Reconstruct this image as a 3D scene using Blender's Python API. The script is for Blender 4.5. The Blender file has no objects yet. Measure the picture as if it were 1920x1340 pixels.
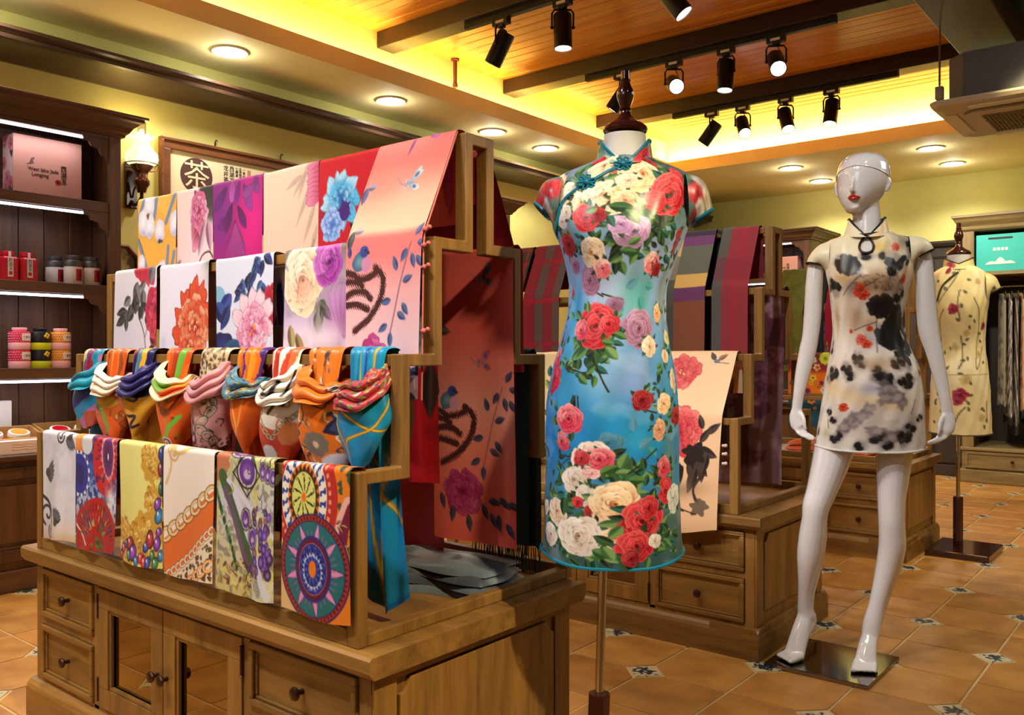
import bpy, bmesh, math, random
import numpy as np
from mathutils import Vector, Matrix

random.seed(7)
PI = math.pi
SC = bpy.context.scene
COL = SC.collection

# ------------------------------------------------------------------ camera, world, exposure
YAW = 0.6808
CAMZ = 1.10
cam = bpy.data.cameras.new('camera')
cam.sensor_width = 36.0
cam.lens = 36.0 * 1635.4 / 1920.0
cam.clip_start = 0.02
cam.clip_end = 100
camo = bpy.data.objects.new('camera', cam)
COL.objects.link(camo)
camo.location = (0, 0, CAMZ)
camo.rotation_euler = (PI / 2 - 0.00417, 0, YAW)
SC.camera = camo
SC.view_settings.view_transform = 'Standard'
SC.view_settings.look = 'None'
SC.view_settings.gamma = 1.0
SC.view_settings.use_curve_mapping = False
SC.view_settings.exposure = 0.0
SC.cycles.max_bounces = 6
SC.cycles.diffuse_bounces = 4
SC.cycles.glossy_bounces = 3
SC.cycles.transmission_bounces = 6
SC.cycles.sample_clamp_indirect = 4.0
SC.cycles.caustics_reflective = False
SC.cycles.caustics_refractive = False

world = bpy.data.worlds.new('world')
SC.world = world
world.use_nodes = True
world.node_tree.nodes['Background'].inputs[0].default_value = (1.0, 0.86, 0.66, 1)
world.node_tree.nodes['Background'].inputs[1].default_value = 0.02

WARM = (1.0, 0.92, 0.76)
WARM2 = (1.0, 0.70, 0.30)
COOL = (1.0, 0.97, 0.95)
def lamp(kind, name, loc, energy, color=WARM, aim=None, size=0.05, angle=60, blend=0.5, size_y=None, parent=None):
    d = bpy.data.lights.new(name, kind)
    d.energy = energy
    d.color = color
    if kind == 'SPOT':
        d.spot_size = math.radians(angle)
        d.spot_blend = blend
        d.shadow_soft_size = size
    elif kind == 'AREA':
        d.shape = 'RECTANGLE' if size_y else 'DISK'
        d.size = size
        if size_y:
            d.size_y = size_y
    else:
        d.shadow_soft_size = size
    o = bpy.data.objects.new(name, d)
    COL.objects.link(o)
    o.location = loc
    if aim is not None:
        o.rotation_euler = (Vector(aim) - Vector(loc)).to_track_quat('-Z', 'Y').to_euler()
    if parent:
        o.parent = parent
    return o

# hidden LED strips in the ceiling cove (behind the fascia): along the left and back edge
lamp('AREA', 'cove_light', (-4.105, 3.2, 2.86), 60, (1.0, 0.82, 0.44), aim=(-4.17, 3.2, 3.15), size=0.04, size_y=8.6).rotation_euler = (PI, math.radians(-25), 0)
lamp('AREA', 'cove_light', (-2.6, 7.42, 2.86), 70, (1.0, 0.83, 0.46), aim=(-2.6, 7.5, 3.15), size=3.0, size_y=0.04).rotation_euler = (PI + math.radians(-25), 0, 0)
# unseen area lamps added as room fill, behind and beside the viewpoint
lamp('AREA', 'fill_light', (-0.9, -1.7, 2.85), 20, COOL, aim=(-1.6, 1.2, 0.8), size=1.6, size_y=1.2)
lamp('AREA', 'fill_light', (0.9, 4.6, 2.85), 30, WARM, aim=(0.2, 4.6, 0), size=1.2, size_y=1.2)

# ------------------------------------------------------------------ helpers
def lin(c):
    c = np.asarray(c, float)
    return np.where(c <= 0.04045, c / 12.92, ((c + 0.055) / 1.055) ** 2.4)
def S(r, g, b):
    return tuple(float(x) for x in lin(np.array([r, g, b]) / 255.0))

def tag(o, label=None, cat=None, group=None, kind=None):
    if label: o['label'] = label
    if cat: o['category'] = cat
    if group: o['group'] = group
    if kind: o['kind'] = kind
    return o
def thing(name, label, cat, loc=(0, 0, 0), rotz=0.0, group=None):
    o = bpy.data.objects.new(name, None)
    COL.objects.link(o)
    o.location = loc
    o.rotation_euler = (0, 0, rotz)
    o.empty_display_size = 0.05
    return tag(o, label, cat, group)
KIDS = {}
def link(name, me, m=None, parent=None, loc=None, rot=None):
    o = bpy.data.objects.new(name, me)
    COL.objects.link(o)
    if m is not None and hasattr(me, 'materials'):
        me.materials.clear()
        for x in (m if isinstance(m, (list, tuple)) else [m]):
            me.materials.append(x)
    if parent is not None:
        o.parent = parent
        KIDS.setdefault(parent.name, []).append(o)
    if loc is not None: o.location = loc
    if rot is not None: o.rotation_euler = rot
    return o
def copy_tree(o, parent=None):
    c = o.copy()
    COL.objects.link(c)
    if parent is not None:
        c.parent = parent
        KIDS.setdefault(parent.name, []).append(c)
    for ch in list(KIDS.get(o.name, [])):
        copy_tree(ch, c)
    return c

class MB:
    """mesh collector"""
    def __init__(s):
        s.v = []; s.f = []; s.mi = []
    def add(s, vs, fs, mi=0):
        n = len(s.v)
        s.v += [tuple(p) for p in vs]
        s.f += [tuple(i + n for i in f) for f in fs]
        s.mi += [mi] * len(fs)
        return s
    def box(s, x0, x1, y0, y1, z0, z1, mi=0):
        return s.add([(x0, y0, z0), (x1, y0, z0), (x1, y1, z0), (x0, y1, z0), (x0, y0, z1), (x1, y0, z1), (x1, y1, z1), (x0, y1, z1)],
                     [(0, 3, 2, 1), (4, 5, 6, 7), (0, 1, 5, 4), (1, 2, 6, 5), (2, 3, 7, 6), (3, 0, 4, 7)], mi)
    def prism(s, poly, axis, a, b, mi=0):
        """poly: 2d outline; axis 'x': (y,z) ; 'y': (x,z) ; 'z': (x,y)"""
        def P(p, t):
            return {'x': (t, p[0], p[1]), 'y': (p[0], t, p[1]), 'z': (p[0], p[1], t)}[axis]
        n = len(poly)
        vs = [P(p, a) for p in poly] + [P(p, b) for p in poly]
        fs = [tuple(range(n - 1, -1, -1)), tuple(range(n, 2 * n))] + [(i, (i + 1) % n, (i + 1) % n + n, i + n) for i in range(n)]
        return s.add(vs, fs, mi)
    def rings(s, R, caps=True, closed=False, mi=0):
        n = len(R[0]); b = len(s.v); vs = [p for r in R for p in r]; fs = []
        m = len(R)
        for i in range(m if closed else m - 1):
            k = (i + 1) % m
            for j in range(n):
                fs.append((i * n + j, i * n + (j + 1) % n, k * n + (j + 1) % n, k * n + j))
        if caps and not closed:
            fs.append(tuple(range(n - 1, -1, -1)))
            fs.append(tuple((m - 1) * n + j for j in range(n)))
        return s.add(vs, fs, mi)
    def lathe(s, prof, c=(0, 0, 0), n=20, axis='z', mi=0, caps=True):
        R = []
        for r, h in prof:
            ring = []
            for j in range(n):
                a = 2 * PI * j / n
                x, y = r * math.cos(a), r * math.sin(a)
                p = {'z': (x, y, h), 'y': (x, h, y), 'x': (h, x, y)}[axis]
                ring.append((p[0] + c[0], p[1] + c[1], p[2] + c[2]))
            R.append(ring)
        return s.rings(R, caps, mi=mi)
    def tube(s, pts, r, n=8, closed=False, mi=0, flat=1.0):
        P = [Vector(p) for p in pts]; R = []; m = len(P); up = None
        for i, p in enumerate(P):
            a = P[(i - 1) % m] if (closed or i > 0) else p
            b = P[(i + 1) % m] if (closed or i < m - 1) else p
            t = (b - a)
            t = t.normalized() if t.length > 1e-9 else Vector((0, 0, 1))
            if up is None:
                up = Vector((0, 0, 1)) if abs(t.z) < 0.9 else Vector((0, 1, 0))
            u = up - t * up.dot(t)
            u = u.normalized() if u.length > 1e-6 else t.orthogonal().normalized()
            w = t.cross(u); up = u
            rr = r[i] if isinstance(r, (list, tuple)) else r
            R.append([tuple(p + u * (rr * math.cos(2 * PI * j / n)) + w * (rr * flat * math.sin(2 * PI * j / n))) for j in range(n)])
        return s.rings(R, not closed, closed, mi)
    def ball(s, c, r, n=10, m=6, mi=0):
        rx, ry, rz = r if isinstance(r, (list, tuple)) else (r, r, r)
        R = []
        for i in range(m + 1):
            a = PI * (i + 0.08) / (m + 0.16) - PI / 2
            R.append([(c[0] + rx * math.cos(a) * math.cos(2 * PI * j / n), c[1] + ry * math.cos(a) * math.sin(2 * PI * j / n), c[2] + rz * math.sin(a)) for j in range(n)])
        return s.rings(R, True, mi=mi)
    def mesh(s, name, smooth=False, angle=35):
        me = bpy.data.meshes.new(name)
        me.from_pydata(s.v, [], s.f)
        if any(s.mi):
            me.polygons.foreach_set('material_index', s.mi)
        if smooth:
            me.polygons.foreach_set('use_smooth', [True] * len(me.polygons))
            me.set_sharp_from_angle(angle=math.radians(angle))
        me.update()
        return me
    def build(s, name, m, parent=None, smooth=False, bevel=0.0, loc=None, rot=None, angle=35):
        o = link(name, s.mesh(name, smooth, angle), m, parent, loc, rot)
        if bevel:
            b = o.modifiers.new('bevel', 'BEVEL')
            b.width = bevel; b.segments = 2; b.limit_method = 'ANGLE'; b.angle_limit = math.radians(40)
        return o

def grid_mesh(name, P, C=None, close_u=False, keep=None):
    """P (H,W,3) -> quad mesh with smooth shading, C (H,W,3) sRGB -> colour attribute Col"""
    H, W = P.shape[:2]
    idx = np.arange(H * W).reshape(H, W)
    if close_u:
        a = idx; b = np.roll(idx, -1, 1)
        q = np.stack([a[:-1], a[1:], b[1:], b[:-1]], -1).reshape(-1, 4)
    else:
        q = np.stack([idx[:-1, :-1], idx[1:, :-1], idx[1:, 1:], idx[:-1, 1:]], -1).reshape(-1, 4)
    if keep is not None:
        q = q[keep.reshape(-1)]
    me = bpy.data.meshes.new(name)
    n = len(q)
    me.vertices.add(H * W)
    me.vertices.foreach_set('co', np.ascontiguousarray(P, np.float32).ravel())
    me.loops.add(n * 4)
    me.loops.foreach_set('vertex_index', q.astype(np.int32).ravel())
    me.polygons.add(n)
    me.polygons.foreach_set('loop_start', np.arange(0, n * 4, 4, dtype=np.int32))
    me.polygons.foreach_set('use_smooth', np.ones(n, bool))
    me.update(calc_edges=True)
    if C is not None:
        at = me.color_attributes.new('Col', 'FLOAT_COLOR', 'POINT')
        rgba = np.ones((H * W, 4), np.float32)
        rgba[:, :3] = lin(np.clip(C, 0, 1)).reshape(-1, 3)
        at.data.foreach_set('color', rgba.ravel())
    return me

# ------------------------------------------------------------------ materials
def nodes_of(name):
    m = bpy.data.materials.new(name)
    m.use_nodes = True
    nt = m.node_tree
    return m, nt, nt.nodes['Principled BSDF']
def mat(name, col, rough=0.5, metal=0.0, coat=0.0, emit=None, estr=0.0, trans=0.0, ior=1.45, bump=0.0, bscale=200, vary=0.0, sheen=0.0, spec=0.5):
    m, nt, b = nodes_of(name)
    b.inputs['Base Color'].default_value = (*col, 1)
    b.inputs['Roughness'].default_value = rough
    b.inputs['Metallic'].default_value = metal
    b.inputs['Coat Weight'].default_value = coat
    b.inputs['Coat Roughness'].default_value = 0.08
    b.inputs['Transmission Weight'].default_value = trans
    b.inputs['IOR'].default_value = ior
    b.inputs['Sheen Weight'].default_value = sheen
    b.inputs['Specular IOR Level'].default_value = spec
    if emit:
        b.inputs['Emission Color'].default_value = (*emit, 1)
        b.inputs['Emission Strength'].default_value = estr
    tc = nt.nodes.new('ShaderNodeTexCoord')
    no = nt.nodes.new('ShaderNodeTexNoise')
    no.inputs['Scale'].default_value = bscale
    no.inputs['Detail'].default_value = 3
    nt.links.new(tc.outputs['Object'], no.inputs['Vector'])
    if vary:
        n2 = nt.nodes.new('ShaderNodeTexNoise'); n2.inputs['Scale'].default_value = 6; n2.inputs['Detail'].default_value = 4
        nt.links.new(tc.outputs['Object'], n2.inputs['Vector'])
        r = nt.nodes.new('ShaderNodeValToRGB')
        r.color_ramp.elements[0].color = (*[x * (1 - vary) for x in col], 1); r.color_ramp.elements[0].position = 0.3
        r.color_ramp.elements[1].color = (*[min(1, x * (1 + vary)) for x in col], 1); r.color_ramp.elements[1].position = 0.7
        nt.links.new(n2.outputs['Fac'], r.inputs['Fac'])
        nt.links.new(r.outputs['Color'], b.inputs['Base Color'])
    if bump:
        bp = nt.nodes.new('ShaderNodeBump'); bp.inputs['Strength'].default_value = bump; bp.inputs['Distance'].default_value = 0.002
        nt.links.new(no.outputs['Fac'], bp.inputs['Height'])
        nt.links.new(bp.outputs['Normal'], b.inputs['Normal'])
    return m
def wood(name, c1, c2, axis='x', scale=1.0, rough=0.45, rings=True, knots=0.0, tint=0.12, coat=0.15):
    """procedural timber, grain along axis (object space)"""
    m, nt, b = nodes_of(name)
    L = nt.links.new
    tc = nt.nodes.new('ShaderNodeTexCoord')
    oi = nt.nodes.new('ShaderNodeObjectInfo')
    mp = nt.nodes.new('ShaderNodeMapping')
    sc = {'x': (1.2, 14, 14), 'y': (14, 1.2, 14), 'z': (14, 14, 1.2)}[axis]
    mp.inputs['Scale'].default_value = [v * scale for v in sc]
    off = nt.nodes.new('ShaderNodeVectorMath'); off.operation = 'SCALE'; off.inputs[0].default_value = (3.1, 5.7, 4.3)
    L(oi.outputs['Random'], off.inputs['Scale'])
    add = nt.nodes.new('ShaderNodeVectorMath'); add.operation = 'ADD'
    L(tc.outputs['Object'], add.inputs[0]); L(off.outputs[0], add.inputs[1])
    L(add.outputs[0], mp.inputs['Vector'])
    n1 = nt.nodes.new('ShaderNodeTexNoise'); n1.inputs['Scale'].default_value = 1.0; n1.inputs['Detail'].default_value = 6; n1.inputs['Roughness'].default_value = 0.6; n1.inputs['Distortion'].default_value = 0.6
    L(mp.outputs[0], n1.inputs['Vector'])
    n2 = nt.nodes.new('ShaderNodeTexNoise'); n2.inputs['Scale'].default_value = 9.0; n2.inputs['Detail'].default_value = 3
    L(mp.outputs[0], n2.inputs['Vector'])
    mx = nt.nodes.new('ShaderNodeMath'); mx.operation = 'MULTIPLY_ADD'; mx.inputs[1].default_value = 0.3
    L(n2.outputs['Fac'], mx.inputs[0]); L(n1.outputs['Fac'], mx.inputs[2])
    r = nt.nodes.new('ShaderNodeValToRGB')
    r.color_ramp.elements[0].color = (*c1, 1); r.color_ramp.elements[0].position = 0.42
    r.color_ramp.elements[1].color = (*c2, 1); r.color_ramp.elements[1].position = 0.85
    L(mx.outputs[0], r.inputs['Fac'])
    hv = nt.nodes.new('ShaderNodeHueSaturation')
    mr = nt.nodes.new('ShaderNodeMapRange'); mr.inputs['To Min'].default_value = 1 - tint; mr.inputs['To Max'].default_value = 1 + tint
    L(oi.outputs['Random'], mr.inputs['Value']); L(mr.outputs[0], hv.inputs['Value'])
    L(r.outputs['Color'], hv.inputs['Color'])
    last = hv.outputs['Color']
    if knots:
        vo = nt.nodes.new('ShaderNodeTexVoronoi'); vo.inputs['Scale'].default_value = 3.2
        m2 = nt.nodes.new('ShaderNodeMapping'); m2.inputs['Scale'].default_value = {'x': (0.6, 1.6, 1), 'y': (1.6, 0.6, 1), 'z': (1, 1, 1)}[axis]
        L(add.outputs[0], m2.inputs['Vector']); L(m2.outputs[0], vo.inputs['Vector'])
        kr = nt.nodes.new('ShaderNodeValToRGB'); kr.color_ramp.elements[0].position = 0.02; kr.color_ramp.elements[0].color = (1, 1, 1, 1)
        kr.color_ramp.elements[1].position = 0.07; kr.color_ramp.elements[1].color = (0, 0, 0, 1)
        L(vo.outputs['Distance'], kr.inputs['Fac'])
        mk = nt.nodes.new('ShaderNodeMix'); mk.data_type = 'RGBA'; mk.inputs['B'].default_value = (*[x * 0.25 for x in c1], 1)
        mk2 = nt.nodes.new('ShaderNodeMath'); mk2.operation = 'MULTIPLY'; mk2.inputs[1].default_value = knots
        L(kr.outputs['Color'], mk2.inputs[0]); L(mk2.outputs[0], mk.inputs['Factor']); L(last, mk.inputs['A'])
        last = mk.outputs['Result']
    L(last, b.inputs['Base Color'])
    b.inputs['Roughness'].default_value = rough
    b.inputs['Coat Weight'].default_value = coat
    b.inputs['Coat Roughness'].default_value = 0.25
    bp = nt.nodes.new('ShaderNodeBump'); bp.inputs['Strength'].default_value = 0.12; bp.inputs['Distance'].default_value = 0.002
    L(mx.outputs[0], bp.inputs['Height']); L(bp.outputs['Normal'], b.inputs['Normal'])
    return m
def cloth(name, rough=0.5, sheen=0.1, spec=0.4, weave=0.15, wscale=900):
    m, nt, b = nodes_of(name)
    L = nt.links.new
    at = nt.nodes.new('ShaderNodeVertexColor'); at.layer_name = 'Col'
    L(at.outputs['Color'], b.inputs['Base Color'])
    b.inputs['Roughness'].default_value = rough
    b.inputs['Sheen Weight'].default_value = sheen
    b.inputs['Specular IOR Level'].default_value = spec
    tc = nt.nodes.new('ShaderNodeTexCoord'); no = nt.nodes.new('ShaderNodeTexNoise'); no.inputs['Scale'].default_value = wscale
    L(tc.outputs['Object'], no.inputs['Vector'])
    bp = nt.nodes.new('ShaderNodeBump'); bp.inputs['Strength'].default_value = weave; bp.inputs['Distance'].default_value = 0.0006
    L(no.outputs['Fac'], bp.inputs['Height']); L(bp.outputs['Normal'], b.inputs['Normal'])
    return m

HONEY1, HONEY2 = S(104, 72, 32), S(164, 120, 58)
M = {}
for ax in 'xyz':
    M['oak_' + ax] = wood('honey_oak_' + ax, HONEY1, HONEY2, ax, 1.0, 0.42)
    M['wal_' + ax] = wood('walnut_' + ax, S(66, 40, 24), S(112, 74, 46), ax, 1.0, 0.5)
M['pine'] = wood('pine_plank', S(208, 122, 26), S(248, 174, 62), 'x', 0.8, 0.32, knots=0.8, tint=0.10, coat=0.4)
M['beam'] = wood('dark_beam', S(22, 12, 8), S(42, 23, 14), 'x', 0.8, 0.40, coat=0.12)
M['beam_y'] = wood('dark_beam_long', S(44, 30, 22), S(66, 46, 32), 'y', 0.8, 0.45)
M['bandwood'] = wood('dark_cornice', S(46, 32, 24), S(68, 48, 36), 'y', 0.8, 0.28, coat=0.5)
M['mahog'] = mat('glossy_mahogany', S(54, 17, 15), 0.18, coat=0.8, vary=0.25, bscale=40)
M['wall'] = mat('olive_yellow_wall', S(222, 218, 138), 0.8, bump=0.1, bscale=120, vary=0.03)
M['soffit'] = mat('cream_soffit', S(246, 238, 180), 0.75, vary=0.02)
M['covewall'] = mat('cove_wall', S(250, 224, 130), 0.8, vary=0.02)
M['grout'] = mat('floor_grout', S(206, 176, 128), 0.85, bump=0.4, bscale=300, vary=0.1)
M['black'] = mat('black_metal', S(26, 25, 26), 0.42, 0.3, bump=0.05)
M['blackp'] = mat('black_plastic', S(20, 20, 20), 0.5, vary=0.1)
M['chrome'] = mat('chrome', S(225, 222, 220), 0.12, 1.0, vary=0.03)
M['brass'] = mat('aged_brass', S(150, 134, 104), 0.34, 0.55, vary=0.2)
M['bronze'] = mat('dark_bronze', S(70, 46, 34), 0.35, 0.7, vary=0.3)
M['white'] = mat('white_plastic', S(225, 222, 215), 0.45, vary=0.03)
M['gloss'] = mat('glossy_white_mannequin', S(232, 230, 232), 0.12, coat=0.9, vary=0.01)
M['formskin'] = mat('form_neck_cloth', S(214, 212, 212), 0.6, bump=0.2, bscale=900)
M['lips'] = mat('red_lip_paint', S(190, 40, 24), 0.3, vary=0.15)
M['lamp'] = mat('lamp_face', S(255, 255, 250), 0.4, emit=(1.0, 0.93, 0.80), estr=14.0)
M['down'] = mat('downlight_diffuser', S(255, 255, 245), 0.4, emit=(1.0, 0.90, 0.74), estr=9.0)
M['led'] = mat('shelf_led', S(255, 255, 255), 0.4, emit=(0.86, 0.84, 1.0), estr=6.0)
M['globe'] = mat('milk_glass_globe', S(255, 240, 200), 0.25, emit=(1.0, 0.82, 0.50), estr=1.3)
M['glass'] = mat('clear_glass', (0.9, 0.9, 0.88), 0.03, trans=1.0, ior=1.45)
M['doorglass'] = mat('tinted_mirror_glass', S(142, 124, 92), 0.03, 1.0, vary=.02)
M['paper'] = mat('poster_paper', S(236, 226, 196), 0.7, vary=0.02)
M['ink'] = mat('dark_ink', S(44, 32, 30), 0.7, vary=0.1)
M['inkbrown'] = mat('brown_ink', S(84, 52, 50), 0.7, vary=0.1)
M['redink'] = mat('red_ink', S(190, 50, 40), 0.7, vary=0.1)
M['silk'] = cloth('printed_silk', 0.42, 0.05, 0.45)
M['satin'] = cloth('printed_satin', 0.36, 0.05, 0.4, 0.08)
M['wool'] = cloth('wool_weave', 0.85, 0.35, 0.2, 0.5, 500)

# ------------------------------------------------------------------ painted cloth prints (arrays of colour, one sample per cloth vertex)
def sm(x):
    x = np.clip(x, 0, 1)
    return x * x * (3 - 2 * x)
def c3(c):
    return np.array(c, float) / 255.0
class Print:
    def __init__(s, w, h, W, H, bg, seed=0):
        s.w, s.h, s.W, s.H = w, h, W, H
        s.X, s.Y = np.meshgrid(np.linspace(0, w, W), np.linspace(0, h, H))
        s.px = w / W
        s.a = np.zeros((H, W, 3)) + c3(bg)
        s.r = np.random.RandomState(seed)
    def noise(s, scale, octaves=3, seed=None):
        r = np.random.RandomState(s.r.randint(1 << 30) if seed is None else seed)
        out = np.zeros((s.H, s.W)); amp = 1.0; tot = 0
        for o in range(octaves):
            nx, ny = int(s.w / scale * 2 ** o) + 3, int(s.h / scale * 2 ** o) + 3
            g = r.rand(ny, nx)
            fx = s.X / scale * 2 ** o; fy = s.Y / scale * 2 ** o
            ix = np.minimum(fx.astype(int), nx - 2); iy = np.minimum(fy.astype(int), ny - 2)
            tx = sm(fx - ix); ty = sm(fy - iy)
            v = (g[iy, ix] * (1 - tx) + g[iy, ix + 1] * tx) * (1 - ty) + (g[iy + 1, ix] * (1 - tx) + g[iy + 1, ix + 1] * tx) * ty
            out += v * amp; tot += amp; amp *= 0.5
        return out / tot
    def win(s, cx, cy, r):
        x0 = int(max(0, (cx - r) / s.w * (s.W - 1))); x1 = int(min(s.W, (cx + r) / s.w * (s.W - 1) + 2))
        y0 = int(max(0, (cy - r) / s.h * (s.H - 1))); y1 = int(min(s.H, (cy + r) / s.h * (s.H - 1) + 2))
        if x1 <= x0 or y1 <= y0: return None
        return (slice(y0, y1), slice(x0, x1))
    def mix(s, sl, m, col):
        m = m[..., None]
        s.a[sl] = s.a[sl] * (1 - m) + col * m
    def vgrad(s, stops):
        t = s.Y / s.h
        cs = np.array([c3(c) for _, c in stops]); ts = [p for p, _ in stops]
        for k in range(3):
            s.a[..., k] = np.interp(t, ts, cs[:, k])
        return s
    def tint(s, m, c, k=1.0):
        s.mix((slice(None), slice(None)), np.clip(m, 0, 1) * k, c3(c)); return s
    def wash(s, cx, cy, rx, ry, c, k=1.0, p=1.0):
        d = ((s.X - cx) / rx) ** 2 + ((s.Y - cy) / ry) ** 2
        return s.tint(np.exp(-d * p), c, k)
    def blob(s, cx, cy, rx, ry, c, ang=0, soft=None, rag=0.0, lobes=0, c2=None, k=1.0, ph=None):
        R = max(rx, ry) * (1.3 + rag); sl = s.win(cx, cy, R)
        if sl is None: return s
        x = s.X[sl] - cx; y = s.Y[sl] - cy
        ca, sa = math.cos(ang), math.sin(ang)
        u = (x * ca + y * sa) / rx; v = (-x * sa + y * ca) / ry
        d = np.sqrt(u * u + v * v); th = np.arctan2(v, u)
        e = np.ones_like(d)
        if rag:
            for q in range(3):
                e = e + rag * (0.6 ** q) * np.sin(th * (3 + 2 * q + s.r.randint(3)) + s.r.rand() * 6.28) * 0.6
        if lobes:
            e = e * (0.86 + 0.16 * np.abs(np.cos(th * lobes / 2 + (s.r.rand() * 6 if ph is None else ph))))
        sf = (soft if soft else 1.2 * s.px) / min(rx, ry)
        m = sm((e - d) / sf + 0.5)
        col = c3(c)
        if c2 is not None:
            t = sm(d / 1.0)[..., None]
            col = c3(c2) * (1 - t) + col * t
        s.mix(sl, m * k, col)
        return s
    def leaf(s, x, y, L, W, ang, c, c2=None, vein=0.25, k=1.0):
        """pointed leaf from base (x,y) along ang"""
        cx, cy = x + L * 0.5 * math.cos(ang), y + L * 0.5 * math.sin(ang)
        sl = s.win(cx, cy, L * 0.65)
        if sl is None: return s
        X = s.X[sl] - x; Y = s.Y[sl] - y
        t = (X * math.cos(ang) + Y * math.sin(ang)) / L
        n = -X * math.sin(ang) + Y * math.cos(ang)
        tc = np.clip(t, 0, 1)
        hw = W * 0.5 * np.sin(PI * tc ** 0.8) ** 0.9
        m = sm((hw - np.abs(n)) / (1.3 * s.px) + 0.5) * ((t > 0) & (t < 1))
        a = c3(c); b = c3(c2 if c2 is not None else [v * 0.6 for v in c])
        side = sm(n / (W * 0.35) + 0.5)[..., None]
        col = a * (1 - side) + b * side
        vn = np.exp(-(n / (W * 0.05 + s.px * 0.6)) ** 2)[..., None] * vein
        col = col * (1 - vn) + (a * 0.5 + 0.5) * vn
        st = (0.5 + 0.5 * np.sin((t * 9 + np.abs(n) / W * 5) * 6.28))[..., None]
        col = col * (0.93 + 0.09 * st)
        s.mix(sl, m * k, col)
        return s
    def stroke(s, pts, w, c, k=1.0, taper=False, rag=0.0):
        P = np.array(pts, float)
        for i in range(len(P) - 1):
            a, b = P[i], P[i + 1]
            wi = w * (1 - (i / max(1, len(P) - 1)) * 0.75) if taper else w
            sl = s.win((a[0] + b[0]) / 2, (a[1] + b[1]) / 2, np.hypot(*(b - a)) / 2 + wi * 1.6 + 2 * s.px)
            if sl is None: continue
            d = b - a; L2 = d @ d + 1e-12
            t = np.clip(((s.X[sl] - a[0]) * d[0] + (s.Y[sl] - a[1]) * d[1]) / L2, 0, 1)
            q = np.hypot(s.X[sl] - a[0] - t * d[0], s.Y[sl] - a[1] - t * d[1])
            ww = wi * 0.5
            if rag:
                ww = ww * (1 + rag * np.sin(s.X[sl] * 900 + s.Y[sl] * 500) * np.sin(s.Y[sl] * 1100))
            s.mix(sl, sm((ww - q) / (1.2 * s.px) + 0.5) * k, c3(c))
        return s
    def curve(s, pts, w, c, n=10, **kw):
        P = np.array(pts, float); out = []
        for i in range(len(P) - 1):
            p0 = P[max(0, i - 1)]; p1 = P[i]; p2 = P[i + 1]; p3 = P[min(len(P) - 1, i + 2)]
            for q in range(n):
                t = q / n
                out.append(0.5 * ((2 * p1) + (-p0 + p2) * t + (2 * p0 - 5 * p1 + 4 * p2 - p3) * t * t + (-p0 + 3 * p1 - 3 * p2 + p3) * t ** 3))
        out.append(P[-1])
        return s.stroke(out, w, c, **kw)
    def petal(s, x, y, ang, L, W, cin, cout, rag=0.04, edge=0.72, k=1.0):
        cx, cy = x + L * 0.5 * math.cos(ang), y + L * 0.5 * math.sin(ang)
        sl = s.win(cx, cy, max(L * 0.62, W * 0.7))
        if sl is None: return s
        X = s.X[sl] - x; Y = s.Y[sl] - y
        n = -X * math.sin(ang) + Y * math.cos(ang)
        t = (X * math.cos(ang) + Y * math.sin(ang)) / L
        f = s.r.uniform(3.0, 5.5); p = s.r.rand() * 6.28
        t = t * (1 + rag * np.sin(n / W * f * 2 + p) + rag * 0.3 * np.sin(n / W * f * 4.3 + p * 2)) + 0.5 * (n / W) ** 2
        tc = np.clip(t, 0, 1)
        hw = W * 0.5 * (tc ** 0.6) * np.sqrt(np.clip(1 - tc ** 6, 0, 1)) * 1.05
        d = (hw - np.abs(n))
        m = sm(d / (1.2 * s.px) + 0.5) * ((t > 0) & (t < 1))
        g = sm(tc * 1.05)[..., None]
        col = c3(cin) * (1 - g) + c3(cout) * g
        st = (0.5 + 0.5 * np.sin(n / W * 34 + p))[..., None]
        col = col * (0.94 + 0.08 * st)
        eg = np.minimum(sm(d / (W * 0.10)), sm((1 - t) / 0.09))[..., None]
        hi = c3(cout) * 0.5 + 0.5
        col = col * eg + (hi * 0.75 + col * 0.25) * (1 - eg) if edge > 1 else col * (edge + (1 - edge) * eg)
        s.mix(sl, m * k, col)
        return s
    def cup(s, cx, cy, rx, ry, ang, cin, cout, k=1.0):
        """one rolled petal: dark towards the heart, light rim outwards (ang points outwards)"""
        sl = s.win(cx, cy, max(rx, ry) * 1.25)
        if sl is None: return
        X = s.X[sl] - cx; Y = s.Y[sl] - cy
        u = (X * math.cos(ang) + Y * math.sin(ang)) / rx; v = (-X * math.sin(ang) + Y * math.cos(ang)) / ry
        p = s.r.rand() * 6.28
        d = np.hypot(u, v) * (1 + .05 * np.sin(np.arctan2(v, u) * 4 + p) + .03 * np.sin(np.arctan2(v, u) * 9 + p))
        m = sm((1 - d) / (1.6 * s.px / min(rx, ry)) + .5)
        g = sm(.5 + .62 * u + .06 * np.sin(v * 9 + p))[..., None]
        col = c3(cin) * (1 - g) + c3(cout) * g
        rim = (np.exp(-((d - .93) / .09) ** 2) * (u > -.1))[..., None] * .45
        col = col * (1 - rim) + (c3(cout) * .45 + .55) * rim
        s.mix(sl, m * k, col)
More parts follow.
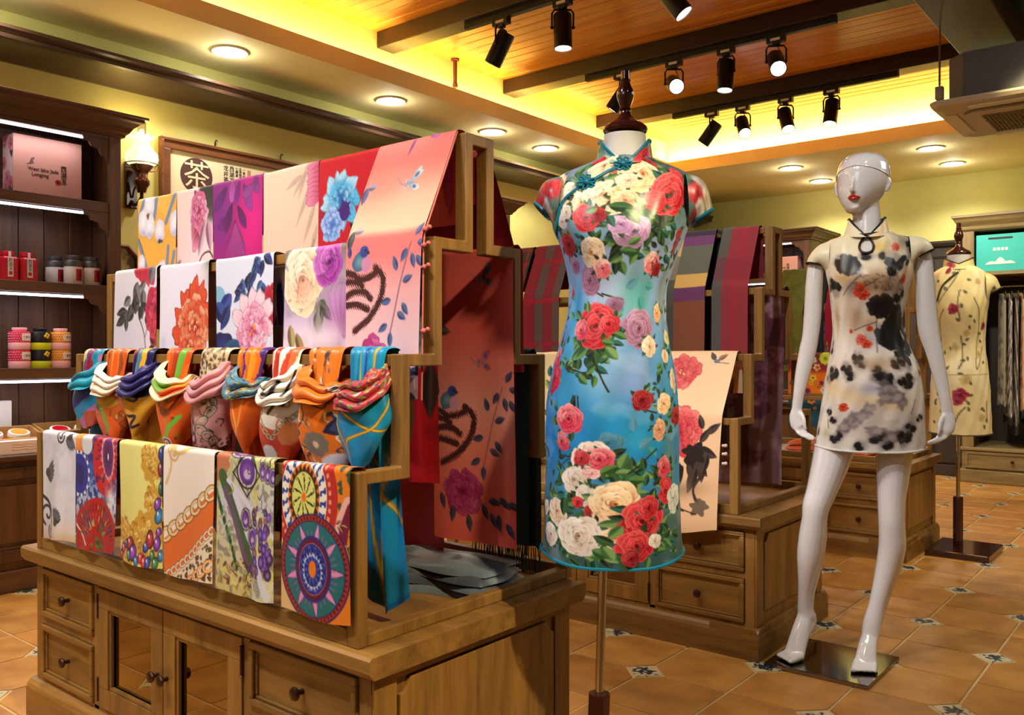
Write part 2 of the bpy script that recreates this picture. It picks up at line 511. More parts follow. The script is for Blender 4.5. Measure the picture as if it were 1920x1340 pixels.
    def rose(s, x, y, r, pal, k=1.0, sy=1.0):
        """garden rose: open outer petals, rolled heart. pal=(deep, mid, light)"""
        dk, md, lt = pal
        dd = [v * .62 for v in dk]
        a0 = s.r.rand() * 6.28
        for ring, (n, d, rx, ry) in enumerate([(6, .62, .40, .50), (6, .46, .36, .44), (5, .30, .30, .36), (4, .17, .22, .27), (3, .07, .15, .18)]):
            for i in range(n):
                a = a0 + ring * .55 + i * 2 * PI / n + s.r.uniform(-.28, .28)
                dj = d * s.r.uniform(.85, 1.12)
                cx, cy = x + r * dj * math.cos(a), y + r * dj * math.sin(a) * sy
                up = np.clip(.5 - .5 * math.sin(a + .5) + s.r.uniform(-.25, .25), 0, 1)
                co = [md[q] * (1 - up) + lt[q] * up for q in range(3)]
                ci = [dk[q] * .75 + md[q] * .25 for q in range(3)]
                z = s.r.uniform(.85, 1.15)
                s.cup(cx - r * .05 * math.cos(a), cy - r * .05 * math.sin(a), r * rx * z * 1.10, r * ry * z * 1.06, a, dd, [v * .55 for v in co], k * .7)
                s.cup(cx, cy, r * rx * z, r * ry * z, a, ci, co, k)
        s.blob(x + r * .03, y, r * .07, r * .06, dd, k=k)
        return s
    def peony(s, x, y, r, pal, k=1.0, sy=1.0, n=34, heart=None):
        dk, md, lt = pal
        s.blob(x, y, r * 0.8, r * 0.8 * sy, md, rag=0.1, k=k, c2=dk)
        for i in range(n):
            f = i / n
            a = i * 2.4 + s.r.uniform(-.25, .25)
            d = r * (0.52 * (1 - f) ** 0.8)
            L = r * (0.52 - 0.26 * f) * s.r.uniform(.85, 1.15); W = L * s.r.uniform(1.05, 1.5)
            bx, by = x + d * math.cos(a) * 0.9, y + d * math.sin(a) * 0.9 * sy
            u = s.r.rand()
            co = [md[q] * (1 - u) + lt[q] * u for q in range(3)]
            ci = [dk[q] * 0.7 + md[q] * 0.3 for q in range(3)]
            s.petal(bx, by, a, L, W, ci, co, rag=0.045, edge=0.70, k=k)
        if heart:
            for i in range(16):
                a = s.r.rand() * 6.28; d = r * 0.2 * s.r.rand() ** .5
                s.blob(x + d * math.cos(a), y + d * math.sin(a) * sy, r * .04, r * .04, heart if i % 2 else dk, k=k)
        return s
    def ring(s, x, y, r0, r1, c, sy=1.0, n=0, duty=0.5, k=1.0, sx=1.0, ph=0.0, off=0.0):
        sl = s.win(x, y, r1 * max(1, sy) * 1.1)
        if sl is None: return s
        X = (s.X[sl] - x) / sx; Y = (s.Y[sl] - y) / sy
        d = np.hypot(X, Y); e = 1.2 * s.px
        m = sm((d - r0) / e + 0.5) * sm((r1 - d) / e + 0.5) if r0 > 0 else sm((r1 - d) / e + 0.5)
        if n:
            th = np.arctan2(Y, X)
            m = m * sm((np.cos(th * n + ph + off * d / r1) - math.cos(PI * duty)) * 3 + 0.5)
        s.mix(sl, m * k, c3(c))
        return s
    def star(s, x, y, r0, r1, n, c, sy=1.0, sx=1.0, ph=0.0, wide=1.0):
        sl = s.win(x, y, r1 * 1.2)
        if sl is None: return s
        X = (s.X[sl] - x) / sx; Y = (s.Y[sl] - y) / sy
        d = np.hypot(X, Y); th = np.arctan2(Y, X) + ph
        w = np.abs(((th / (2 * PI) * n) % 1) - 0.5) * 2
        t = (d - r0) / (r1 - r0)
        e = 1.5 * s.px
        m = sm((1 - np.clip(t, 0, 1) - w / wide) * (r1 - r0) * 0.35 / e + 0.5) * (t > 0) * (t < 1)
        s.mix(sl, m, c3(c))
        return s
    def leopard(s, m, c=(30, 22, 18), mid=(150, 95, 40), cell=0.016):
        r = s.r
        nx, ny = int(s.w / cell) + 1, int(s.h / cell) + 1
        keep = s.a.copy()
        for j in range(ny):
            for i in range(nx):
                x = (i + r.uniform(.1, .9)) * cell; y = (j + r.uniform(.1, .9)) * cell
                q = cell * r.uniform(.32, .5)
                a = r.rand() * 6.28
                s.blob(x, y, q, q * .75, c, ang=a, rag=0.18)
                s.blob(x + q * .15, y, q * .5, q * .36, mid, ang=a, rag=0.15)
                s.blob(x + q * math.cos(a), y + q * math.sin(a), q * .3, q * .3, keep[min(s.H - 1, int(y / s.h * s.H)), min(s.W - 1, int(x / s.w * s.W))] * 255)
        m = np.clip(m, 0, 1)[..., None]
        s.a = keep * (1 - m) + s.a * m
        return s
    def plaid(s, bands_x=(), bands_y=()):
        for p, w, c, k in bands_x:
            s.tint(sm((w / 2 - np.abs(s.X - p)) / s.px + 0.5), c, k)
        for p, w, c, k in bands_y:
            s.tint(sm((w / 2 - np.abs(s.Y - p)) / s.px + 0.5), c, k)
        return s
    def chain(s, pts, r, c=(226, 190, 110), o=(120, 80, 40)):
        P = np.array(pts, float)
        for i in range(len(P) - 1):
            a, b = P[i], P[i + 1]
            n = max(1, int(np.hypot(*(b - a)) / (r * 1.5)))
            an = math.atan2(b[1] - a[1], b[0] - a[0])
            for q in range(n):
                x, y = a + (b - a) * (q + .5) / n
                keep = None
                for rr, cc, th in ((r, o, .62), (r * .93, c, .58)):
                    pts2 = [(x + rr * math.cos(t) * math.cos(an) - rr * .62 * math.sin(t) * math.sin(an), y + rr * math.cos(t) * math.sin(an) + rr * .62 * math.sin(t) * math.cos(an)) for t in np.linspace(0, 6.28, 14)]
                    s.stroke(pts2, r * (.42 if cc is o else .28), cc)
        return s
    def swirl(s, x, y, r, c, w, turns=1.4, ph=0.0, sgn=1):
        pts = [(x + r * (1 - t / turns * .8) * math.cos(ph + sgn * t * 6.28), y + r * (1 - t / turns * .8) * math.sin(ph + sgn * t * 6.28)) for t in np.linspace(0, turns, 26)]
        return s.stroke(pts, w, c)
    def paisley(s, x, y, r, ang, c1, c2, c3_):
        for k, c in ((1.0, c1), (.78, c2), (.55, c3_), (.3, c1)):
            s.blob(x, y, r * k, r * k * .72, c, ang=ang)
            s.leaf(x, y, r * 1.9 * k, r * 1.1 * k, ang + .5, c, c, vein=0)
        for i in range(9):
            a = i * .7
            s.blob(x + r * 1.12 * math.cos(a), y + r * .85 * math.sin(a), r * .1, r * .1, c2)
        return s
    def flowerlet(s, x, y, r, c, cc, n=5):
        a0 = s.r.rand() * 6
        for i in range(n):
            a = a0 + i * 2 * PI / n
            s.blob(x + r * .55 * math.cos(a), y + r * .55 * math.sin(a), r * .5, r * .38, c, ang=a)
        s.blob(x, y, r * .28, r * .28, cc)
        return s

WARMWHITE = (236, 230, 238)
RED = ((110, 6, 18), (186, 18, 36), (226, 70, 80))
CREAM = ((190, 120, 80), (226, 202, 176), (244, 232, 216))
WHITE_R = ((176, 138, 120), (216, 204, 202), (240, 234, 236))
PEACH = ((206, 110, 56), (240, 200, 158), (252, 234, 206))
PINK = ((160, 30, 56), (222, 96, 116), (250, 206, 208))
LILAC = ((126, 70, 130), (178, 130, 190), (212, 182, 226))
GREENS = [((52, 92, 54), (26, 52, 32)), ((92, 140, 74), (40, 84, 44)), ((40, 62, 42), (20, 34, 26)), ((120, 160, 96), (62, 104, 60)), ((36, 104, 90), (18, 60, 56))]

# ------------------------------------------------------------------ room shell
XL, YB, XR, YF, ZS, ZW = -4.68, 9.10, 3.2, -3.0, 2.80, 3.15
def struct(o):
    o['kind'] = 'structure'; return o
struct(MB().box(XL - .1, XL, YF, YB, -.02, 3.3).build('wall_left', M['wall']))
struct(MB().box(XL - .1, XR + .1, YB, YB + .1, -.02, 3.3).build('wall_back', M['wall']))
struct(MB().box(XR, XR + .1, YF, YB, -.02, 3.3).build('wall_right', M['wall']))
struct(MB().box(XL - .1, XR + .1, YF - .1, YF, -.02, 3.3).build('wall_front', M['wall']))

# floor: grout bed, clipped square tiles with small painted insets
floor = struct(MB().box(XL, XR, YF, YB, -.06, -.004).build('floor', M['grout']))
def tile_mat():
    m, nt, b = nodes_of('terracotta_tile')
    L = nt.links.new
    oi = nt.nodes.new('ShaderNodeObjectInfo'); tc = nt.nodes.new('ShaderNodeTexCoord')
    off = nt.nodes.new('ShaderNodeVectorMath'); off.operation = 'SCALE'; off.inputs[0].default_value = (7, 5, 3); L(oi.outputs['Random'], off.inputs['Scale'])
    ad = nt.nodes.new('ShaderNodeVectorMath'); L(tc.outputs['Object'], ad.inputs[0]); L(off.outputs[0], ad.inputs[1])
    n = nt.nodes.new('ShaderNodeTexNoise'); n.inputs['Scale'].default_value = 7; n.inputs['Detail'].default_value = 6; L(ad.outputs[0], n.inputs['Vector'])
    r = nt.nodes.new('ShaderNodeValToRGB')
    r.color_ramp.elements[0].position = .3; r.color_ramp.elements[0].color = (*S(164, 112, 50), 1)
    r.color_ramp.elements[1].position = .75; r.color_ramp.elements[1].color = (*S(204, 150, 76), 1)
    L(n.outputs['Fac'], r.inputs['Fac'])
    hv = nt.nodes.new('ShaderNodeHueSaturation'); mr = nt.nodes.new('ShaderNodeMapRange'); mr.inputs['To Min'].default_value = .86; mr.inputs['To Max'].default_value = 1.1
    L(oi.outputs['Random'], mr.inputs['Value']); L(mr.outputs[0], hv.inputs['Value']); L(r.outputs[0], hv.inputs['Color']); L(hv.outputs[0], b.inputs['Base Color'])
    b.inputs['Roughness'].default_value = .42
    bp = nt.nodes.new('ShaderNodeBump'); bp.inputs['Strength'].default_value = .25; bp.inputs['Distance'].default_value = .003; L(n.outputs['Fac'], bp.inputs['Height']); L(bp.outputs[0], b.inputs['Normal'])
    return m
def inset_mat():
    m, nt, b = nodes_of('painted_inset')
    L = nt.links.new
    oi = nt.nodes.new('ShaderNodeObjectInfo'); tc = nt.nodes.new('ShaderNodeTexCoord')
    off = nt.nodes.new('ShaderNodeVectorMath'); off.operation = 'SCALE'; off.inputs[0].default_value = (7, 5, 3); L(oi.outputs['Random'], off.inputs['Scale'])
    ad = nt.nodes.new('ShaderNodeVectorMath'); L(tc.outputs['Object'], ad.inputs[0]); L(off.outputs[0], ad.inputs[1])
    n = nt.nodes.new('ShaderNodeTexNoise'); n.inputs['Scale'].default_value = 55; n.inputs['Detail'].default_value = 2; L(ad.outputs[0], n.inputs['Vector'])
    ln = nt.nodes.new('ShaderNodeVectorMath'); ln.operation = 'LENGTH'; L(tc.outputs['Object'], ln.inputs[0])
    mr = nt.nodes.new('ShaderNodeMapRange'); mr.inputs['From Min'].default_value = 0.012; mr.inputs['From Max'].default_value = .05; mr.inputs['To Min'].default_value = .16; mr.inputs['To Max'].default_value = -.10
    L(ln.outputs['Value'], mr.inputs['Value'])
    sm_ = nt.nodes.new('ShaderNodeMath'); L(n.outputs['Fac'], sm_.inputs[0]); L(mr.outputs[0], sm_.inputs[1])
    r = nt.nodes.new('ShaderNodeValToRGB')
    r.color_ramp.elements[0].position = .50; r.color_ramp.elements[0].color = (*S(206, 196, 160), 1)
    r.color_ramp.elements[1].position = .58; r.color_ramp.elements[1].color = (*S(40, 48, 66), 1)
    L(sm_.outputs[0], r.inputs['Fac']); L(r.outputs[0], b.inputs['Base Color']); b.inputs['Roughness'].default_value = .3
    return m
M['tile'] = tile_mat(); M['inset'] = inset_mat()
TP, TX, TY, HD, GR = 0.305, -0.935, 3.859, 0.068, 0.0045
def tile_poly(par):
    a = TP / 2 - GR; k = HD + GR * 0.6
    if par == 0:
        return [(-a + k, -a), (a, -a), (a, a - k), (a - k, a), (-a, a), (-a, -a + k)]
    return [(-a, -a), (a - k, -a), (a, -a + k), (a, a), (-a + k, a), (-a, a - k)]
def slab_mesh(name, poly, ch=.003):
    c = [(x * (1 - ch / .15), y * (1 - ch / .15)) for x, y in poly]
    return MB().rings([[(x, y, -.012) for x, y in poly], [(x, y, -.0016) for x, y in poly], [(x, y, 0) for x, y in c]]).mesh(name)
t_me = [slab_mesh('tile', tile_poly(0)), slab_mesh('tile', tile_poly(1))]
q = HD - GR
i_me = slab_mesh('inset', [(-q, 0), (0, -q), (q, 0), (0, q)])
for me in t_me: me.materials.append(M['tile'])
i_me.materials.append(M['inset'])
fwd = Vector((-math.sin(YAW), math.cos(YAW))); rgt = Vector((math.cos(YAW), math.sin(YAW)))
def seen(x, y):
    d = x * fwd.x + y * fwd.y
    if d < .9: return 9
    u = (x * rgt.x + y * rgt.y) / d * 1635 / 960
    v = 1.1 / d * 1635 / 670
    return max(abs(u) / 1.12, v / 1.25)
cells = []
for i in range(-14, 14):
    for j in range(-16, 19):
        cx, cy = TX + (i + .5) * TP, TY + (j + .5) * TP
        if XL + .1 < cx < 2.6 and -.6 < cy < YB - .1:
            cells.append((seen(cx, cy) > 1, math.hypot(cx, cy), i, j, cx, cy))
cells.sort()
rest = MB()
for n_, (un, d, i, j, cx, cy) in enumerate(cells):
    par = (i + j) % 2
    if n_ < 290 and not un:
        link('tile', t_me[par], None, floor, (cx, cy, 0))
    else:
        po = tile_poly(par)
        rest.rings([[(x + cx, y + cy, -.012) for x, y in po], [(x + cx, y + cy, 0) for x, y in po]])
o = rest.build('tile_field', M['tile'], floor); o['kind'] = 'stuff'
k_ = 0
irest = MB()
for i in range(-13, 13):
    for j in range(-15, 18):
        if (i + j) % 2 == 0:
            x, y = TX + i * TP, TY + j * TP
            if XL + .1 < x < 2.6 and -.6 < y < YB - .1:
                if seen(x, y) < 1:
                    link('inset_tile', i_me, None, floor, (x, y, 0))
                else:
                    irest.rings([[(x - q, y, -.012), (x, y - q, -.012), (x + q, y, -.012), (x, y + q, -.012)], [(x - q, y, 0), (x, y - q, 0), (x + q, y, 0), (x, y + q, 0)]])
o = irest.build('inset_field', M['inset'], floor); o['kind'] = 'stuff'

# ceiling: dropped border, fascia, cove recess, pine planks
XC, YC, XR0, YR0 = -4.05, 7.35, -4.17, 7.50
mb = MB()
mb.box(XL, XC, YF, YB, ZS, ZS + .03).box(XC, XR, YC, YB, ZS, ZS + .03)
mb.box(XC - .02, XC, YF, YC + .02, ZS + .03, 2.91).box(XC, XR, YC, YC + .02, ZS + .03, 2.91)
ceiling = struct(mb.build('ceiling', M['soffit']))
mb = MB().box(XR0 - .1, XR0, YF, YB, ZS + .03, 3.3).box(XR0, XR, YR0, YR0 + .1, ZS + .03, 3.3)
mb.build('cove_wall', M['covewall'], ceiling)
MB().box(XR0 - .1, XR, YF, YR0 + .1, ZW + .025, ZW + .06).build('ceiling_backing', M['beam'], ceiling)
MB().box(-1.0, XR, YF, YR0, ZW - .03, ZW + .02).build('unlit_ceiling_panel', M['beam_y'], ceiling)  # dark colour stands in for the unlit ceiling beyond the beam
pl = MB().prism([(0.0015, .02), (.0985, .02), (.0985, .004), (.0945, 0), (.0055, 0), (.0015, .004)], 'x', XR0, -1.0).mesh('plank')
pl.materials.append(M['pine'])
for k in range(105):
    link('plank', pl, None, ceiling, (0, YR0 - .1 * (k + 1), ZW))
BY = [3.78 + 1.26 * k for k in range(-3, 3)]
for k, y in enumerate(BY):
    b = struct(MB().box(XR0, -1.2, y, y + .145, ZW - .105, ZW).build('ceiling_beam', M['beam'], bevel=.004))
struct(MB().box(-1.25, -.93, YF, YR0, ZW - .2, ZW).build('ceiling_beam', M['beam_y'], bevel=.006))

# dark timber cornice box along the left wall
cp_ = [(XL, 2.545), (XL + .02, 2.545), (XL + .195, 2.598), (XL + .205, 2.592), (XL + .222, 2.598), (XL + .226, 2.612), (XL + .218, 2.618), (XL + .228, 2.630), (XL + .240, 2.640), (XL + .240, 2.656), (XL, 2.656)]
struct(MB().prism(cp_, 'y', YF, YB).build('trim_1', M['bandwood']))

# recessed downlights
ring_me = MB().lathe([(.080, 0), (.100, 0), (.104, -.006), (.098, -.010), (.082, -.006)], n=28, caps=False).mesh('trim_ring', True)
disc_me = MB().lathe([(.0, -.003), (.081, -.003), (.081, .0)], n=28).mesh('diffuser')
def downlight(x, y, label, group, e=40):
    t = thing('downlight', label, 'downlight', (x, y, ZS), group=group)
    link('trim_ring', ring_me, M['white'], t); link('diffuser', disc_me, M['down'], t)
    lamp('SPOT', 'downlight_beam', (0, 0, -.02), e, WARM, size=.07, angle=140, blend=.6, parent=t)
    lamp('POINT', 'downlight_spill', (0, 0, -.055), 2.6, WARM, size=.03, parent=t)
names = ['nearest', 'second', 'third', 'farthest']
for k, y in enumerate((2.815, 4.041, 5.094, 5.774)):
    downlight(-4.32, y, 'round white recessed downlight in left ceiling border, %s of its row of four' % names[k], 'downlights in the left ceiling border')
for y in (1.6, .35, -1.0):
    lamp('SPOT', 'downlight_beam', (-4.32, y, ZS - .02), 40, WARM, aim=(-4.32, y, 0), size=.07, angle=140, blend=.6)
    lamp('POINT', 'downlight_spill', (-4.32, y, ZS - .045), 3.0, WARM, size=.03)
for x, y, lb in ((-3.04, 7.80, 'round recessed downlight by the back cove, left one above the mannequin head'), (-3.04, 8.57, 'round recessed downlight near the yellow back wall, left of the mannequin head'),
                 (-1.85, 7.78, 'round recessed downlight just below the air conditioner panel corner'), (-1.85, 8.53, 'round recessed downlight on the yellow border right of the mannequin head')):
    downlight(x, y, lb, 'downlights in the back ceiling border', 60)

# track lights
def dirv(r, u, f):
    return Vector((rgt.x * r + fwd.x * f, rgt.y * r + fwd.y * f, u)).normalized()
head_me = MB().lathe([(.0, .075), (.044, .075), (.050, .066), (.050, -.115), (.045, -.118), (.044, -.108), (.0, -.108)], n=24).mesh('head', True)
face_me = MB().lathe([(.0, -.1095), (.0435, -.1095), (.0435, -.112), (0, -.1125)], n=24).mesh('lamp_face')
adap_me = MB().box(-.055, .055, -.018, .018, -.036, 0).box(-.02, .02, -.014, .014, -.05, -.036).mesh('adapter')
lab_me = MB().box(-.03, .03, -.0195, -.018, -.026, -.010).mesh('rating_label')
yoke_me = MB().tube([(-.058, 0, -.15), (-.058, 0, -.075), (-.045, 0, -.055), (.045, 0, -.055), (.058, 0, -.075), (.058, 0, -.15)], .006, 6).ball((-.058, 0, -.15), .010).ball((.058, 0, -.15), .010).mesh('yoke', True)
cable_me = MB().tube([(.0, 0, -.045), (.018, .01, -.07), (.03, .015, -.09), (.012, .01, -.11), (0, 0, -.12)], .003, 5).mesh('cable', True)
def track_spot(x, y, z, d, label, group, energy=0, ang=50, col=COOL):
    t = thing('track_spotlight', label, 'spotlight', (x, y, z), group=group)
    link('adapter', adap_me, M['blackp'], t); link('rating_label', lab_me, M['white'], t)
    yaw = math.atan2(d.y, d.x) + PI / 2 if abs(d.x) + abs(d.y) > .12 else YAW
    link('yoke', yoke_me, M['black'], t, rot=(0, 0, yaw)); link('cable', cable_me, M['blackp'], t, rot=(0, 0, yaw))
    qt = d.to_track_quat('-Z', 'Y').to_euler()
    h = link('head', head_me, M['black'], t, loc=(0, 0, -.15), rot=qt)
    link('lamp_face', face_me, M['lamp'], h)
    if energy:
        l = lamp('SPOT', 'spot_beam', (x + d.x * .12, y + d.y * .12, z - .15 + d.z * .12), energy, col, size=.04, angle=ang, blend=.45)
        l.rotation_euler = qt
for k, y in enumerate(BY):
    if k >= 3:
        t = MB().box(-3.46, -1.72, y + .045, y + .08, ZW - .137, ZW - .105).build('track_rail', M['blackp'])
        tag(t, 'black lighting track under the %s dark ceiling beam in view' % ['nearest', 'middle', 'farthest'][k - 3], 'track', 'lighting tracks under the beams')
ZT = ZW - .137
TL = [
 (3, -3.19, dirv(-.45, -.85, .30), 'black track spotlight on the nearest track, tilted to the left, lamp turned away'),
 (3, -2.76, dirv(.02, -1, -.06), 'black track spotlight on the nearest track, hanging straight down'),
 (3, -2.11, dirv(.55, -.78, -.18), 'black track spotlight cut by the top picture edge, tilted right with lit face'),
 (4, -3.17, dirv(-.55, -.8, .2), 'black track spotlight half hidden behind the dark finial of the floral dress form'),
 (4, -2.77, dirv(-.02, -.42, -.9), 'track spotlight on the middle track glaring brightest towards the viewer'),
 (4, -2.405, dirv(-.10, -1, -.10), 'long black track spotlight pointing down, between two glaring ones'),
 (4, -2.08, dirv(-.12, -.62, -.78), 'black track spotlight with glaring face, last one on the middle track'),
 (5, -3.12, dirv(-.55, -.8, .3), 'small black track spotlight on the farthest track tilted left and dark'),
 (5, -2.86, dirv(-.03, -.72, -.7), 'lit black track spotlight on the farthest track, second along it'),
 (5, -2.52, dirv(.02, -.86, -.5), 'lit black track spotlight on the farthest track, third along it'),
 (5, -2.18, dirv(-.2, -.95, -.25), 'black track spotlight on the farthest track, last before the air conditioner'),
]
for k, x, d, lb in TL:
    track_spot(x, BY[k] + .0625, ZT, d, lb, 'black spotlights on the ceiling tracks', 0)

# rusty pipe stub with a wire hook by the left cove
t = thing('pipe_stub', 'short rusty brown pipe hanging from the pine ceiling beside the left cove', 'pipe', (-4.13, 4.47, ZW))
MB().lathe([(.0, 0), (.03, 0), (.03, -.012), (.015, -.014), (.014, -.17), (.019, -.172), (.019, -.20), (0, -.20)], n=12).build('pipe', mat('rusty_iron', S(96, 52, 26), .8, .3, vary=.5, bump=.6, bscale=90), t, True)
MB().tube([(0, 0, -.2), (.004, 0, -.225), (.014, 0, -.236), (.02, 0, -.225)], .003, 6).build('hook', M['bronze'], t, True)

# ceiling cassette air conditioner
A0, A1, AY0, AY1, AZ = -1.29, -.38, 5.36, 6.26, 2.50
t = thing('air_conditioner', 'white square ceiling cassette air conditioner hung on thin rods under the dark ceiling', 'air conditioner', ((A0 + A1) / 2, (AY0 + AY1) / 2, AZ))
w = (A1 - A0) / 2
def oct_ring(r, c, z): return [(-r + c, -r, z), (r - c, -r, z), (r, -r + c, z), (r, r - c, z), (r - c, r, z), (-r + c, r, z), (-r, r - c, z), (-r, -r + c, z)]
acw = mat('ac_white', S(196, 186, 172), .5, vary=.03)
MB().rings([oct_ring(w - .05, .04, -.012), oct_ring(w - .01, .04, 0), oct_ring(w, .04, .02), oct_ring(w, .04, .032), oct_ring(w - .06, .04, .034)]).build('panel', acw, t)
MB().rings([oct_ring(w - .075, .09, .034), oct_ring(w - .075, .09, .30)]).build('body', mat('ac_grey', S(92, 94, 104), .6, .2, vary=.1), t)
MB().rings([oct_ring(.30, .05, -.013), oct_ring(.31, .05, -.03), oct_ring(.24, .03, -.034)]).build('intake_frame', acw, t)
g = MB()
for i in range(22): g.box(-.22 + i * .0205, -.22 + i * .0205 + .007, -.225, .225, -.040, -.0345)
for i in range(12): g.box(-.225, .225, -.22 + i * .0385, -.22 + i * .0385 + .008, -.039, -.036)
g.build('intake_grille', mat('ac_grille', S(128, 112, 92), .6, vary=.1), t)
for s_, ax in ((-1, 0), (1, 0), (-1, 1), (1, 1)):
    c = s_ * (w - .075)
    mb = MB().box(c - .032, c + .032, -.26, .26, -.02, -.011) if ax == 0 else MB().box(-.26, .26, c - .032, c + .032, -.02, -.011)
    mb.build('louver', M['white'], t, bevel=.006)
for sx in (-1, 1):
    for sy in (-1, 1):
        MB().tube([(sx * (w - .05), sy * (w - .05), .06), (sx * (w - .05), sy * (w - .05), ZW - AZ - (.03 if sx > 0 else .2))], .006, 6).build('hanger_rod', M['chrome'], t)
        MB().box(sx * (w - .05) - .02, sx * (w - .05) + .02, sy * (w - .05) - .02, sy * (w - .05) + .02, .05, .12).build('bracket', mat('zinc', S(150, 146, 140), .4, .7, vary=.1), t)

# key spots from the out-of-view front tracks, plus spots without fixtures farther back
def spot(loc, aim, e, ang=48, col=COOL, blend=.5, size=.05):
    lamp('SPOT', 'spot_beam', loc, e, col, aim, size, ang, blend)
for x0, ax, e in ((-2.75, -2.55, 80), (-2.2, -2.1, 80), (-1.75, -1.65, 80)):
    spot((x0, .08, 2.9), (ax, 1.3, 1.1), e, 56)
spot((-1.5, .1, 2.9), (-1.08, 1.64, 1.0), 36, 42)
spot((.65, .95, 2.72), (-1.30, 1.25, .75), 320, 38, (1.0, .82, .50))
spot((-1.0, 1.32, 2.9), (-1.02, 3.12, 1.3), 85, 40)
spot((-2.2, 1.32, 2.9), (-2.0, 3.1, 1.0), 60, 50, WARM)
spot((-1.5, 1.32, 2.9), (-1.6, 3.1, .8), 55, 50, WARM)
spot((-2.0, 2.6, 2.9), (-1.9, 4.9, .9), 45, 60, WARM)
spot((-.2, 2.6, 2.9), (-.4, 3.6, 0), 25, 70, WARM)
spot((-1.0, 3.86, 2.9), (-1.1, 5.3, 1.2), 60, 50, WARM)
spot((-.6, 5.1, 2.9), (-.9, 6.3, 0), 90, 70, (1.0, .78, .35))
spot((-1.6, 6.4, 2.85), (-1.3, 8.4, 1.1), 130, 60, WARM)  # bare spot added to brighten the hanging garments
spot((-3.4, 3.86, 2.9), (-4.2, 3.4, 0), 40, 70, WARM)
spot((-3.4, 1.3, 2.9), (-3.6, 1.2, 0), 110, 80, (1.0, .80, .5))

# ------------------------------------------------------------------ display cabinets and stepped scarf frames
RX0, RX1 = -2.84, -1.26          # slab extent in x, shared by the three units
RL = RX1 - RX0
def frame_panel(mb, x0, x1, z0, z1, y, w=.028, d=.012):
    """moulded picture-frame border standing proud of plane y (towards -y)"""
    for a in ((x0, x1, z0, z0 + w), (x0, x1, z1 - w, z1), (x0, x0 + w, z0 + w, z1 - w), (x1 - w, x1, z0 + w, z1 - w)):
        mb.box(a[0], a[1], y - d, y, a[2], a[3])
knob_me = MB().lathe([(.0, .012), (.011, .010), (.006, .004), (.0055, -.012), (.009, -.014), (.0135, -.017), (.0150, -.021), (.0135, -.025), (.008, -.0275), (.0, -.028)], n=16, axis='y').mesh('knob', True)
hinge_me = MB().lathe([(.0045, -.032), (.0045, .032)], n=8).lathe([(.003, -.036), (.006, -.034), (.003, -.031)], n=8).lathe([(.003, .031), (.006, .034), (.003, .036)], n=8).mesh('hinge', True)
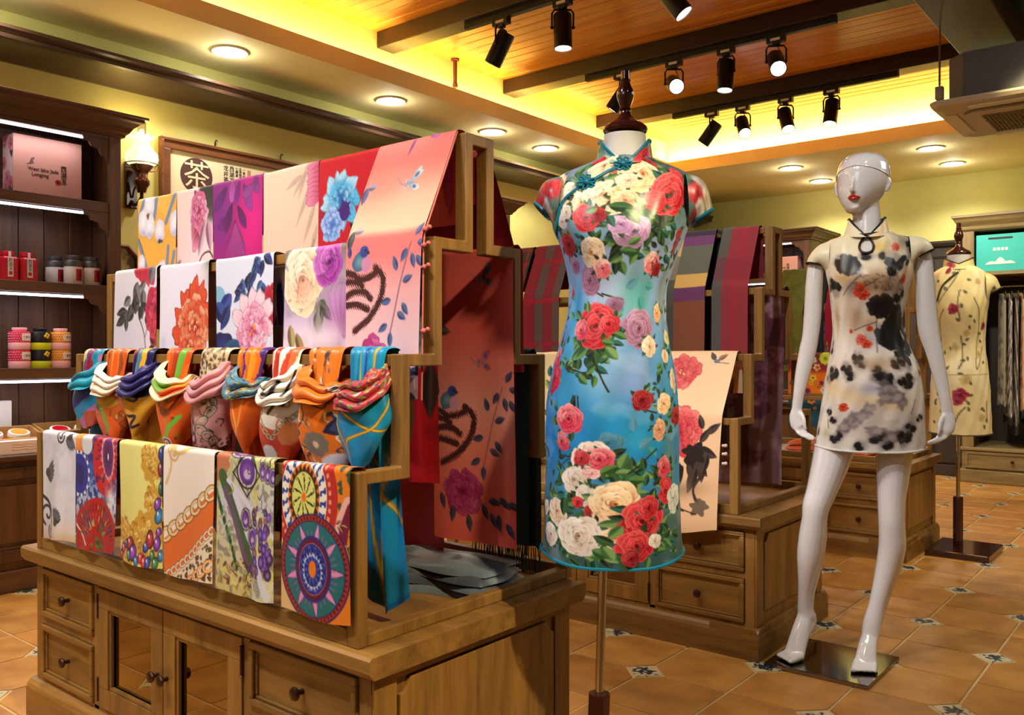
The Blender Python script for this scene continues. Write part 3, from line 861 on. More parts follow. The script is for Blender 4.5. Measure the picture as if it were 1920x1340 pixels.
def make_cabinet(y0, label):
    t = thing('display_cabinet', label, 'cabinet', (RX0, y0, 0), group='low oak display cabinets')
    D, H = .735, .515
    bx0, bx1, by0, by1 = .035, RL - .035, .035, D - .035
    MB().box(bx0, bx1, by0 + .02, by1, .02, H - .045).build('carcass', M['oak_z'], t)
    # plinth with rounded top
    pr = [(-.002, 0), (-.002, .085), (.003, .098), (.012, .108), (.024, .112), (.24, .112), (.24, 0)]
    mb = MB()
    mb.prism([(p[0] + .012, p[1]) for p in pr][:6] + [(.25, 0)], 'x', .012, RL - .012)
    mb.box(.02, RL - .02, .2, D - .02, 0, .105)
    mb.prism([(RL - .010, 0), (RL - .010, .085), (RL - .016, .098), (RL - .024, .108), (RL - .036, .112), (RL - .2, .112), (RL - .2, 0)], 'y', .0105, D - .010)
    mb.build('plinth', M['oak_x'], t)
    MB().prism([(0, H - .030), (0, H - .006), (.006, H), (D - .006, H), (D, H - .006), (D, H - .030), (D - .012, H - .045), (.012, H - .045)], 'x', 0, RL).build('top_slab', M['oak_x'], t)
    # face frame
    F = by0
    xs = [bx0, bx0 + .035, .40, .425, .755, .785, 1.115, 1.14, bx1 - .035, bx1]
    mb = MB()
    for a, b in ((xs[0], xs[1]), (xs[2], xs[3]), (xs[6], xs[7]), (xs[8], xs[9])):
        mb.box(a, b, F, F + .02, .11, H - .045)
    for a, b in ((xs[1], xs[2]), (xs[7], xs[8])):
        mb.box(a, b, F, F + .02, .285, .308)
    mb.box(xs[1], xs[8], F, F + .02, .11, .122).box(xs[1], xs[8], F, F + .02, H - .06, H - .045)
    mb.build('face_frame', M['oak_z'], t)
    def drawer(x0, x1, z0, z1):
        d = MB().box(x0, x1, F + .004, F + .02, z0, z1).build('drawer', M['oak_x'], t)
        mb = MB(); frame_panel(mb, x0, x1, z0, z1, F + .006, .016, .014)
        frame_panel(mb, x0 + .016, x1 - .016, z0 + .016, z1 - .016, F + .005, .008, .006)
        mb.build('drawer_moulding', M['oak_x'], d, bevel=.003)
        link('knob', knob_me, M['brass'], d, ((x0 + x1) / 2, F + .003, (z0 + z1) / 2))
    for z0, z1 in ((.124, .283), (.310, H - .062)):
        drawer(xs[1] + .003, xs[2] - .003, z0, z1)
        drawer(xs[7] + .003, xs[8] - .003, z0, z1)
    mid = .770
    for k, (x0, x1) in enumerate(((xs[3] + .003, mid - .0015), (mid + .0015, xs[6] - .003))):
        mb = MB(); z0, z1 = .124, H - .062; w = .055
        frame_panel(mb, x0, x1, z0, z1, F + .016, w, .020)
        frame_panel(mb, x0 + w, x1 - w, z0 + w, z1 - w, F + .010, .010, .010)
        d = mb.build('door', M['oak_z'], t, bevel=.002)
        MB().box(x0 + w, x1 - w, F + .012, F + .015, z0 + w, z1 - w).build('glass_pane', M['doorglass'], d)
        link('knob', knob_me, M['brass'], d, (mid + (-.022 if k == 0 else .022), F - .004, .285))
        for z in (.17, .40):
            link('hinge', hinge_me, M['bronze'], d, ((x0 if k == 0 else x1), F - .003, z))
    # side panels with routed border (notched corners)
    def notch(a0, a1, z0, z1, n=.03):
        return [(a0, z0), (a1, z0), (a1, z1 - n), (a1 - n * .35, z1 - n * .9), (a1 - n * .8, z1 - n * .35), (a1 - n, z1), (a0 + n, z1), (a0 + n * .8, z1 - n * .35), (a0 + n * .35, z1 - n * .9), (a0, z1 - n)]
    for x, sgn in ((bx1, 1), (bx0, -1)):
        mb = MB()
        mb.prism(notch(by0 + .07, by1 - .07, .16, H - .075), 'x', x, x + sgn * .010)
        e = .008
        mb.prism([(by0 + .001, .112), (by0 + .062, .112), (by0 + .062, H - .07), (by1 - .062, H - .07), (by1 - .062, .112), (by1, .112), (by1, H - .045), (by0 + .001, H - .045)], 'x', x, x + sgn * e)
        mb.build('side_panel', M['oak_z'], t, bevel=.002)
    return t
def step_outline():
    prof = [(0, 0), (0, .35), (.117, .35), (.117, .585), (.215, .585), (.215, .840), (.317, .840), (.317, 1.085)]
    W = .733
    return prof + [(W - y, z) for y, z in reversed(prof)]
def offset_poly(P, d):
    """shift the open stepped outline inwards by d (axis aligned)"""
    out = []
    n = len(P)
    for i, (y, z) in enumerate(P):
        a = P[i - 1] if i > 0 else None; b = P[i + 1] if i < n - 1 else None
        def nrm(p, q):
            dy, dz = q[0] - p[0], q[1] - p[1]
            L = math.hypot(dy, dz); return (dz / L, -dy / L)
        ny = nz = 0
        if a: m = nrm(a, P[i]); ny += m[0]; nz += m[1]
        if b: m = nrm(P[i], b); ny += m[0]; nz += m[1]
        if a and b and abs(ny) > .5 and abs(nz) > .5: pass
        out.append((y + ny * d, z + nz * d))
    return out
RAILS = [(0, .35), (.117, .585), (.215, .840), (.317, 1.085)]
FX0, FX1, FT, FB = .06, RL - .058, .034, .026   # frame ends, member width in x, member depth
def make_frame(y0, label, fo=0.0):
    t = thing('stepped_display_frame', label, 'display frame', (RX0 + fo, y0 + .022, .515), group='stepped oak scarf frames')
    P = step_outline(); Q = offset_poly(P, FB)
    n = len(P)
    for x in (FX0, FX1 - FT):
        mb = MB()
        vs = [(x, y, z) for y, z in P] + [(x, y, z) for y, z in Q]
        vs += [(x + FT, y, z) for y, z in P] + [(x + FT, y, z) for y, z in Q]
        fs = []
        for i in range(n - 1):
            fs += [(i, i + 1, n + i + 1, n + i), (2 * n + i + 1, 2 * n + i, 3 * n + i, 3 * n + i + 1), (2 * n + i, 2 * n + i + 1, i + 1, i), (n + i, n + i + 1, 3 * n + i + 1, 3 * n + i)]
        fs += [(0, n, 3 * n, 2 * n), (n - 1, 3 * n - 1, 4 * n - 1, 2 * n - 1)][:1]
        mb.add(vs, fs)
        mb.box(x, x + FT, FB, .733 - FB, 0, FB)
        mb.build('side_frame', M['oak_z'], t, bevel=.003)
    for y, z in RAILS:
        MB().box(FX0 + FT, FX1 - FT, y + .001, y + .023, z - .026, z - .001).build('rail', M['oak_x'], t, bevel=.002)
        MB().box(FX0 + FT, FX1 - FT, .733 - y - .023, .733 - y - .001, z - .026, z - .001).build('rail', M['oak_x'], t, bevel=.002)
    for y in (0.001, .733 - .025):
        MB().box(FX0 + FT, FX1 - FT, y, y + .024, 0, .034).build('bottom_rail', M['oak_x'], t, bevel=.002)
    return t
CY = [1.123, 2.950, 4.835]
make_cabinet(CY[0], 'low oak cabinet with drawers and two glass doors, nearest, under the silk scarves')
make_cabinet(CY[1], 'low oak cabinet in the middle, behind the blue floral dress, under plaid scarves')
make_cabinet(CY[2], 'low oak cabinet behind the legs of the white mannequin, farthest of three')
make_frame(CY[0], 'stepped oak frame on the nearest low cabinet, hung with rows of printed silk scarves')
make_frame(CY[1], 'stepped oak frame on the middle cabinet, hung with plaid wool scarves', -.035)
make_frame(CY[2], 'stepped oak frame on the farthest cabinet, half hidden behind the white mannequin')

# ------------------------------------------------------------------ tall tea cabinets along the walls (local: front towards +y', built along x', then turned)
def ogee_bracket(s=1.0):
    return [(0, 0), (.13 * s, 0), (.125 * s, -.018 * s), (.10 * s, -.024 * s), (.085 * s, -.045 * s), (.05 * s, -.055 * s), (.035 * s, -.085 * s), (.012 * s, -.10 * s), (0, -.13 * s)]
def tall_cabinet(name, label, loc, rotz, W, D=.42, base_d=.12, zb=.635, H=2.315, shelves=(1.03, 1.446, 1.867), wd='wal', base=True, led=True, group='tall dark wood shop cabinets', led_mat='led', side_led=.17, mid=(), planks=True):
    """origin: right-hand back corner of the hutch on the floor, body along -x, front towards -y"""
    t = thing(name, label, 'cabinet', loc, rotz, group)
    X, Y, Z = M[wd + '_x'], M[wd + '_y'], M[wd + '_z']
    if base:
        yb = -D - base_d
        MB().box(-W, 0, yb + .03, 0, .0, zb - .03).build('lower_body', Z, t)
        MB().box(-W - .01, .012, yb + .012, 0, 0, .10).build('plinth', X, t, bevel=.006)
        MB().prism([(yb - .012, zb - .028), (yb - .012, zb - .006), (yb - .004, zb), (0, zb), (0, zb - .028)], 'x', -W - .012, .015).build('worktop', X, t, bevel=.004)
        n = max(1, round(W / .62)); w = W / n
        for k in range(n):
            x0, x1 = -W + k * w + .02, -W + (k + 1) * w - .02
            mb = MB(); frame_panel(mb, x0, x1, .14, zb - .06, yb + .03, .055, .020); frame_panel(mb, x0 + .055, x1 - .055, .195, zb - .115, yb + .03, .014, .012)
            d = mb.build('door', Z, t, bevel=.003)
            MB().box(x0 + .085, x1 - .085, yb + .022, yb + .03, .225, zb - .145).build('door_panel', Z, d, bevel=.004)
            link('knob', knob_me, M['bronze'], d, (x1 - .03, yb + .010, .42))
    z0 = zb if base else 0
    for x in (-W, -.024):
        MB().box(x, x + .024, -D, 0, z0, H - .08).build('side_board', Z, t)
    for x in (-W, -.062) + tuple(mid):
        MB().box(x, x + .062, -D - .012, -D + .012, z0, H - .08).build('stile', Z, t, bevel=.003)
    if planks:
        nb = int(round((W - .048) / .118)); pw = (W - .048) / nb
        for k in range(nb):
            MB().box(-W + .024 + k * pw + .001, -W + .024 + (k + 1) * pw - .001, -.02, -.006, z0, H - .08).build('back_plank', Z, t, bevel=.004)
    MB().box(-W, 0, -.006, 0, z0, H - .08).build('back_board', Z, t)
    for z in shelves:
        MB().box(-W + .024, -.024, -D + .004, -.02, z - .022, z).build('shelf', X, t)
        MB().box(-W + .062, -.062, -D - .008, -D + .004, z - .05, z + .002).build('shelf_edge', X, t, bevel=.003)
    MB().box(-W + .062, -.062, -D - .010, -D + .010, H - .125, H - .07).build('top_rail', X, t)
    # scalloped corner brackets under every rail
    B = ogee_bracket()
    for z in tuple(s - .05 for s in shelves) + (H - .125,):
        for sg, x in ((1, -W + .062), (-1, -.062)):
            MB().prism([(x + sg * p[0], z + p[1]) for p in (B if sg > 0 else B[::-1])], 'y', -D - .006, -D + .008).build('bracket', Z, t)
    # cornice
    ov = .0
    prof = [(0, H - .105), (.014, H - .105), (.018, H - .092), (.03, H - .082), (.045, H - .058), (.07, H - .035), (.085, H - .027), (.085, H - .016), (.10, H - .012), (.10, H)]
    R = [[(-W - a, -D - .012 - a, z), (0 + a, -D - .012 - a, z), (0 + a, 0, z), (-W - a, 0, z)] for a, z in prof]
    MB().rings(R).build('cornice', X, t, bevel=.002)
    if led:
        for z in tuple(s - .056 for s in shelves) + (H - .127,):
            l = MB().box(-W + side_led, -side_led, -D - .002, -D + .012, z - .012, z).build('led_strip', M[led_mat], t, bevel=.004)
            lamp('AREA', 'led_glow', (-W / 2, -D + .03, z - .022), 1.0 * W, (.92, .90, 1.0), size=W - 2 * side_led, size_y=.03, parent=t)
    return t
# left wall cabinet with tea tins: right end at y=2.226 ; front faces +x
tall_cabinet('tea_cabinet', 'tall dark walnut tea cabinet with lit shelves, nearest on the left wall', (XL + .005, 2.226, 0), PI / 2, 1.52, D=.27, base_d=.10)
tall_cabinet('tea_cabinet', 'tall walnut cabinet farther along the left wall, only its cornice end showing', (XL + .005, 5.40, 0), PI / 2, 1.5, D=.27, base_d=.10, zb=.635)
tall_cabinet('tea_cabinet', 'dark walnut cabinet on the back wall with pink gift box, left of the mannequin shoulder', (-3.12, YB - .005, 0), 0, 1.50, D=.58, base_d=.08, H=2.335, shelves=(1.05, 1.45, 1.875))

# picture frames
def text(name, s, size, m, parent, loc, rot, depth=.0006, align='CENTER'):
    cu = bpy.data.curves.new(name, 'FONT')
    cu.body = s; cu.size = size; cu.align_x = align; cu.align_y = 'CENTER'; cu.extrude = depth; cu.resolution_u = 2
    o = bpy.data.objects.new(name, cu)
    COL.objects.link(o)
    bpy.context.view_layer.update()
    me = bpy.data.meshes.new_from_object(o.evaluated_get(bpy.context.evaluated_depsgraph_get()))
    bpy.data.objects.remove(o)
    return link(name, me, m, parent, loc, rot)
RXW = (PI / 2, 0, PI / 2)      # text on a plane facing +x, reading along +y
RYW = (PI / 2, 0, 0)           # text on a plane facing -y
M['frame'] = wood('picture_frame_wood', S(84, 48, 26), S(132, 82, 46), 'y', 1.5, .4)
py0, py1, pz0, pz1 = 2.585, 3.78, 1.42, 2.335
t = thing('framed_poster', 'large brown framed tea poster with a round brown seal on the left wall', 'picture', (XL, py0, pz0))
w_, h_ = py1 - py0, pz1 - pz0
mb = MB(); fw = .062
for a in ((0, w_, 0, fw), (0, w_, h_ - fw, h_), (0, fw, fw, h_ - fw), (w_ - fw, w_, fw, h_ - fw)):
    mb.box(.002, .030, *a)
for a in ((-.0, w_, -.0, .018), (0, w_, h_ - .018, h_), (0, .018, .018, h_ - .018), (w_ - .018, w_, .018, h_ - .018)):
    mb.box(.03, .042, *a)
mb.build('frame', M['frame'], t, bevel=.004)
MB().box(.001, .010, fw, w_ - fw, fw, h_ - fw).build('paper', M['paper'], t)
cy, cz = .235, 2.145 - pz0
seal = MB().lathe([(0, .0105), (.097, .0105), (.104, .0110), (0, .0112)], n=40, axis='x', c=(0, cy, cz)).build('round_seal', M['inkbrown'], t)
text('seal_character', '茶', .175, M['paper'], seal, (.0125, cy, cz - .008), RXW, .0008)
for k, (s_, sz, dy) in enumerate((('龙\n井\n茶', .036, .430), ('西\n湖\n玉', .036, .470), ('七\n两\n茶', .021, .505), ('正\n宗\n西\n湖', .019, .530), ('一\n年\n好\n茶', .021, .556))):
    n_ = s_.count('\n') + 1
    text('lettering', s_, sz, M['ink'], t, (.0112, dy, 2.240 - pz0 - sz * n_ * .5), RXW)
MB().box(.0102, .0110, .580, .604, 2.195 - pz0, 2.235 - pz0).build('red_stamp', mat('stamp_red', S(200, 140, 120), .7, vary=.1), t)
for y in (.36, .83):
    MB().tube([(.004, y, h_ + .0), (.006, y, h_ + .035), (.014, y + .004, h_ + .045), (.018, y + .008, h_ + .035)], .004, 6).build('hook', M['bronze'], t, True)
# small octagonal picture
t = thing('octagonal_picture', 'small octagonal wooden framed picture beside the tea cabinet, under the lamp', 'picture', (XL, 2.352, 1.585))
def octo(r): return [(r * math.cos(PI / 8 + k * PI / 4), r * math.sin(PI / 8 + k * PI / 4)) for k in range(8)]
o8, i8 = octo(.122), octo(.102)
mb = MB(); vs = [(.002, *p) for p in o8] + [(.030, *p) for p in o8] + [(.034, *p) for p in octo(.112)] + [(.022, *p) for p in i8] + [(.004, *p) for p in i8]
mb.add(vs, [(r * 8 + k, r * 8 + (k + 1) % 8, (r + 1) * 8 + (k + 1) % 8, (r + 1) * 8 + k) for r in range(4) for k in range(8)])
mb.build('frame', M['frame'], t)
pm = Print(.34, .34, 60, 60, (176, 164, 104), 5)
pm.tint(sm((pm.noise(.05) - .45) * 8), (70, 64, 40), .8)
G = np.stack([np.full_like(pm.X, .010), pm.X - .17, .17 - pm.Y], -1)
keep = (np.hypot(pm.X - .17, pm.Y - .17) < .105)[:-1, :-1]
link('picture', grid_mesh('picture', G, pm.a, keep=keep), M['silk'], t)

# oil-lamp style wall sconce
t = thing('wall_lamp', 'oil-lamp style wall sconce with glowing frilled milk glass globe beside the cabinet', 'lamp', (XL, 2.42, 2.0))
bx = .13
MB().box(.0, .022, -.035, .035, -.10, .16).build('back_plate', M['mahog'], t, bevel=.008)
MB().tube([(.02, 0, -.06), (.05, 0, -.085), (.09, 0, -.080), (bx, 0, -.05), (bx, 0, -.02)], .010, 8).tube([(.03, 0, -.04), (.045, .0, .0), (.07, 0, .02), (.06, 0, .05)], .006, 6).build('arm', M['bronze'], t, True)
MB().lathe([(.0, -.03), (.022, -.025), (.028, 0), (.042, .02), (.042, .04), (.030, .055), (.030, .075), (.034, .08), (0, .085)], (bx, 0, 0), 16).build('font', M['mahog'], t, True)
MB().lathe([(.028, .08), (.045, .10), (.058, .118), (.060, .122), (.055, .122)], (bx, 0, 0), 20, caps=False).tube([(bx + .03, .03, .09), (bx + .05, .055, .095), (bx + .055, .06, .12)], .004, 6).tube([(bx + .0 + .03, -.03, .09), (bx + .05, -.055, .095), (bx + .055, -.06, .12)], .004, 6).lathe([(.078, .128), (.084, .131), (.078, .134)], (bx, 0, 0), 24, caps=False).build('gallery', M['bronze'], t, True)
R = []
for r, z in ((.052, .120), (.075, .132), (.086, .158), (.082, .185), (.060, .212), (.044, .228), (.040, .245), (.045, .262)):
    R.append([(bx + r * math.cos(a), r * math.sin(a), z) for a in np.linspace(0, 2 * PI, 48, endpoint=False)])
for r, z in ((.058, .276), (.066, .280)):
    R.append([(bx + r * (1 + .10 * math.cos(8 * a)) * math.cos(a), r * (1 + .10 * math.cos(8 * a)) * math.sin(a), z + .008 * math.cos(8 * a)) for a in np.linspace(0, 2 * PI, 48, endpoint=False)])
MB().rings(R, False).build('glass_shade', M['globe'], t, True)
MB().lathe([(.022, .20), (.022, .352), (.0235, .356), (.021, .356), (.0200, .352), (.020, .20)], (bx, 0, 0), 20, caps=False).build('chimney', M['glass'], t, True)
lamp('POINT', 'sconce_glow', (bx, 0, .30), 6, (1.0, .72, .34), size=.05, parent=t)
lamp('POINT', 'sconce_glow', (bx + .1, 0, .14), 3, (1.0, .72, .34), size=.05, parent=t)

# ------------------------------------------------------------------ draped scarves
def resample(P, n):
    P = np.array(P, float)
    d = np.r_[0, np.cumsum(np.hypot(*np.diff(P, axis=0).T))]
    s = np.linspace(0, d[-1], n)
    return np.stack([np.interp(s, d, P[:, k]) for k in range(2)], -1), d[-1]
def roundpath(P, r=.02, n=6):
    """fillet the corners of a (y,z) polyline"""
    P = [np.array(p, float) for p in P]; out = [P[0]]
    for i in range(1, len(P) - 1):
        a, b, c = P[i - 1], P[i], P[i + 1]
        la, lc = np.linalg.norm(a - b), np.linalg.norm(c - b)
        q = min(r, la * .45, lc * .45)
        p0 = b + (a - b) / la * q; p1 = b + (c - b) / lc * q
        for t in np.linspace(0, 1, n):
            out.append((1 - t) ** 2 * p0 + 2 * t * (1 - t) * b + t * t * p1)
    out.append(P[-1])
    return np.array(out)
def drape(name, label, group, front, back, x0, x1, paint, seed=0, amp=.004, nfold=2.3, m='silk', cell=.0026, taper=.0, wave=.004, cat='scarf', sag=0.0, grow=1.0, bell=0.0):
    """front: (y,z) polyline from the rail crest down; back: short polyline behind the rail (from crest down)"""
    r = np.random.RandomState(seed + 11)
    w = x1 - x0
    F0 = roundpath(front)
    nv = 0
    _, L = resample(F0, 2)
    nv = max(30, int(L / (cell * 1.15))); nu = max(24, int(w / cell))
    Fp, L = resample(F0, nv)
    Bp, LB = resample(roundpath(back), 14)
    path = np.concatenate([Bp[:0:-1], Fp])
    s = np.r_[-np.linspace(0, LB, 14)[:0:-1], np.linspace(0, L, nv)]
    pr = Print(w, L, nu, nv, (220, 220, 220), seed)
    paint(pr)
    C = np.concatenate([pr.a[:13][::-1], pr.a])
    u = np.linspace(0, 1, nu)
    tg = np.gradient(path, axis=0); tg /= np.linalg.norm(tg, axis=1)[:, None] + 1e-9
    nr = np.stack([tg[:, 1], -tg[:, 0]], -1)            # outward for a downward path
    g = np.clip(np.abs(s) / max(L, .1), 0, 1)[:, None] ** grow
    ph = r.rand(4) * 6.28
    f = (np.sin(u * nfold * 6.28 + ph[0])[None] * (0.25 + g) + .6 * np.sin(u * nfold * 1.9 * 6.28 + ph[1] + 2 * g) * g + .5 * np.sin(u * 3.1 + s[:, None] * 9 + ph[2])) * amp
    f = f + amp * 1.2
    Y = path[:, :1] + nr[:, :1] * f
    Z = path[:, 1:] + nr[:, 1:] * f + (np.sin(u * 5 + ph[3])[None] * wave + (u - .5)[None] * wave * 1.5) * g * (s[:, None] > 0)
    Z = Z - sag * np.sin(u * PI)[None] * g
    X = x0 + w * (u[None] * np.ones_like(g))
    cx = (x0 + x1) / 2
    X = cx + (X - cx) * (1 - taper * g) + bell * g * (s[:, None] > 0)
    # pinch edges inward at the fold crest a little
    P = np.stack([X, Y, Z], -1)
    o = link(name, grid_mesh(name, P, C), M[m])
    return tag(o, label, cat, group)

YK = [c + .022 for c in CY]; ZK = .515
def over(rack, rail, length, back=.10, gap=.004, side=1):
    """front/back paths over a rail hanging straight down"""
    y, z = RAILS[rail]
    y0 = YK[rack] + (y if side > 0 else .733 - y); z0 = ZK + z
    s = side
    front = [(y0 + s * .012, z0 + gap), (y0 - s * gap, z0 + gap), (y0 - s * (gap + .003), z0 - length)]
    bk = [(y0 + s * .012, z0 + gap), (y0 + s * (.024 + gap), z0 + gap), (y0 + s * (.024 + gap), z0 - back)]
    return front, bk
GR_TOP, GR_2, GR_3, GR_4 = 'long scarves over the top rail', 'printed scarves on the second rail', 'knotted scarves on the third rail', 'folded scarves on the lowest rail'

# --- lowest row of the nearest frame
def pr_greyswirl(p):
    w, h = p.w, p.h
    p.vgrad([(0, (226, 226, 238)), (.75, (222, 222, 234)), (.92, (226, 212, 206)), (1, (214, 180, 140))])
    p.tint(sm((p.noise(.05) - .5) * 4), (196, 198, 214), .5)
    g = (54, 54, 66)
    def spray(x, y, r, a):
        for k in range(7):
            p.leaf(x, y, r * (1 - .06 * k), r * .34, a - .9 + k * .3, (98, 100, 116), (40, 42, 52))
        p.blob(x, y, r * .25, r * .25, (70, 66, 60))
    spray(.03 * w / .2, .13, .055, 0.1); spray(w * .82, .02, .05, 1.7); spray(w * .45, .27, .05, -1.2)
    p.swirl(w * .55, .02, .022, g, .006); p.swirl(w * .12, .25, .035, g, .008, 1.1, 2.0); p.swirl(w * .24, .30, .022, (80, 70, 60), .006, 1.3, 4, -1)
    p.curve([(0, .20), (w * .15, .215), (w * .27, .25), (w * .25, .29)], .010, g)
def pr_medallion(p):
    w, h = p.w, p.h
    p.vgrad([(0, (180, 60, 50)), (.3, (40, 90, 180)), (.6, (200, 205, 220)), (1, (150, 30, 40))])
    p.tint(sm((p.noise(.012, 2) - .5) * 9), (28, 40, 120), .8)
    p.blob(w * .02, .02, .07, .045, (226, 120, 50), c2=(240, 170, 90)); p.blob(w * .3, .03, .03, .03, (210, 214, 224))
    p.blob(w * .72, .075, .066, .098, (196, 34, 44), rag=.03); p.tint(sm((p.noise(.01, 2) - .62) * 10) * (p.Y < .17) * (p.X > w * .4), (60, 20, 100), .8)
    p.blob(w * .78, .06, .040, .066, (228, 150, 150), rag=.06, lobes=20); p.blob(w * .78, .06, .031, .055, (110, 34, 120), c2=(60, 14, 70), rag=.04); p.blob(w * .78, .06, .004, .010, (240, 240, 240))
    p.ring(w * .10, .115, 0, .064, (235, 235, 240)); p.ring(w * .10, .115, 0, .055, (30, 40, 150)); p.ring(w * .10, .115, .056, .064, (30, 60, 160), n=16)
    p.ring(w * .10, .115, 0, .03, (16, 26, 110))
    p.wash(w * .85, .17, .03, .03, (240, 236, 230), .9)
    p.blob(w * .5, .275, w * .5, .098, (176, 30, 40), rag=.03)
    for k in range(70):
        a = p.r.uniform(-2.9, -.2); d = p.r.uniform(.03, .095)
        p.leaf(w * .5 + d * 1.05 * math.cos(a), .30 + d * math.sin(a), .022, .007, a, [(40, 70, 150), (220, 170, 90), (120, 20, 30), (200, 60, 60)][k % 4])
    for k in range(40):
        p.blob(w * .55 + p.r.normal() * .016, .25 + p.r.rand() * .07, .004, .006, [(60, 130, 60), (30, 80, 40), (150, 60, 40)][k % 3])
    p.curve([(w * .0, .255), (w * .15, .28), (w * .3, .305)], .006, (240, 235, 225))
    for k in range(26):
        a = p.r.rand() * 6.28; p.stroke([(w * .78 + .045 * math.cos(a), .06 + .075 * math.sin(a)), (w * .78 + .056 * math.cos(a), .06 + .09 * math.sin(a))], .004, [(70, 20, 90), (40, 50, 130), (226, 120, 120)][k % 3])
    for k in range(22):
        a = -.15 - k * .13; p.stroke([(w * .5 + .085 * math.cos(a), .30 + .088 * math.sin(a)), (w * .5 + .105 * math.cos(a), .30 + .108 * math.sin(a))], .003, (90, 16, 26))
def pr_jewels(p):
    w, h = p.w, p.h
    p.vgrad([(0, (232, 228, 140)), (1, (226, 216, 120))])
    gold = [(206, 158, 60), (232, 196, 100), (166, 116, 40), (240, 214, 140)]
    for x, y, r in ((.75, .06, .05), (.78, .15, .04), (.6, .23, .05), (.85, .22, .05), (.35, .26, .045), (.1, .24, .035), (.2, .30, .04), (.7, .29, .05), (.62, .04, .025)):
        p.blob(w * x, y, r, r, gold[0], rag=.06, lobes=9)
        for k in range(22):
            a = p.r.rand() * 6.28; d = r * p.r.rand() ** .5
            p.curve([(w * x + d * math.cos(a), y + d * math.sin(a)), (w * x + d * math.cos(a) + r * .2, y + d * math.sin(a) - r * .1), (w * x + d * math.cos(a) + r * .3, y + d * math.sin(a) + r * .12)], r * .09, gold[1 + k % 3], n=4)
    jw = [(30, 60, 150), (150, 20, 40), (40, 110, 60), (110, 40, 150), (30, 110, 170), (190, 40, 50)]
    for k, (x, y) in enumerate([(.97, .03), (.96, .07), (.97, .12), (.9, .16), (.93, .19), (.1, .29), (.2, .275), (.3, .27), (.28, .30), (.38, .29), (.45, .31), (.55, .30), (.66, .27), (.75, .25), (.8, .29), (.9, .26), (.97, .29), (.62, .31), (.7, .31), (.05, .31), (.86, .31), (.93, .23)]):
        r = p.r.uniform(.010, .018)
        p.blob(w * x, y, r * 1.05, r * 1.4, (40, 30, 30), ang=p.r.rand()); p.blob(w * x, y, r * .9, r * 1.25, jw[k % 6], c2=[min(255, v + 60) for v in jw[k % 6]], ang=p.r.rand()); p.blob(w * x - r * .3, y - r * .4, r * .25, r * .3, (240, 240, 250), soft=.004)
    p.tint(sm((p.X - w * .93) / .01) * (p.Y < .14), (24, 40, 70), .75)
def pr_chain(p):
    w, h = p.w, p.h
    d = p.Y - (.235 - p.X * .62)
    p.vgrad([(0, (244, 232, 220)), (1, (240, 226, 214))])
    p.tint(sm(d / .003), (226, 112, 50)); p.tint(sm((d - .105) / .003), (238, 220, 190))
    p.leopard(sm((d - .115) / .004), cell=.017)
    p.chain([(-.01, .235), (w * 1.02, .235 - w * .62)], .024, (240, 208, 150), (120, 70, 36)); p.chain([(-.01, .335), (w * .5, .335 - w * .31), (w * 1.02, .335 - w * .66)], .014, (244, 228, 196), (130, 90, 60))
    p.curve([(.01, .0), (w * .15, .05), (w * .05, .10)], .008, (222, 190, 140)); p.curve([(w * .12, .01), (w * .3, .025), (w * .6, .0)], .010, (226, 190, 120)); p.swirl(w * .2, .025, .02, (214, 176, 120), .006)
    p.chain([(w * .45, .335), (w, .275)], .02, (244, 200, 130), (180, 80, 40))
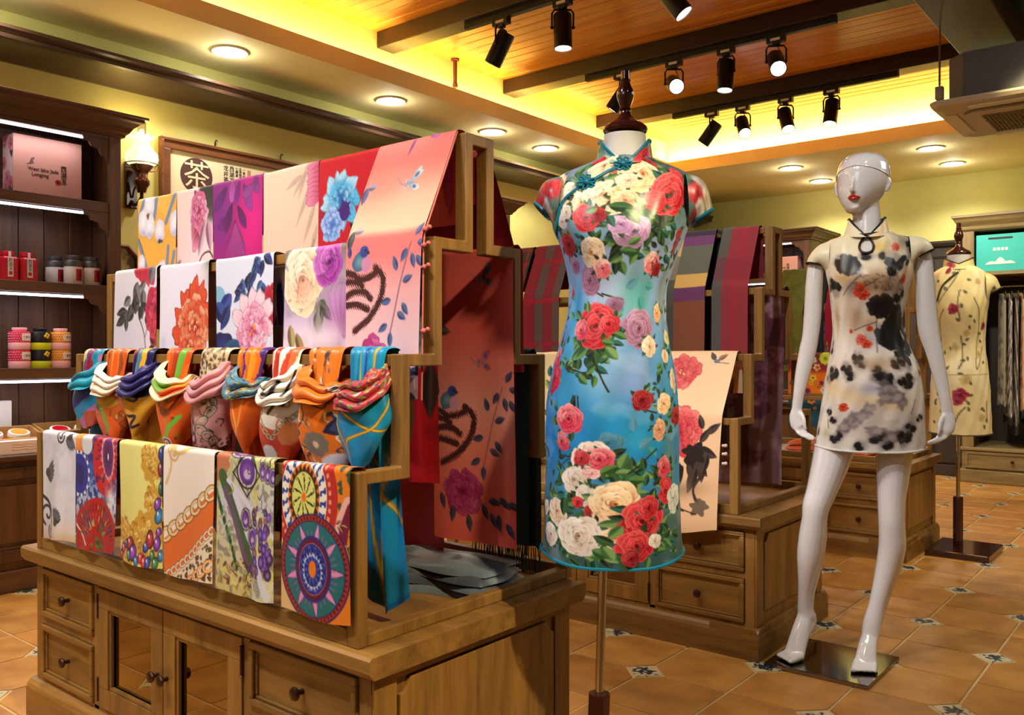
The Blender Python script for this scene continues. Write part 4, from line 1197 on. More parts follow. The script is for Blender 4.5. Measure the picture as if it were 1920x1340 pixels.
def pr_purple(p):
    w, h = p.w, p.h
    p.vgrad([(0, (206, 204, 150)), (.4, (200, 200, 206)), (1, (206, 190, 120))])
    p.tint(sm((p.noise(.012, 2) - .5) * 7), (110, 104, 90), .6); p.tint(sm((p.noise(.03, 2) - .55) * 6), (220, 214, 120), .8)
    p.blob(.0, .02, .05, .055, (196, 120, 86), rag=.08, lobes=13); p.ring(.0, .02, .055, .064, (190, 190, 130))
    for a, c, ww in (((w * .10, .06, w * .75, .30), (66, 96, 60), .03), ((w * .2, .07, w * 1.0, .18), (214, 214, 224), .012), ((w * .32, .1, w * .9, .31), (212, 212, 226), .022), ((w * .16, .09, w * .55, .26), (104, 84, 110), .016)):
        p.stroke([(a[0], a[1]), (a[2], a[3])], ww, c)
    for k in range(60):
        t = p.r.rand(); p.leaf(w * (.1 + .38 * t) - .02, .09 + .17 * t, .016, .008, 1.9, [(40, 110, 50), (80, 150, 70), (24, 70, 40)][k % 3])
    pu = (92, 44, 140)
    for x, y, rx, ry in ((.52, .045, .030, .030), (.80, .04, .011, .016), (.89, .045, .011, .016), (.98, .05, .011, .016), (.5, .15, .014, .02), (.62, .19, .014, .02), (.34, .0, .03, .014)):
        p.blob(w * x, y, rx * 1.3, ry * 1.3, (30, 26, 30)); p.blob(w * x, y, rx * 1.15, ry * 1.15, (210, 206, 200)); p.blob(w * x, y, rx, ry, pu, c2=(150, 100, 190)); p.blob(w * x, y + ry * .2, rx * .45, ry * .35, (200, 180, 210))
    p.stroke([(w * .28, .05), (w * .52, .0), (w * .74, .05), (w * .52, .10), (w * .28, .05)], .004, (30, 28, 30))
    for k in range(55):
        t = p.r.rand() ** .7
        x, y = w * (.62 + .34 * p.r.rand()), .12 + .15 * t
        r = p.r.uniform(.004, .010) * (1 + t * .5)
        p.blob(x, y, r, r * 1.2, [(64, 30, 120), (100, 56, 160), (50, 26, 60), (120, 80, 40)][k % 4], c2=(150, 120, 200))
    for k in range(26):
        p.leaf(w * p.r.rand() * .7, .25 + .06 * p.r.rand(), .02, .008, p.r.rand() * 6, [(190, 130, 50), (120, 70, 40), (220, 170, 80)][k % 3])
    for k in range(30):
        x, y, g = w * p.r.rand(), h * p.r.rand(), p.r.rand() * 6.28; z = p.r.uniform(.008, .018)
        p.curve([(x, y), (x + z * math.cos(g), y + z * math.sin(g)), (x + z * 1.6 * math.cos(g + .8), y + z * 1.6 * math.sin(g + .8))], .0024, [(60, 56, 50), (150, 146, 90), (90, 60, 110)][k % 3])
    p.tint(((np.sin((p.X + p.Y) * 900) > .6) | (np.sin((p.X - p.Y) * 900) > .6)) * (p.Y > .275) * (p.X > w * .6), (230, 230, 226), .8)
def pr_mandala(p):
    w, h = p.w, p.h
    p.vgrad([(0, (236, 180, 90)), (1, (230, 190, 130))])
    p.tint(sm((p.X - w * .62) / .01), (232, 130, 34)); p.tint(sm((p.noise(.014, 2) - .56) * 9) * (p.X > w * .6) * (p.Y < .1), (40, 70, 60), .9)
    p.stroke([(w * .98, .08), (w * .88, .12), (w * .80, .20)], .030, (240, 180, 170)); p.stroke([(w * 1.02, .09), (w * .93, .13), (w * .86, .22)], .026, (120, 20, 60))
    for k in range(30):
        p.leaf(w * p.r.uniform(.75, 1), p.r.uniform(.12, .24), .02, .007, p.r.rand() * 6, (200, 150, 90), (60, 44, 30))
    x, y, sy = w * .34, .080, 1.28
    p.ring(x, y, 0, .100, (190, 40, 40), sy, sx=1.12); p.ring(x, y, .084, .092, (230, 160, 120), sy, n=40)
    for r0, c in ((.078, (244, 236, 222)), (.054, (232, 120, 36)), (.044, (40, 32, 24))):
        p.ring(x, y, 0, r0, c, sy)
    p.ring(x, y, .056, .076, (36, 60, 150), sy, n=22, duty=.5, off=5); p.ring(x, y, .062, .070, (244, 236, 222), sy, n=44)
    p.star(x, y, .043, .056, 22, (60, 30, 20), sy); p.ring(x, y, 0, .041, (222, 222, 120), sy)
    p.ring(x, y, .010, .038, (30, 34, 24), sy, n=10, duty=.30, off=4); p.ring(x, y, .022, .036, (222, 222, 120), sy, n=20, duty=.4, off=-5); p.ring(x, y, 0, .008, (236, 120, 30), sy)
    x, y, sy = w * .50, .222, 1.0
    for r0, c in ((.112, (44, 30, 100)), (.108, (170, 44, 36)), (.098, (60, 30, 90)), (.095, (22, 110, 116))):
        p.ring(x, y, 0, r0, c, sy, sx=1.02)
    p.ring(x, y, .099, .106, (70, 16, 30), sy, n=60, duty=.4)
    p.star(x, y, .045, .101, 9, (36, 40, 120), sy, ph=.35, wide=.66); p.star(x, y, .045, .096, 9, (226, 150, 190), sy, ph=.35, wide=.56)
    p.ring(x, y, .055, .078, (190, 100, 150), sy, n=36, duty=.35, k=.5, off=3)
    for r0, c in ((.060, (30, 40, 140)), (.056, (90, 14, 60)), (.047, (210, 120, 60)), (.0455, (26, 40, 150))):
        p.ring(x, y, 0, r0, c, 1.12)
    p.ring(x, y, .016, .042, (60, 100, 190), 1.12, n=12, duty=.35, off=4); p.ring(x, y, .024, .038, (20, 20, 90), 1.12, n=24, off=-6); p.ring(x, y, 0, .0125, (236, 124, 30), 1.4)
    for k in range(4):
        p.star(x, y + .005, .028, .036, 6, (190, 200, 230), 1.1, ph=k * .3, wide=.3)
LAB4 = [('silk scarf, white with grey paisley sprays, folded on the lowest rail at its far end', pr_greyswirl, -2.716, -2.506),
        ('silk scarf with purple and blue medallions on red, second on the lowest rail', pr_medallion, -2.503, -2.268),
        ('pale yellow silk scarf with gold ornaments and coloured jewels on the lowest rail', pr_jewels, -2.256, -2.036),
        ('white and orange silk scarf with gold chains and leopard spots on the lowest rail', pr_chain, -2.028, -1.810),
        ('lilac grey silk scarf with purple gems and green beads on the lowest rail', pr_purple, -1.797, -1.577),
        ('silk scarf with a teal star mandala and round medallion, nearest on the lowest rail', pr_mandala, -1.553, -1.330)]
for k, (lb, fn, a, b) in enumerate(LAB4):
    f, bk = over(0, 0, .305, .16)
    drape('folded_scarf', lb, GR_4, f, bk, a, b, fn, seed=40 + k, amp=.0035, nfold=[1.2, 1.4, .8, 1.0, 1.3, .5][k], m='satin', cell=.0019, wave=.004)

# --- second row
def ink_leaves(p, x, y, L, n, cols, a0=1.6, spread=1.2):
    for k in range(n):
        a = a0 + p.r.uniform(-spread, spread)
        c = cols[k % len(cols)]
        p.leaf(x + p.r.normal() * L * .25, y + p.r.normal() * L * .25, L * p.r.uniform(.7, 1.15), L * p.r.uniform(.35, .6), a, c, [v * .55 for v in c], vein=.35)
def pr_inkpeony(p):
    w, h = p.w, p.h
    p.vgrad([(0, (228, 224, 236)), (1, (226, 222, 236))])
    p.wash(w * .2, h * .6, .06, .1, (206, 206, 226), .6)
    for k in range(9):
        p.petal(w * (.45 + .06 * k), -.005, 1.2 + .1 * (k - 3), .055 + .01 * (k % 3), .035, (170, 20, 50), (222, 50, 80))
    g = [(84, 82, 92), (50, 50, 56), (130, 128, 136)]
    ink_leaves(p, w * .62, .06, .06, 7, [g[2], (150, 148, 154)], 1.7, .7); ink_leaves(p, w * .5, .10, .06, 8, g, 2.0, .9); ink_leaves(p, w * .36, .13, .055, 6, [g[1], g[0]], 2.2, .8); ink_leaves(p, w * .7, .13, .055, 5, g, 1.8, .5)
    p.leaf(w * .93, .0, .07, .04, 1.9, g[2], g[0])
    p.peony(w * .97, .14, .075, ((130, 8, 40), (206, 36, 76), (236, 110, 140)), sy=1.2); p.peony(w * 1.0, .21, .05, ((130, 8, 40), (196, 30, 60), (226, 90, 110)))
    p.curve([(w * .6, .17), (w * .68, .21), (w * .72, .27)], .0035, (40, 36, 40)); p.curve([(w * .78, .185), (w * .70, .22)], .0025, (40, 36, 40))
    p.leaf(w * .9, .245, .04, .012, 2.6, (30, 28, 30)); p.leaf(w * .84, .225, .04, .012, .6, (30, 28, 30)); p.leaf(w * .95, .25, .05, .014, 2.9, (40, 36, 40))
def pr_orangepeony(p):
    w, h = p.w, p.h
    p.vgrad([(0, (232, 228, 240)), (1, (226, 222, 238))])
    p.wash(w * 1.0, .03, .03, .05, (110, 130, 110), .9); p.wash(w * .9, .05, .04, .03, (236, 214, 226), .8)
    pal = ((176, 24, 20), (226, 82, 50), (248, 186, 140))
    for a, L in ((-2.0, .13), (-1.55, .15), (-1.15, .14), (-2.6, .11), (3.0, .11), (-.6, .12), (-.1, .10), (2.5, .09)):
        p.petal(w * .70, .205, a, L, .075, pal[0], pal[1], rag=.07)
    p.peony(w * .72, .195, .095, pal, n=42, heart=(246, 200, 150), sy=1.05)
    p.peony(w * .6, .265, .06, pal, n=16)
    p.wash(w * .1, .24, .02, .02, (170, 176, 210), .5)
def pr_bluepeony(p):
    w, h = p.w, p.h
    p.vgrad([(0, (224, 228, 246)), (1, (220, 224, 244))])
    b = [(36, 52, 130), (52, 84, 160), (24, 30, 92), (70, 110, 176)]
    for x, y, L, n, a in ((.78, .015, .055, 5, 1.5), (.68, .06, .05, 5, 1.9), (.55, .09, .055, 6, 2.0), (.8, .10, .05, 6, 1.6), (.62, .14, .05, 5, 1.6), (.48, .10, .035, 3, 2.6)):
        ink_leaves(p, w * x, y, L, n, b, a, .9)
    p.blob(w * .03, .115, .035, .03, (110, 176, 206), k=.8); p.leaf(w * .28, .11, .09, .05, 2.4, b[1], b[0]); p.leaf(w * .0, .13, .08, .05, .9, b[1], b[2]); p.leaf(w * .25, .14, .08, .04, 2.2, b[0], b[2])
    p.blob(w * .12, .245, .06, .035, b[2], c2=b[0], rag=.06); p.blob(w * .33, .26, .05, .03, (28, 90, 120), c2=b[0])
    p.peony(w * 1.0, .15, .06, ((120, 8, 30), (180, 20, 50), (220, 60, 90)))
    pal = ((200, 50, 120), (240, 150, 190), (250, 218, 232))
    for a in (-2.1, -1.6, -1.2, -2.7, -.7): p.petal(w * .68, .21, a, .11, .06, pal[1], pal[2])
    p.peony(w * .68, .215, .085, pal, n=40, heart=(236, 170, 60))
def pr_tworoses(p):
    w, h = p.w, p.h
    p.vgrad([(0, (120, 110, 100)), (.25, (186, 168, 176)), (.55, (200, 178, 214)), (.8, (236, 220, 238)), (1, (214, 190, 190))])
    p.tint(sm((p.noise(.05) - .5) * 4), (150, 140, 150), .5)
    ink_leaves(p, w * .35, .02, .05, 7, [(44, 54, 34), (90, 96, 60), (30, 36, 28)], 0, 3.1); ink_leaves(p, w * .55, .14, .05, 5, [(60, 90, 50), (110, 120, 110)], 1.2, .8)
    p.wash(w * .85, .18, .05, .07, (190, 120, 190), .8)
    for k in range(5): p.petal(w * .95, .24, -1.9 + .2 * k, .14, .05, (170, 90, 160), (206, 150, 206), k=.5)
    p.rose(w * .30, .09, .078, ((196, 130, 96), (240, 216, 176), (252, 240, 214)), sy=1.25); p.wash(w * .3, .11, .03, .03, (220, 140, 130), .5)
    p.rose(w * .72, .05, .058, ((96, 8, 96), (160, 40, 160), (214, 120, 206)), sy=1.15)
    for k in range(8): p.leaf(w * .5 + .003 * k, .14, .10, .012, 1.25 + .1 * k, (150, 140, 130), (120, 110, 110), k=.4)
    p.wash(w * .6, .23, .1, .03, (244, 226, 240), .8); p.leaf(w * .12, .20, .07, .03, 1.4, (190, 170, 120)); p.leaf(w * .22, .22, .07, .025, 1.2, (170, 140, 90))
LAB2 = [('silk scarf, white with grey ink leaves and red peony, far end of the second rail', pr_inkpeony, -2.708, -2.452), ('silk scarf, white with one big orange red peony, second rail', pr_orangepeony, -2.437, -2.177),
        ('silk scarf, white with blue ink leaves and pink peony, second rail', pr_bluepeony, -2.145, -1.880), ('silk scarf, lilac with cream rose and purple rose, second rail', pr_tworoses, -1.832, -1.594)]
for k, (lb, fn, a, b) in enumerate(LAB2):
    f, bk = over(0, 2, .30, .18)
    drape('printed_scarf', lb, GR_2, f, bk, a, b, fn, seed=60 + k, amp=.003, nfold=.9, cell=.0024)

# --- top row
def pr_blossom(p):
    w, h = p.w, p.h
    p.vgrad([(0, (240, 176, 70)), (1, (240, 180, 76))])
    p.tint(sm((p.noise(.09, 2) - .52) * 5), (250, 200, 96), .6)
    bl = (112, 136, 180)
    for a in (((.2, 0), (.02, .08)), ((.5, 0), (.42, .08)), ((.95, .02), (.72, .10)), ((.02, .15), (.22, .24)), ((.78, .18), (.72, .30)), ((.95, .2), (.85, .28))):
        p.stroke([(w * a[0][0], a[0][1]), (w * a[1][0], a[1][1])], .018, bl, taper=True, k=.9)
    lv = (226, 222, 240)
    for x, y, r in ((.30, .04, .03), (.16, .09, .034), (.30, .105, .03), (.56, .125, .028), (.95, .11, .03), (.1, .22, .02), (.62, .26, .03)):
        p.blob(w * x, y, r, r * 1.35, lv, c2=(250, 248, 250), rag=.06); p.wash(w * x, y + r, r * .6, r * .4, (150, 150, 200), .5)
    p.blob(w * .26, .072, .008, .010, (110, 90, 40), rag=.3); p.blob(w * .57, .158, .014, .006, (60, 60, 70), rag=.3)
    p.curve([(w * .02, .14), (w * .1, .17), (w * .16, .2)], .004, (120, 90, 80))
def pr_palepeony(p):
    w, h = p.w, p.h
    p.vgrad([(0, (244, 216, 208)), (1, (240, 206, 206))])
    p.blob(w * 1.0, .02, .075, .10, (54, 54, 52), soft=.02); p.wash(w * .95, .11, .03, .04, (120, 100, 100), .5)
    for k in range(8): p.petal(w * (.5 + .04 * (k % 4)), .02 + .018 * k, 1.1 + .12 * k, .065, .045, (170, 50, 90), (232, 150, 180))
    p.peony(w * .62, .085, .055, ((150, 30, 80), (214, 110, 150), (244, 200, 214)), sy=1.4)
    p.leaf(w * .8, .12, .11, .03, 1.9, (226, 170, 190)); p.leaf(w * .86, .12, .10, .03, 1.4, (214, 150, 180))
    p.curve([(w * .38, .30), (w * .6, .26), (w * .72, .225), (w * .9, .215), (w, .235)], .005, (60, 40, 40)); p.leaf(w * .0, .255, .04, .018, .1, (200, 130, 160)); p.leaf(w * .0, .235, .03, .014, -.3, (206, 140, 170)); p.leaf(w * .02, .275, .035, .014, .4, (190, 130, 160))
def pr_magenta(p):
    w, h = p.w, p.h
    p.vgrad([(0, (150, 40, 120)), (.5, (176, 10, 110)), (1, (150, 0, 96))])
    p.wash(w * .8, .15, .07, .12, (222, 20, 130), .9); p.wash(w * .15, .12, .06, .12, (116, 40, 130), .9)
    for x, y, a, L, c in ((.4, .0, 1.6, .08, (186, 90, 176)), (.55, .02, 1.9, .07, (120, 40, 130)), (.3, .03, 2.4, .09, (104, 36, 120)), (.62, .03, 1.1, .09, (140, 60, 150)), (.85, .0, 1.4, .07, (130, 56, 140)), (.9, .03, 2.6, .08, (150, 70, 150)), (.4, .08, 2.0, .09, (96, 20, 96)), (.5, .09, 1.0, .08, (90, 24, 100)), (.45, .13, 1.5, .1, (150, 40, 130)), (.45, .14, 1.2, .12, (150, 50, 130)), (.4, .12, 2.8, .08, (110, 30, 110))):
        p.petal(w * x, y, a, L, L * .5, [v * .75 for v in c], c, k=.85)
    for k in range(9): p.leaf(w * .46, .14, .12, .02, 1.2 + .11 * k, (166, 60, 140), (120, 20, 100), k=.6)
def pr_peach(p):
    w, h = p.w, p.h
    p.vgrad([(0, (250, 204, 176)), (1, (248, 196, 172))])
    for x, y, a, L in ((.85, .0, 2.0, .12), (.8, .03, 2.3, .09), (.72, .04, 2.7, .08), (.9, .06, 2.1, .14), (.95, .12, 2.0, .12), (.95, .03, 1.9, .08), (.98, .18, 1.9, .1)):
        p.leaf(w * x, y, L, .016, a, (180, 150, 136), (196, 164, 148), k=.75)
    for k in range(9): p.petal(w * 1.04, .0 + .014 * k, 2.6 + .05 * k, .06, .036, (206, 80, 120), (240, 140, 170))
    p.curve([(w * .93, .22), (w * .86, .26), (w * .84, .3)], .003, (150, 120, 110))
def pr_redblue(p):
    w, h = p.w, p.h
    p.vgrad([(0, (204, 16, 40)), (1, (190, 10, 36))])
    p.wash(w * .15, .16, .04, .04, (120, 30, 60), .7); p.leaf(w * .6, .17, .09, .05, .3, (90, 20, 40)); p.leaf(w * .5, .19, .09, .05, .1, (60, 20, 40))
    bl = ((30, 90, 170), (90, 190, 230), (180, 226, 244))
    for a in np.linspace(0, 6.28, 9)[:-1]: p.petal(w * .36, .125, a, .075, .06, bl[0], bl[2] if a > 3 else bl[1], rag=.1)
    p.peony(w * .36, .12, .055, bl, n=18); p.peony(w * .22, .185, .05, ((60, 110, 200), (150, 190, 240), (200, 214, 250)), n=18); p.blob(w * .42, .155, .02, .025, (60, 30, 120)); p.star(w * .42, .15, .0, .03, 5, (70, 20, 110))
    p.leaf(w * .7, .19, .05, .03, 2.0, (40, 120, 190)); p.leaf(w * .62, .23, .05, .025, 2.6, (190, 140, 70)); p.leaf(w * .45, .235, .06, .03, .3, (200, 150, 80))
LABT = [('silk scarf, orange yellow with white blossoms, far end of the top rail', pr_blossom, -2.757, -2.523), ('silk scarf, pale pink with peony and dark corner, second on the top rail', pr_palepeony, -2.521, -2.322),
        ('silk scarf, magenta and purple with shadowy flower, on the top rail', pr_magenta, -2.320, -2.074), ('silk scarf, plain peach with grey leaves, on the top rail', pr_peach, -2.072, -1.828),
        ('silk scarf, bright red with a light blue flower, on the top rail', pr_redblue, -1.826, -1.585)]
for k, (lb, fn, a, b) in enumerate(LABT):
    f, bk = over(0, 3, .40, .16)
    drape('long_scarf', lb, GR_TOP, f, bk, a, b, fn, seed=80 + k, amp=.0022, nfold=.9, cell=.0026)
def pr_bird(s0, sal=False, flip=False):
    def fn(p):
        w, h = p.w, p.h
        if sal:
            p.vgrad([(0, (214, 90, 84)), (.3, (206, 88, 80)), (.55, (226, 150, 140)), (.8, (226, 110, 96)), (1, (222, 92, 84))])  # dimmer copy of the coral print, shade inside the frame put into its colours
        else:
            p.vgrad([(0, (246, 150, 136)), (.12, (238, 104, 96)), (.28, (250, 170, 142)), (.40, (252, 190, 160)), (.43, (232, 110, 110)), (.62, (240, 176, 180)), (.8, (240, 200, 208)), (1, (238, 190, 200))])  # the step at the rail bend puts the shadow line into the colour
            p.wash(w * .9, .04, .06, .06, (240, 104, 96), .8); p.wash(w * .2, .12, .08, .06, (244, 130, 116), .7)
        def bfly(x, y, r, c, c2):
            for a, q in ((-.9, 1.0), (.5, .8), (-2.6, .35), (2.5, .4)):
                p.petal(x, y, a, r * q, r * .62 * q, c2, c, rag=.08); p.blob(x + r * .55 * q * math.cos(a), y + r * .55 * q * math.sin(a), r * .16 * q, r * .10 * q, (60, 80, 130), ang=a)
            p.curve([(x, y), (x - r * .5, y + .0), (x - r * .9, y - r * .4)], .0022, (120, 110, 130)); p.curve([(x, y), (x - r * .6, y + r * .4), (x - r * .9, y + r * .9)], .0018, (150, 140, 150))
        if not sal:
            bfly(w * .60, s0 - .185, .05, (190, 196, 196), (120, 160, 190)); p.petal(w * .62, .0, .4, .05, .03, (160, 60, 170), (206, 100, 190)); p.leaf(w * .5, .015, .05, .01, 1.8, (170, 70, 150)); p.leaf(w * .04, s0 - .19, .05, .022, 1.6, (80, 90, 150)); p.leaf(w * .05, s0 - .19, .03, .02, .1, (150, 150, 180)); p.leaf(w * .06, s0 - .07, .05, .022, 1.7, (60, 70, 80)); p.leaf(w * .06, s0 - .07, .035, .02, .0, (190, 180, 190))
        else:
            bfly(w * .62, s0 - .30, .045, (120, 110, 150), (80, 70, 110)); bfly(w * .6, s0 - .09, .04, (176, 70, 120), (200, 110, 130)); p.leaf(w * .0, s0 - .18, .06, .03, .2, (70, 60, 70)); p.leaf(w * .02, s0 - .18, .06, .025, 1.4, (50, 44, 56)); p.leaf(w * .0, s0 - .06, .05, .02, 1.3, (50, 44, 56))
        # coral rock
        br = (70, 30, 34)
        for pts in ([(.0, s0 + .028), (.10, s0 + .035), (.2, s0 + .045), (.33, s0 + .04), (.42, s0 + .03)], [(.40, s0 + .02), (.5, s0 + .045), (.48, s0 + .085), (.40, s0 + .115), (.3, s0 + .14), (.12, s0 + .165)], [(.0, s0 + .085), (.1, s0 + .075), (.24, s0 + .075), (.34, s0 + .09)], [(.0, s0 + .105), (.15, s0 + .105), (.3, s0 + .115)], [(.02, s0 + .05), (.14, s0 + .052), (.22, s0 + .062)]):
            p.curve([(w * a, b) for a, b in pts], .0165, br, rag=.45)
        # bird
        p.blob(w * .18, s0 + .005, .026, .021, (70, 100, 140), ang=-.7, rag=.06, c2=(110, 160, 170)); p.blob(w * .27, s0 + .012, .016, .018, (206, 140, 180)); p.blob(w * .245, s0 - .018, .015, .014, (50, 70, 150)); p.leaf(w * .28, s0 - .017, .012, .008, .3, (40, 40, 60)); p.blob(w * .265, s0 - .02, .003, .003, (10, 10, 16)); p.leaf(w * .05, s0 - .005, .03, .014, -1.6, (60, 70, 150))
        # branch
        st = (140, 90, 110) if not sal else (170, 90, 90)
        p.curve([(w * .58, s0 + .19), (w * .66, s0 + .12), (w * .74, s0 + .05), (w * .86, s0 - .03)], .0035, st)
        bl = ((84, 104, 160), (54, 66, 120)) if not sal else ((66, 66, 104), (44, 44, 80))
        for x, y, a in ((.86, -.03, -.9), (.88, -.03, .2), (.85, -.03, 2.2), (.86, -.02, 1.3), (.70, .045, -1.9), (.70, .06, -.3), (.67, .09, 2.9), (.72, .09, .9), (.64, .115, .5), (.62, .14, 2.6), (.61, .15, 1.6), (.9, -.01, .9)):
            p.leaf(w * x + .016 * math.cos(a), s0 + y + .016 * math.sin(a), .036, .017, a, *bl)
        # peony
        pal = ((120, 16, 80), (186, 50, 130), (226, 110, 180)) if not sal else ((110, 14, 60), (166, 40, 100), (196, 80, 130))
        p.peony(w * .36, s0 + .235, .066, pal, n=46)
        for x, y, a in ((.25, .27, 1.7), (.42, .29, 1.5), (.58, .26, 1.1), (.66, .25, .1), (.68, .28, 1.0), (.8, .24, .6), (.78, .28, 1.4), (.88, .3, .9), (.9, .25, .3), (.1, .24, 1.3)):
            p.leaf(w * x, s0 + y, .045, .018, a, (56, 56, 86), (34, 34, 60))
    return fn
y3, z3 = RAILS[3]; y2, z2 = RAILS[2]; Y0 = YK[0]
f = [(Y0 + y3 + .012, ZK + z3 + .005), (Y0 + y3 - .005, ZK + z3 + .004), (Y0 + y2 - .008, ZK + z2 + .008), (Y0 + y2 - .012, ZK + z2 - .02), (Y0 + y2 - .018, 1.0)]
bk = [(Y0 + y3 + .012, ZK + z3 + .005), (Y0 + y3 + .028, ZK + z3 + .004), (Y0 + y3 + .03, ZK + z3 - .2)]
pink = drape('long_scarf', 'long coral pink silk scarf with blue bird and leaves, nearest on the top rail', GR_TOP, f, bk, -1.592, -1.338, pr_bird(.325), seed=90, amp=.0030, nfold=.7, cell=.0022, taper=.02)
tm = mat('tassel_pink', S(206, 110, 104), .7, vary=.2)
for k, (y, z) in enumerate(((Y0 + y2 - .012, 1.37), (Y0 + y2 - .016, 1.335), (Y0 + y2 - .016, 1.288), (Y0 + y2 - .018, 1.15))):
    MB().ball((-1.332, y, z), .0055).tube([(-1.34, y, z), (-1.326, y - .002, z - .002), (-1.318, y - .002, z + .003)], .0035, 6).ball((-1.318, y - .002, z + .003), .005).build('tassel_knot', tm, pink, True)
rim = MB(); rim.tube([(-1.3375, fy - .001, fz) for fy, fz in roundpath(f)[4:]], .0022, 5); rim.build('hem_edge', tm, pink, True)

# --- scarves on the back half of the nearest frame, seen through its open side
def plain(c, c2=None, sc=.08):
    def fn(p):
        p.vgrad([(0, c), (1, c2 or c)])
        p.tint(sm((p.noise(sc) - .5) * 5), [v * .8 for v in c], .6)
    return fn
YB_ = YK[0] + .733
f, bk = [(YB_ - y3 - .012, ZK + z3 + .005), (YB_ - y3 + .005, ZK + z3 + .004), (YB_ - y2 + .010, ZK + z2 + .004), (YB_ - y2 + .014, ZK + z2 - .02), (YB_ - y2 + .02, .95)], [(YB_ - y3 - .012, ZK + z3 + .005), (YB_ - y3 - .028, ZK + z3 + .003), (YB_ - y3 - .030, ZK + z3 - .15)]
drape('crimson_scarf', 'plain dark crimson scarf slanting down the back of the nearest frame beside the top post', None, f, bk, -1.72, -1.345, plain((150, 12, 34), (130, 8, 30)), 101, amp=.004, cell=.008)
f, bk = over(0, 3, .80, .12, side=-1)
def pr_redin(p):
    plain((150, 14, 30), (170, 14, 28))(p)
    w = p.w
    p.peony(w * .80, .48, .085, ((60, 70, 84), (120, 140, 150), (170, 180, 190)), sy=1.3); p.blob(w * .9, .33, .05, .07, (44, 50, 66), rag=.1)
    p.leaf(w * .55, .5, .13, .07, 1.5, (60, 30, 40)); p.leaf(w * .72, .58, .17, .06, 1.35, (90, 70, 40)); p.leaf(w * .95, .55, .14, .05, 1.6, (50, 30, 30))
drape('red_scarf', 'red scarf with a dusky grey blue peony hanging inside the nearest frame', None, [(b[0], b[1]) for b in [(YB_ - y3 - .012, ZK + z3 + .009), (YB_ - y3 - .034, ZK + z3 + .006), (YB_ - y3 - .036, .78)]], [(YB_ - y3 - .012, ZK + z3 + .009), (YB_ - y3 + .012, ZK + z3 + .007), (YB_ - y3 + .014, ZK + z3 - .06)], -1.88, -1.46, pr_redin, 103, amp=.006, nfold=1.4, cell=.0038)
drape('salmon_scarf', 'long salmon scarf with bird, coral rock and magenta peony hung inside the nearest frame', None,
      [(YB_ - y2 - .012, ZK + z2 + .006), (YB_ - y2 - .028, ZK + z2 + .004), (YB_ - y2 - .030, .63)], [(YB_ - y2 - .012, ZK + z2 + .006), (YB_ - y2 + .004, ZK + z2 + .005), (YB_ - y2 + .006, ZK + z2 - .3)], -1.585, -1.318, pr_bird(.385, True), 104, amp=.0035, nfold=.8, cell=.0026, bell=.012, wave=.0005)
y1_, z1_ = RAILS[1]
drape('rose_shawl', 'plain rose pink shawl hanging low inside the nearest frame', None, [(YB_ - y1_ - .012, ZK + z1_ + .006), (YB_ - y1_ - .028, ZK + z1_ + .004), (YB_ - y1_ - .07, .545)], [(YB_ - y1_ - .012, ZK + z1_ + .006), (YB_ - y1_ + .004, ZK + z1_ + .005), (YB_ - y1_ + .006, ZK + z1_ - .2)], -2.05, -1.60, plain((226, 96, 118), (214, 84, 106)), 105, amp=.008, cell=.008, nfold=1.5)
def pr_teal(p):
    plain((54, 92, 96), (46, 80, 88))(p); p.wash(p.w * .3, .2, .04, .2, (50, 74, 90), .7)
teal = drape('teal_shawl', 'dark teal wool shawl with fringe on the rear rail of the nearest frame', None, [(YB_ - y1_ - .012, ZK + z1_ + .012), (YB_ - y1_ - .030, ZK + z1_ + .004), (YB_ - y1_ - .034, .62)], [(YB_ - y1_ - .012, ZK + z1_ + .012), (YB_ - y1_ + .006, ZK + z1_ + .006), (YB_ - y1_ + .02, .60)], -1.53, -1.345, pr_teal, 106, m='wool', amp=.006, cell=.006)
mb = MB()
for k in range(26):
    x = -1.53 + .0072 * k
    mb.tube([(x, YB_ - y1_ - .034, .622), (x + random.uniform(-.004, .004), YB_ - y1_ - .036, .59), (x + random.uniform(-.006, .006), YB_ - y1_ - .036, .555)], .0016, 4)
    mb.tube([(x, YB_ - y1_ + .02, .602), (x + random.uniform(-.004, .004), YB_ - y1_ + .022, .57), (x + random.uniform(-.006, .006), YB_ - y1_ + .022, .53)], .0016, 4)
o = mb.build('fringe', mat('teal_fringe', S(46, 74, 78), .9, vary=.3), teal); o['kind'] = 'stuff'
# folded grey-blue shawl lying on the cabinet top
def folded(name, label, c, size, layers, paint, seed, m='silk', rot=0.0):
    t = thing(name, label, 'shawl', c, rot)
    r = np.random.RandomState(seed)
    w, d, hgt = size
    for k in range(layers):
        W, H = 60, 40
        pr = Print(w, d, W, H, (200, 200, 200), seed + k); paint(pr)
        u, v = np.meshgrid(np.linspace(-1, 1, W), np.linspace(-1, 1, H))
        e = (1 - np.abs(u) ** 8) * (1 - np.abs(v) ** 8)
        sx, sy = w / 2 * (1 - .05 * k), d / 2 * (1 - .06 * k)
        P = np.stack([u * sx + .01 * np.sin(v * 3 + k), v * sy + .012 * np.sin(u * 4 + k), hgt * (k + (e ** .4)) / layers + .006 * np.sin(u * 5 + k * 2) * e + .004 * np.sin(v * 7) * e], -1)
        link('fold', grid_mesh('fold', P, pr.a), M[m], t)
    return t
def pr_greyblue(p):
    p.vgrad([(0, (96, 108, 120)), (.6, (124, 136, 144)), (1, (196, 196, 190))]); p.tint(sm((p.noise(.1) - .5) * 5), (60, 64, 76), .8); p.wash(p.w * .35, p.h * .4, .05, .05, (120, 96, 104), .7)
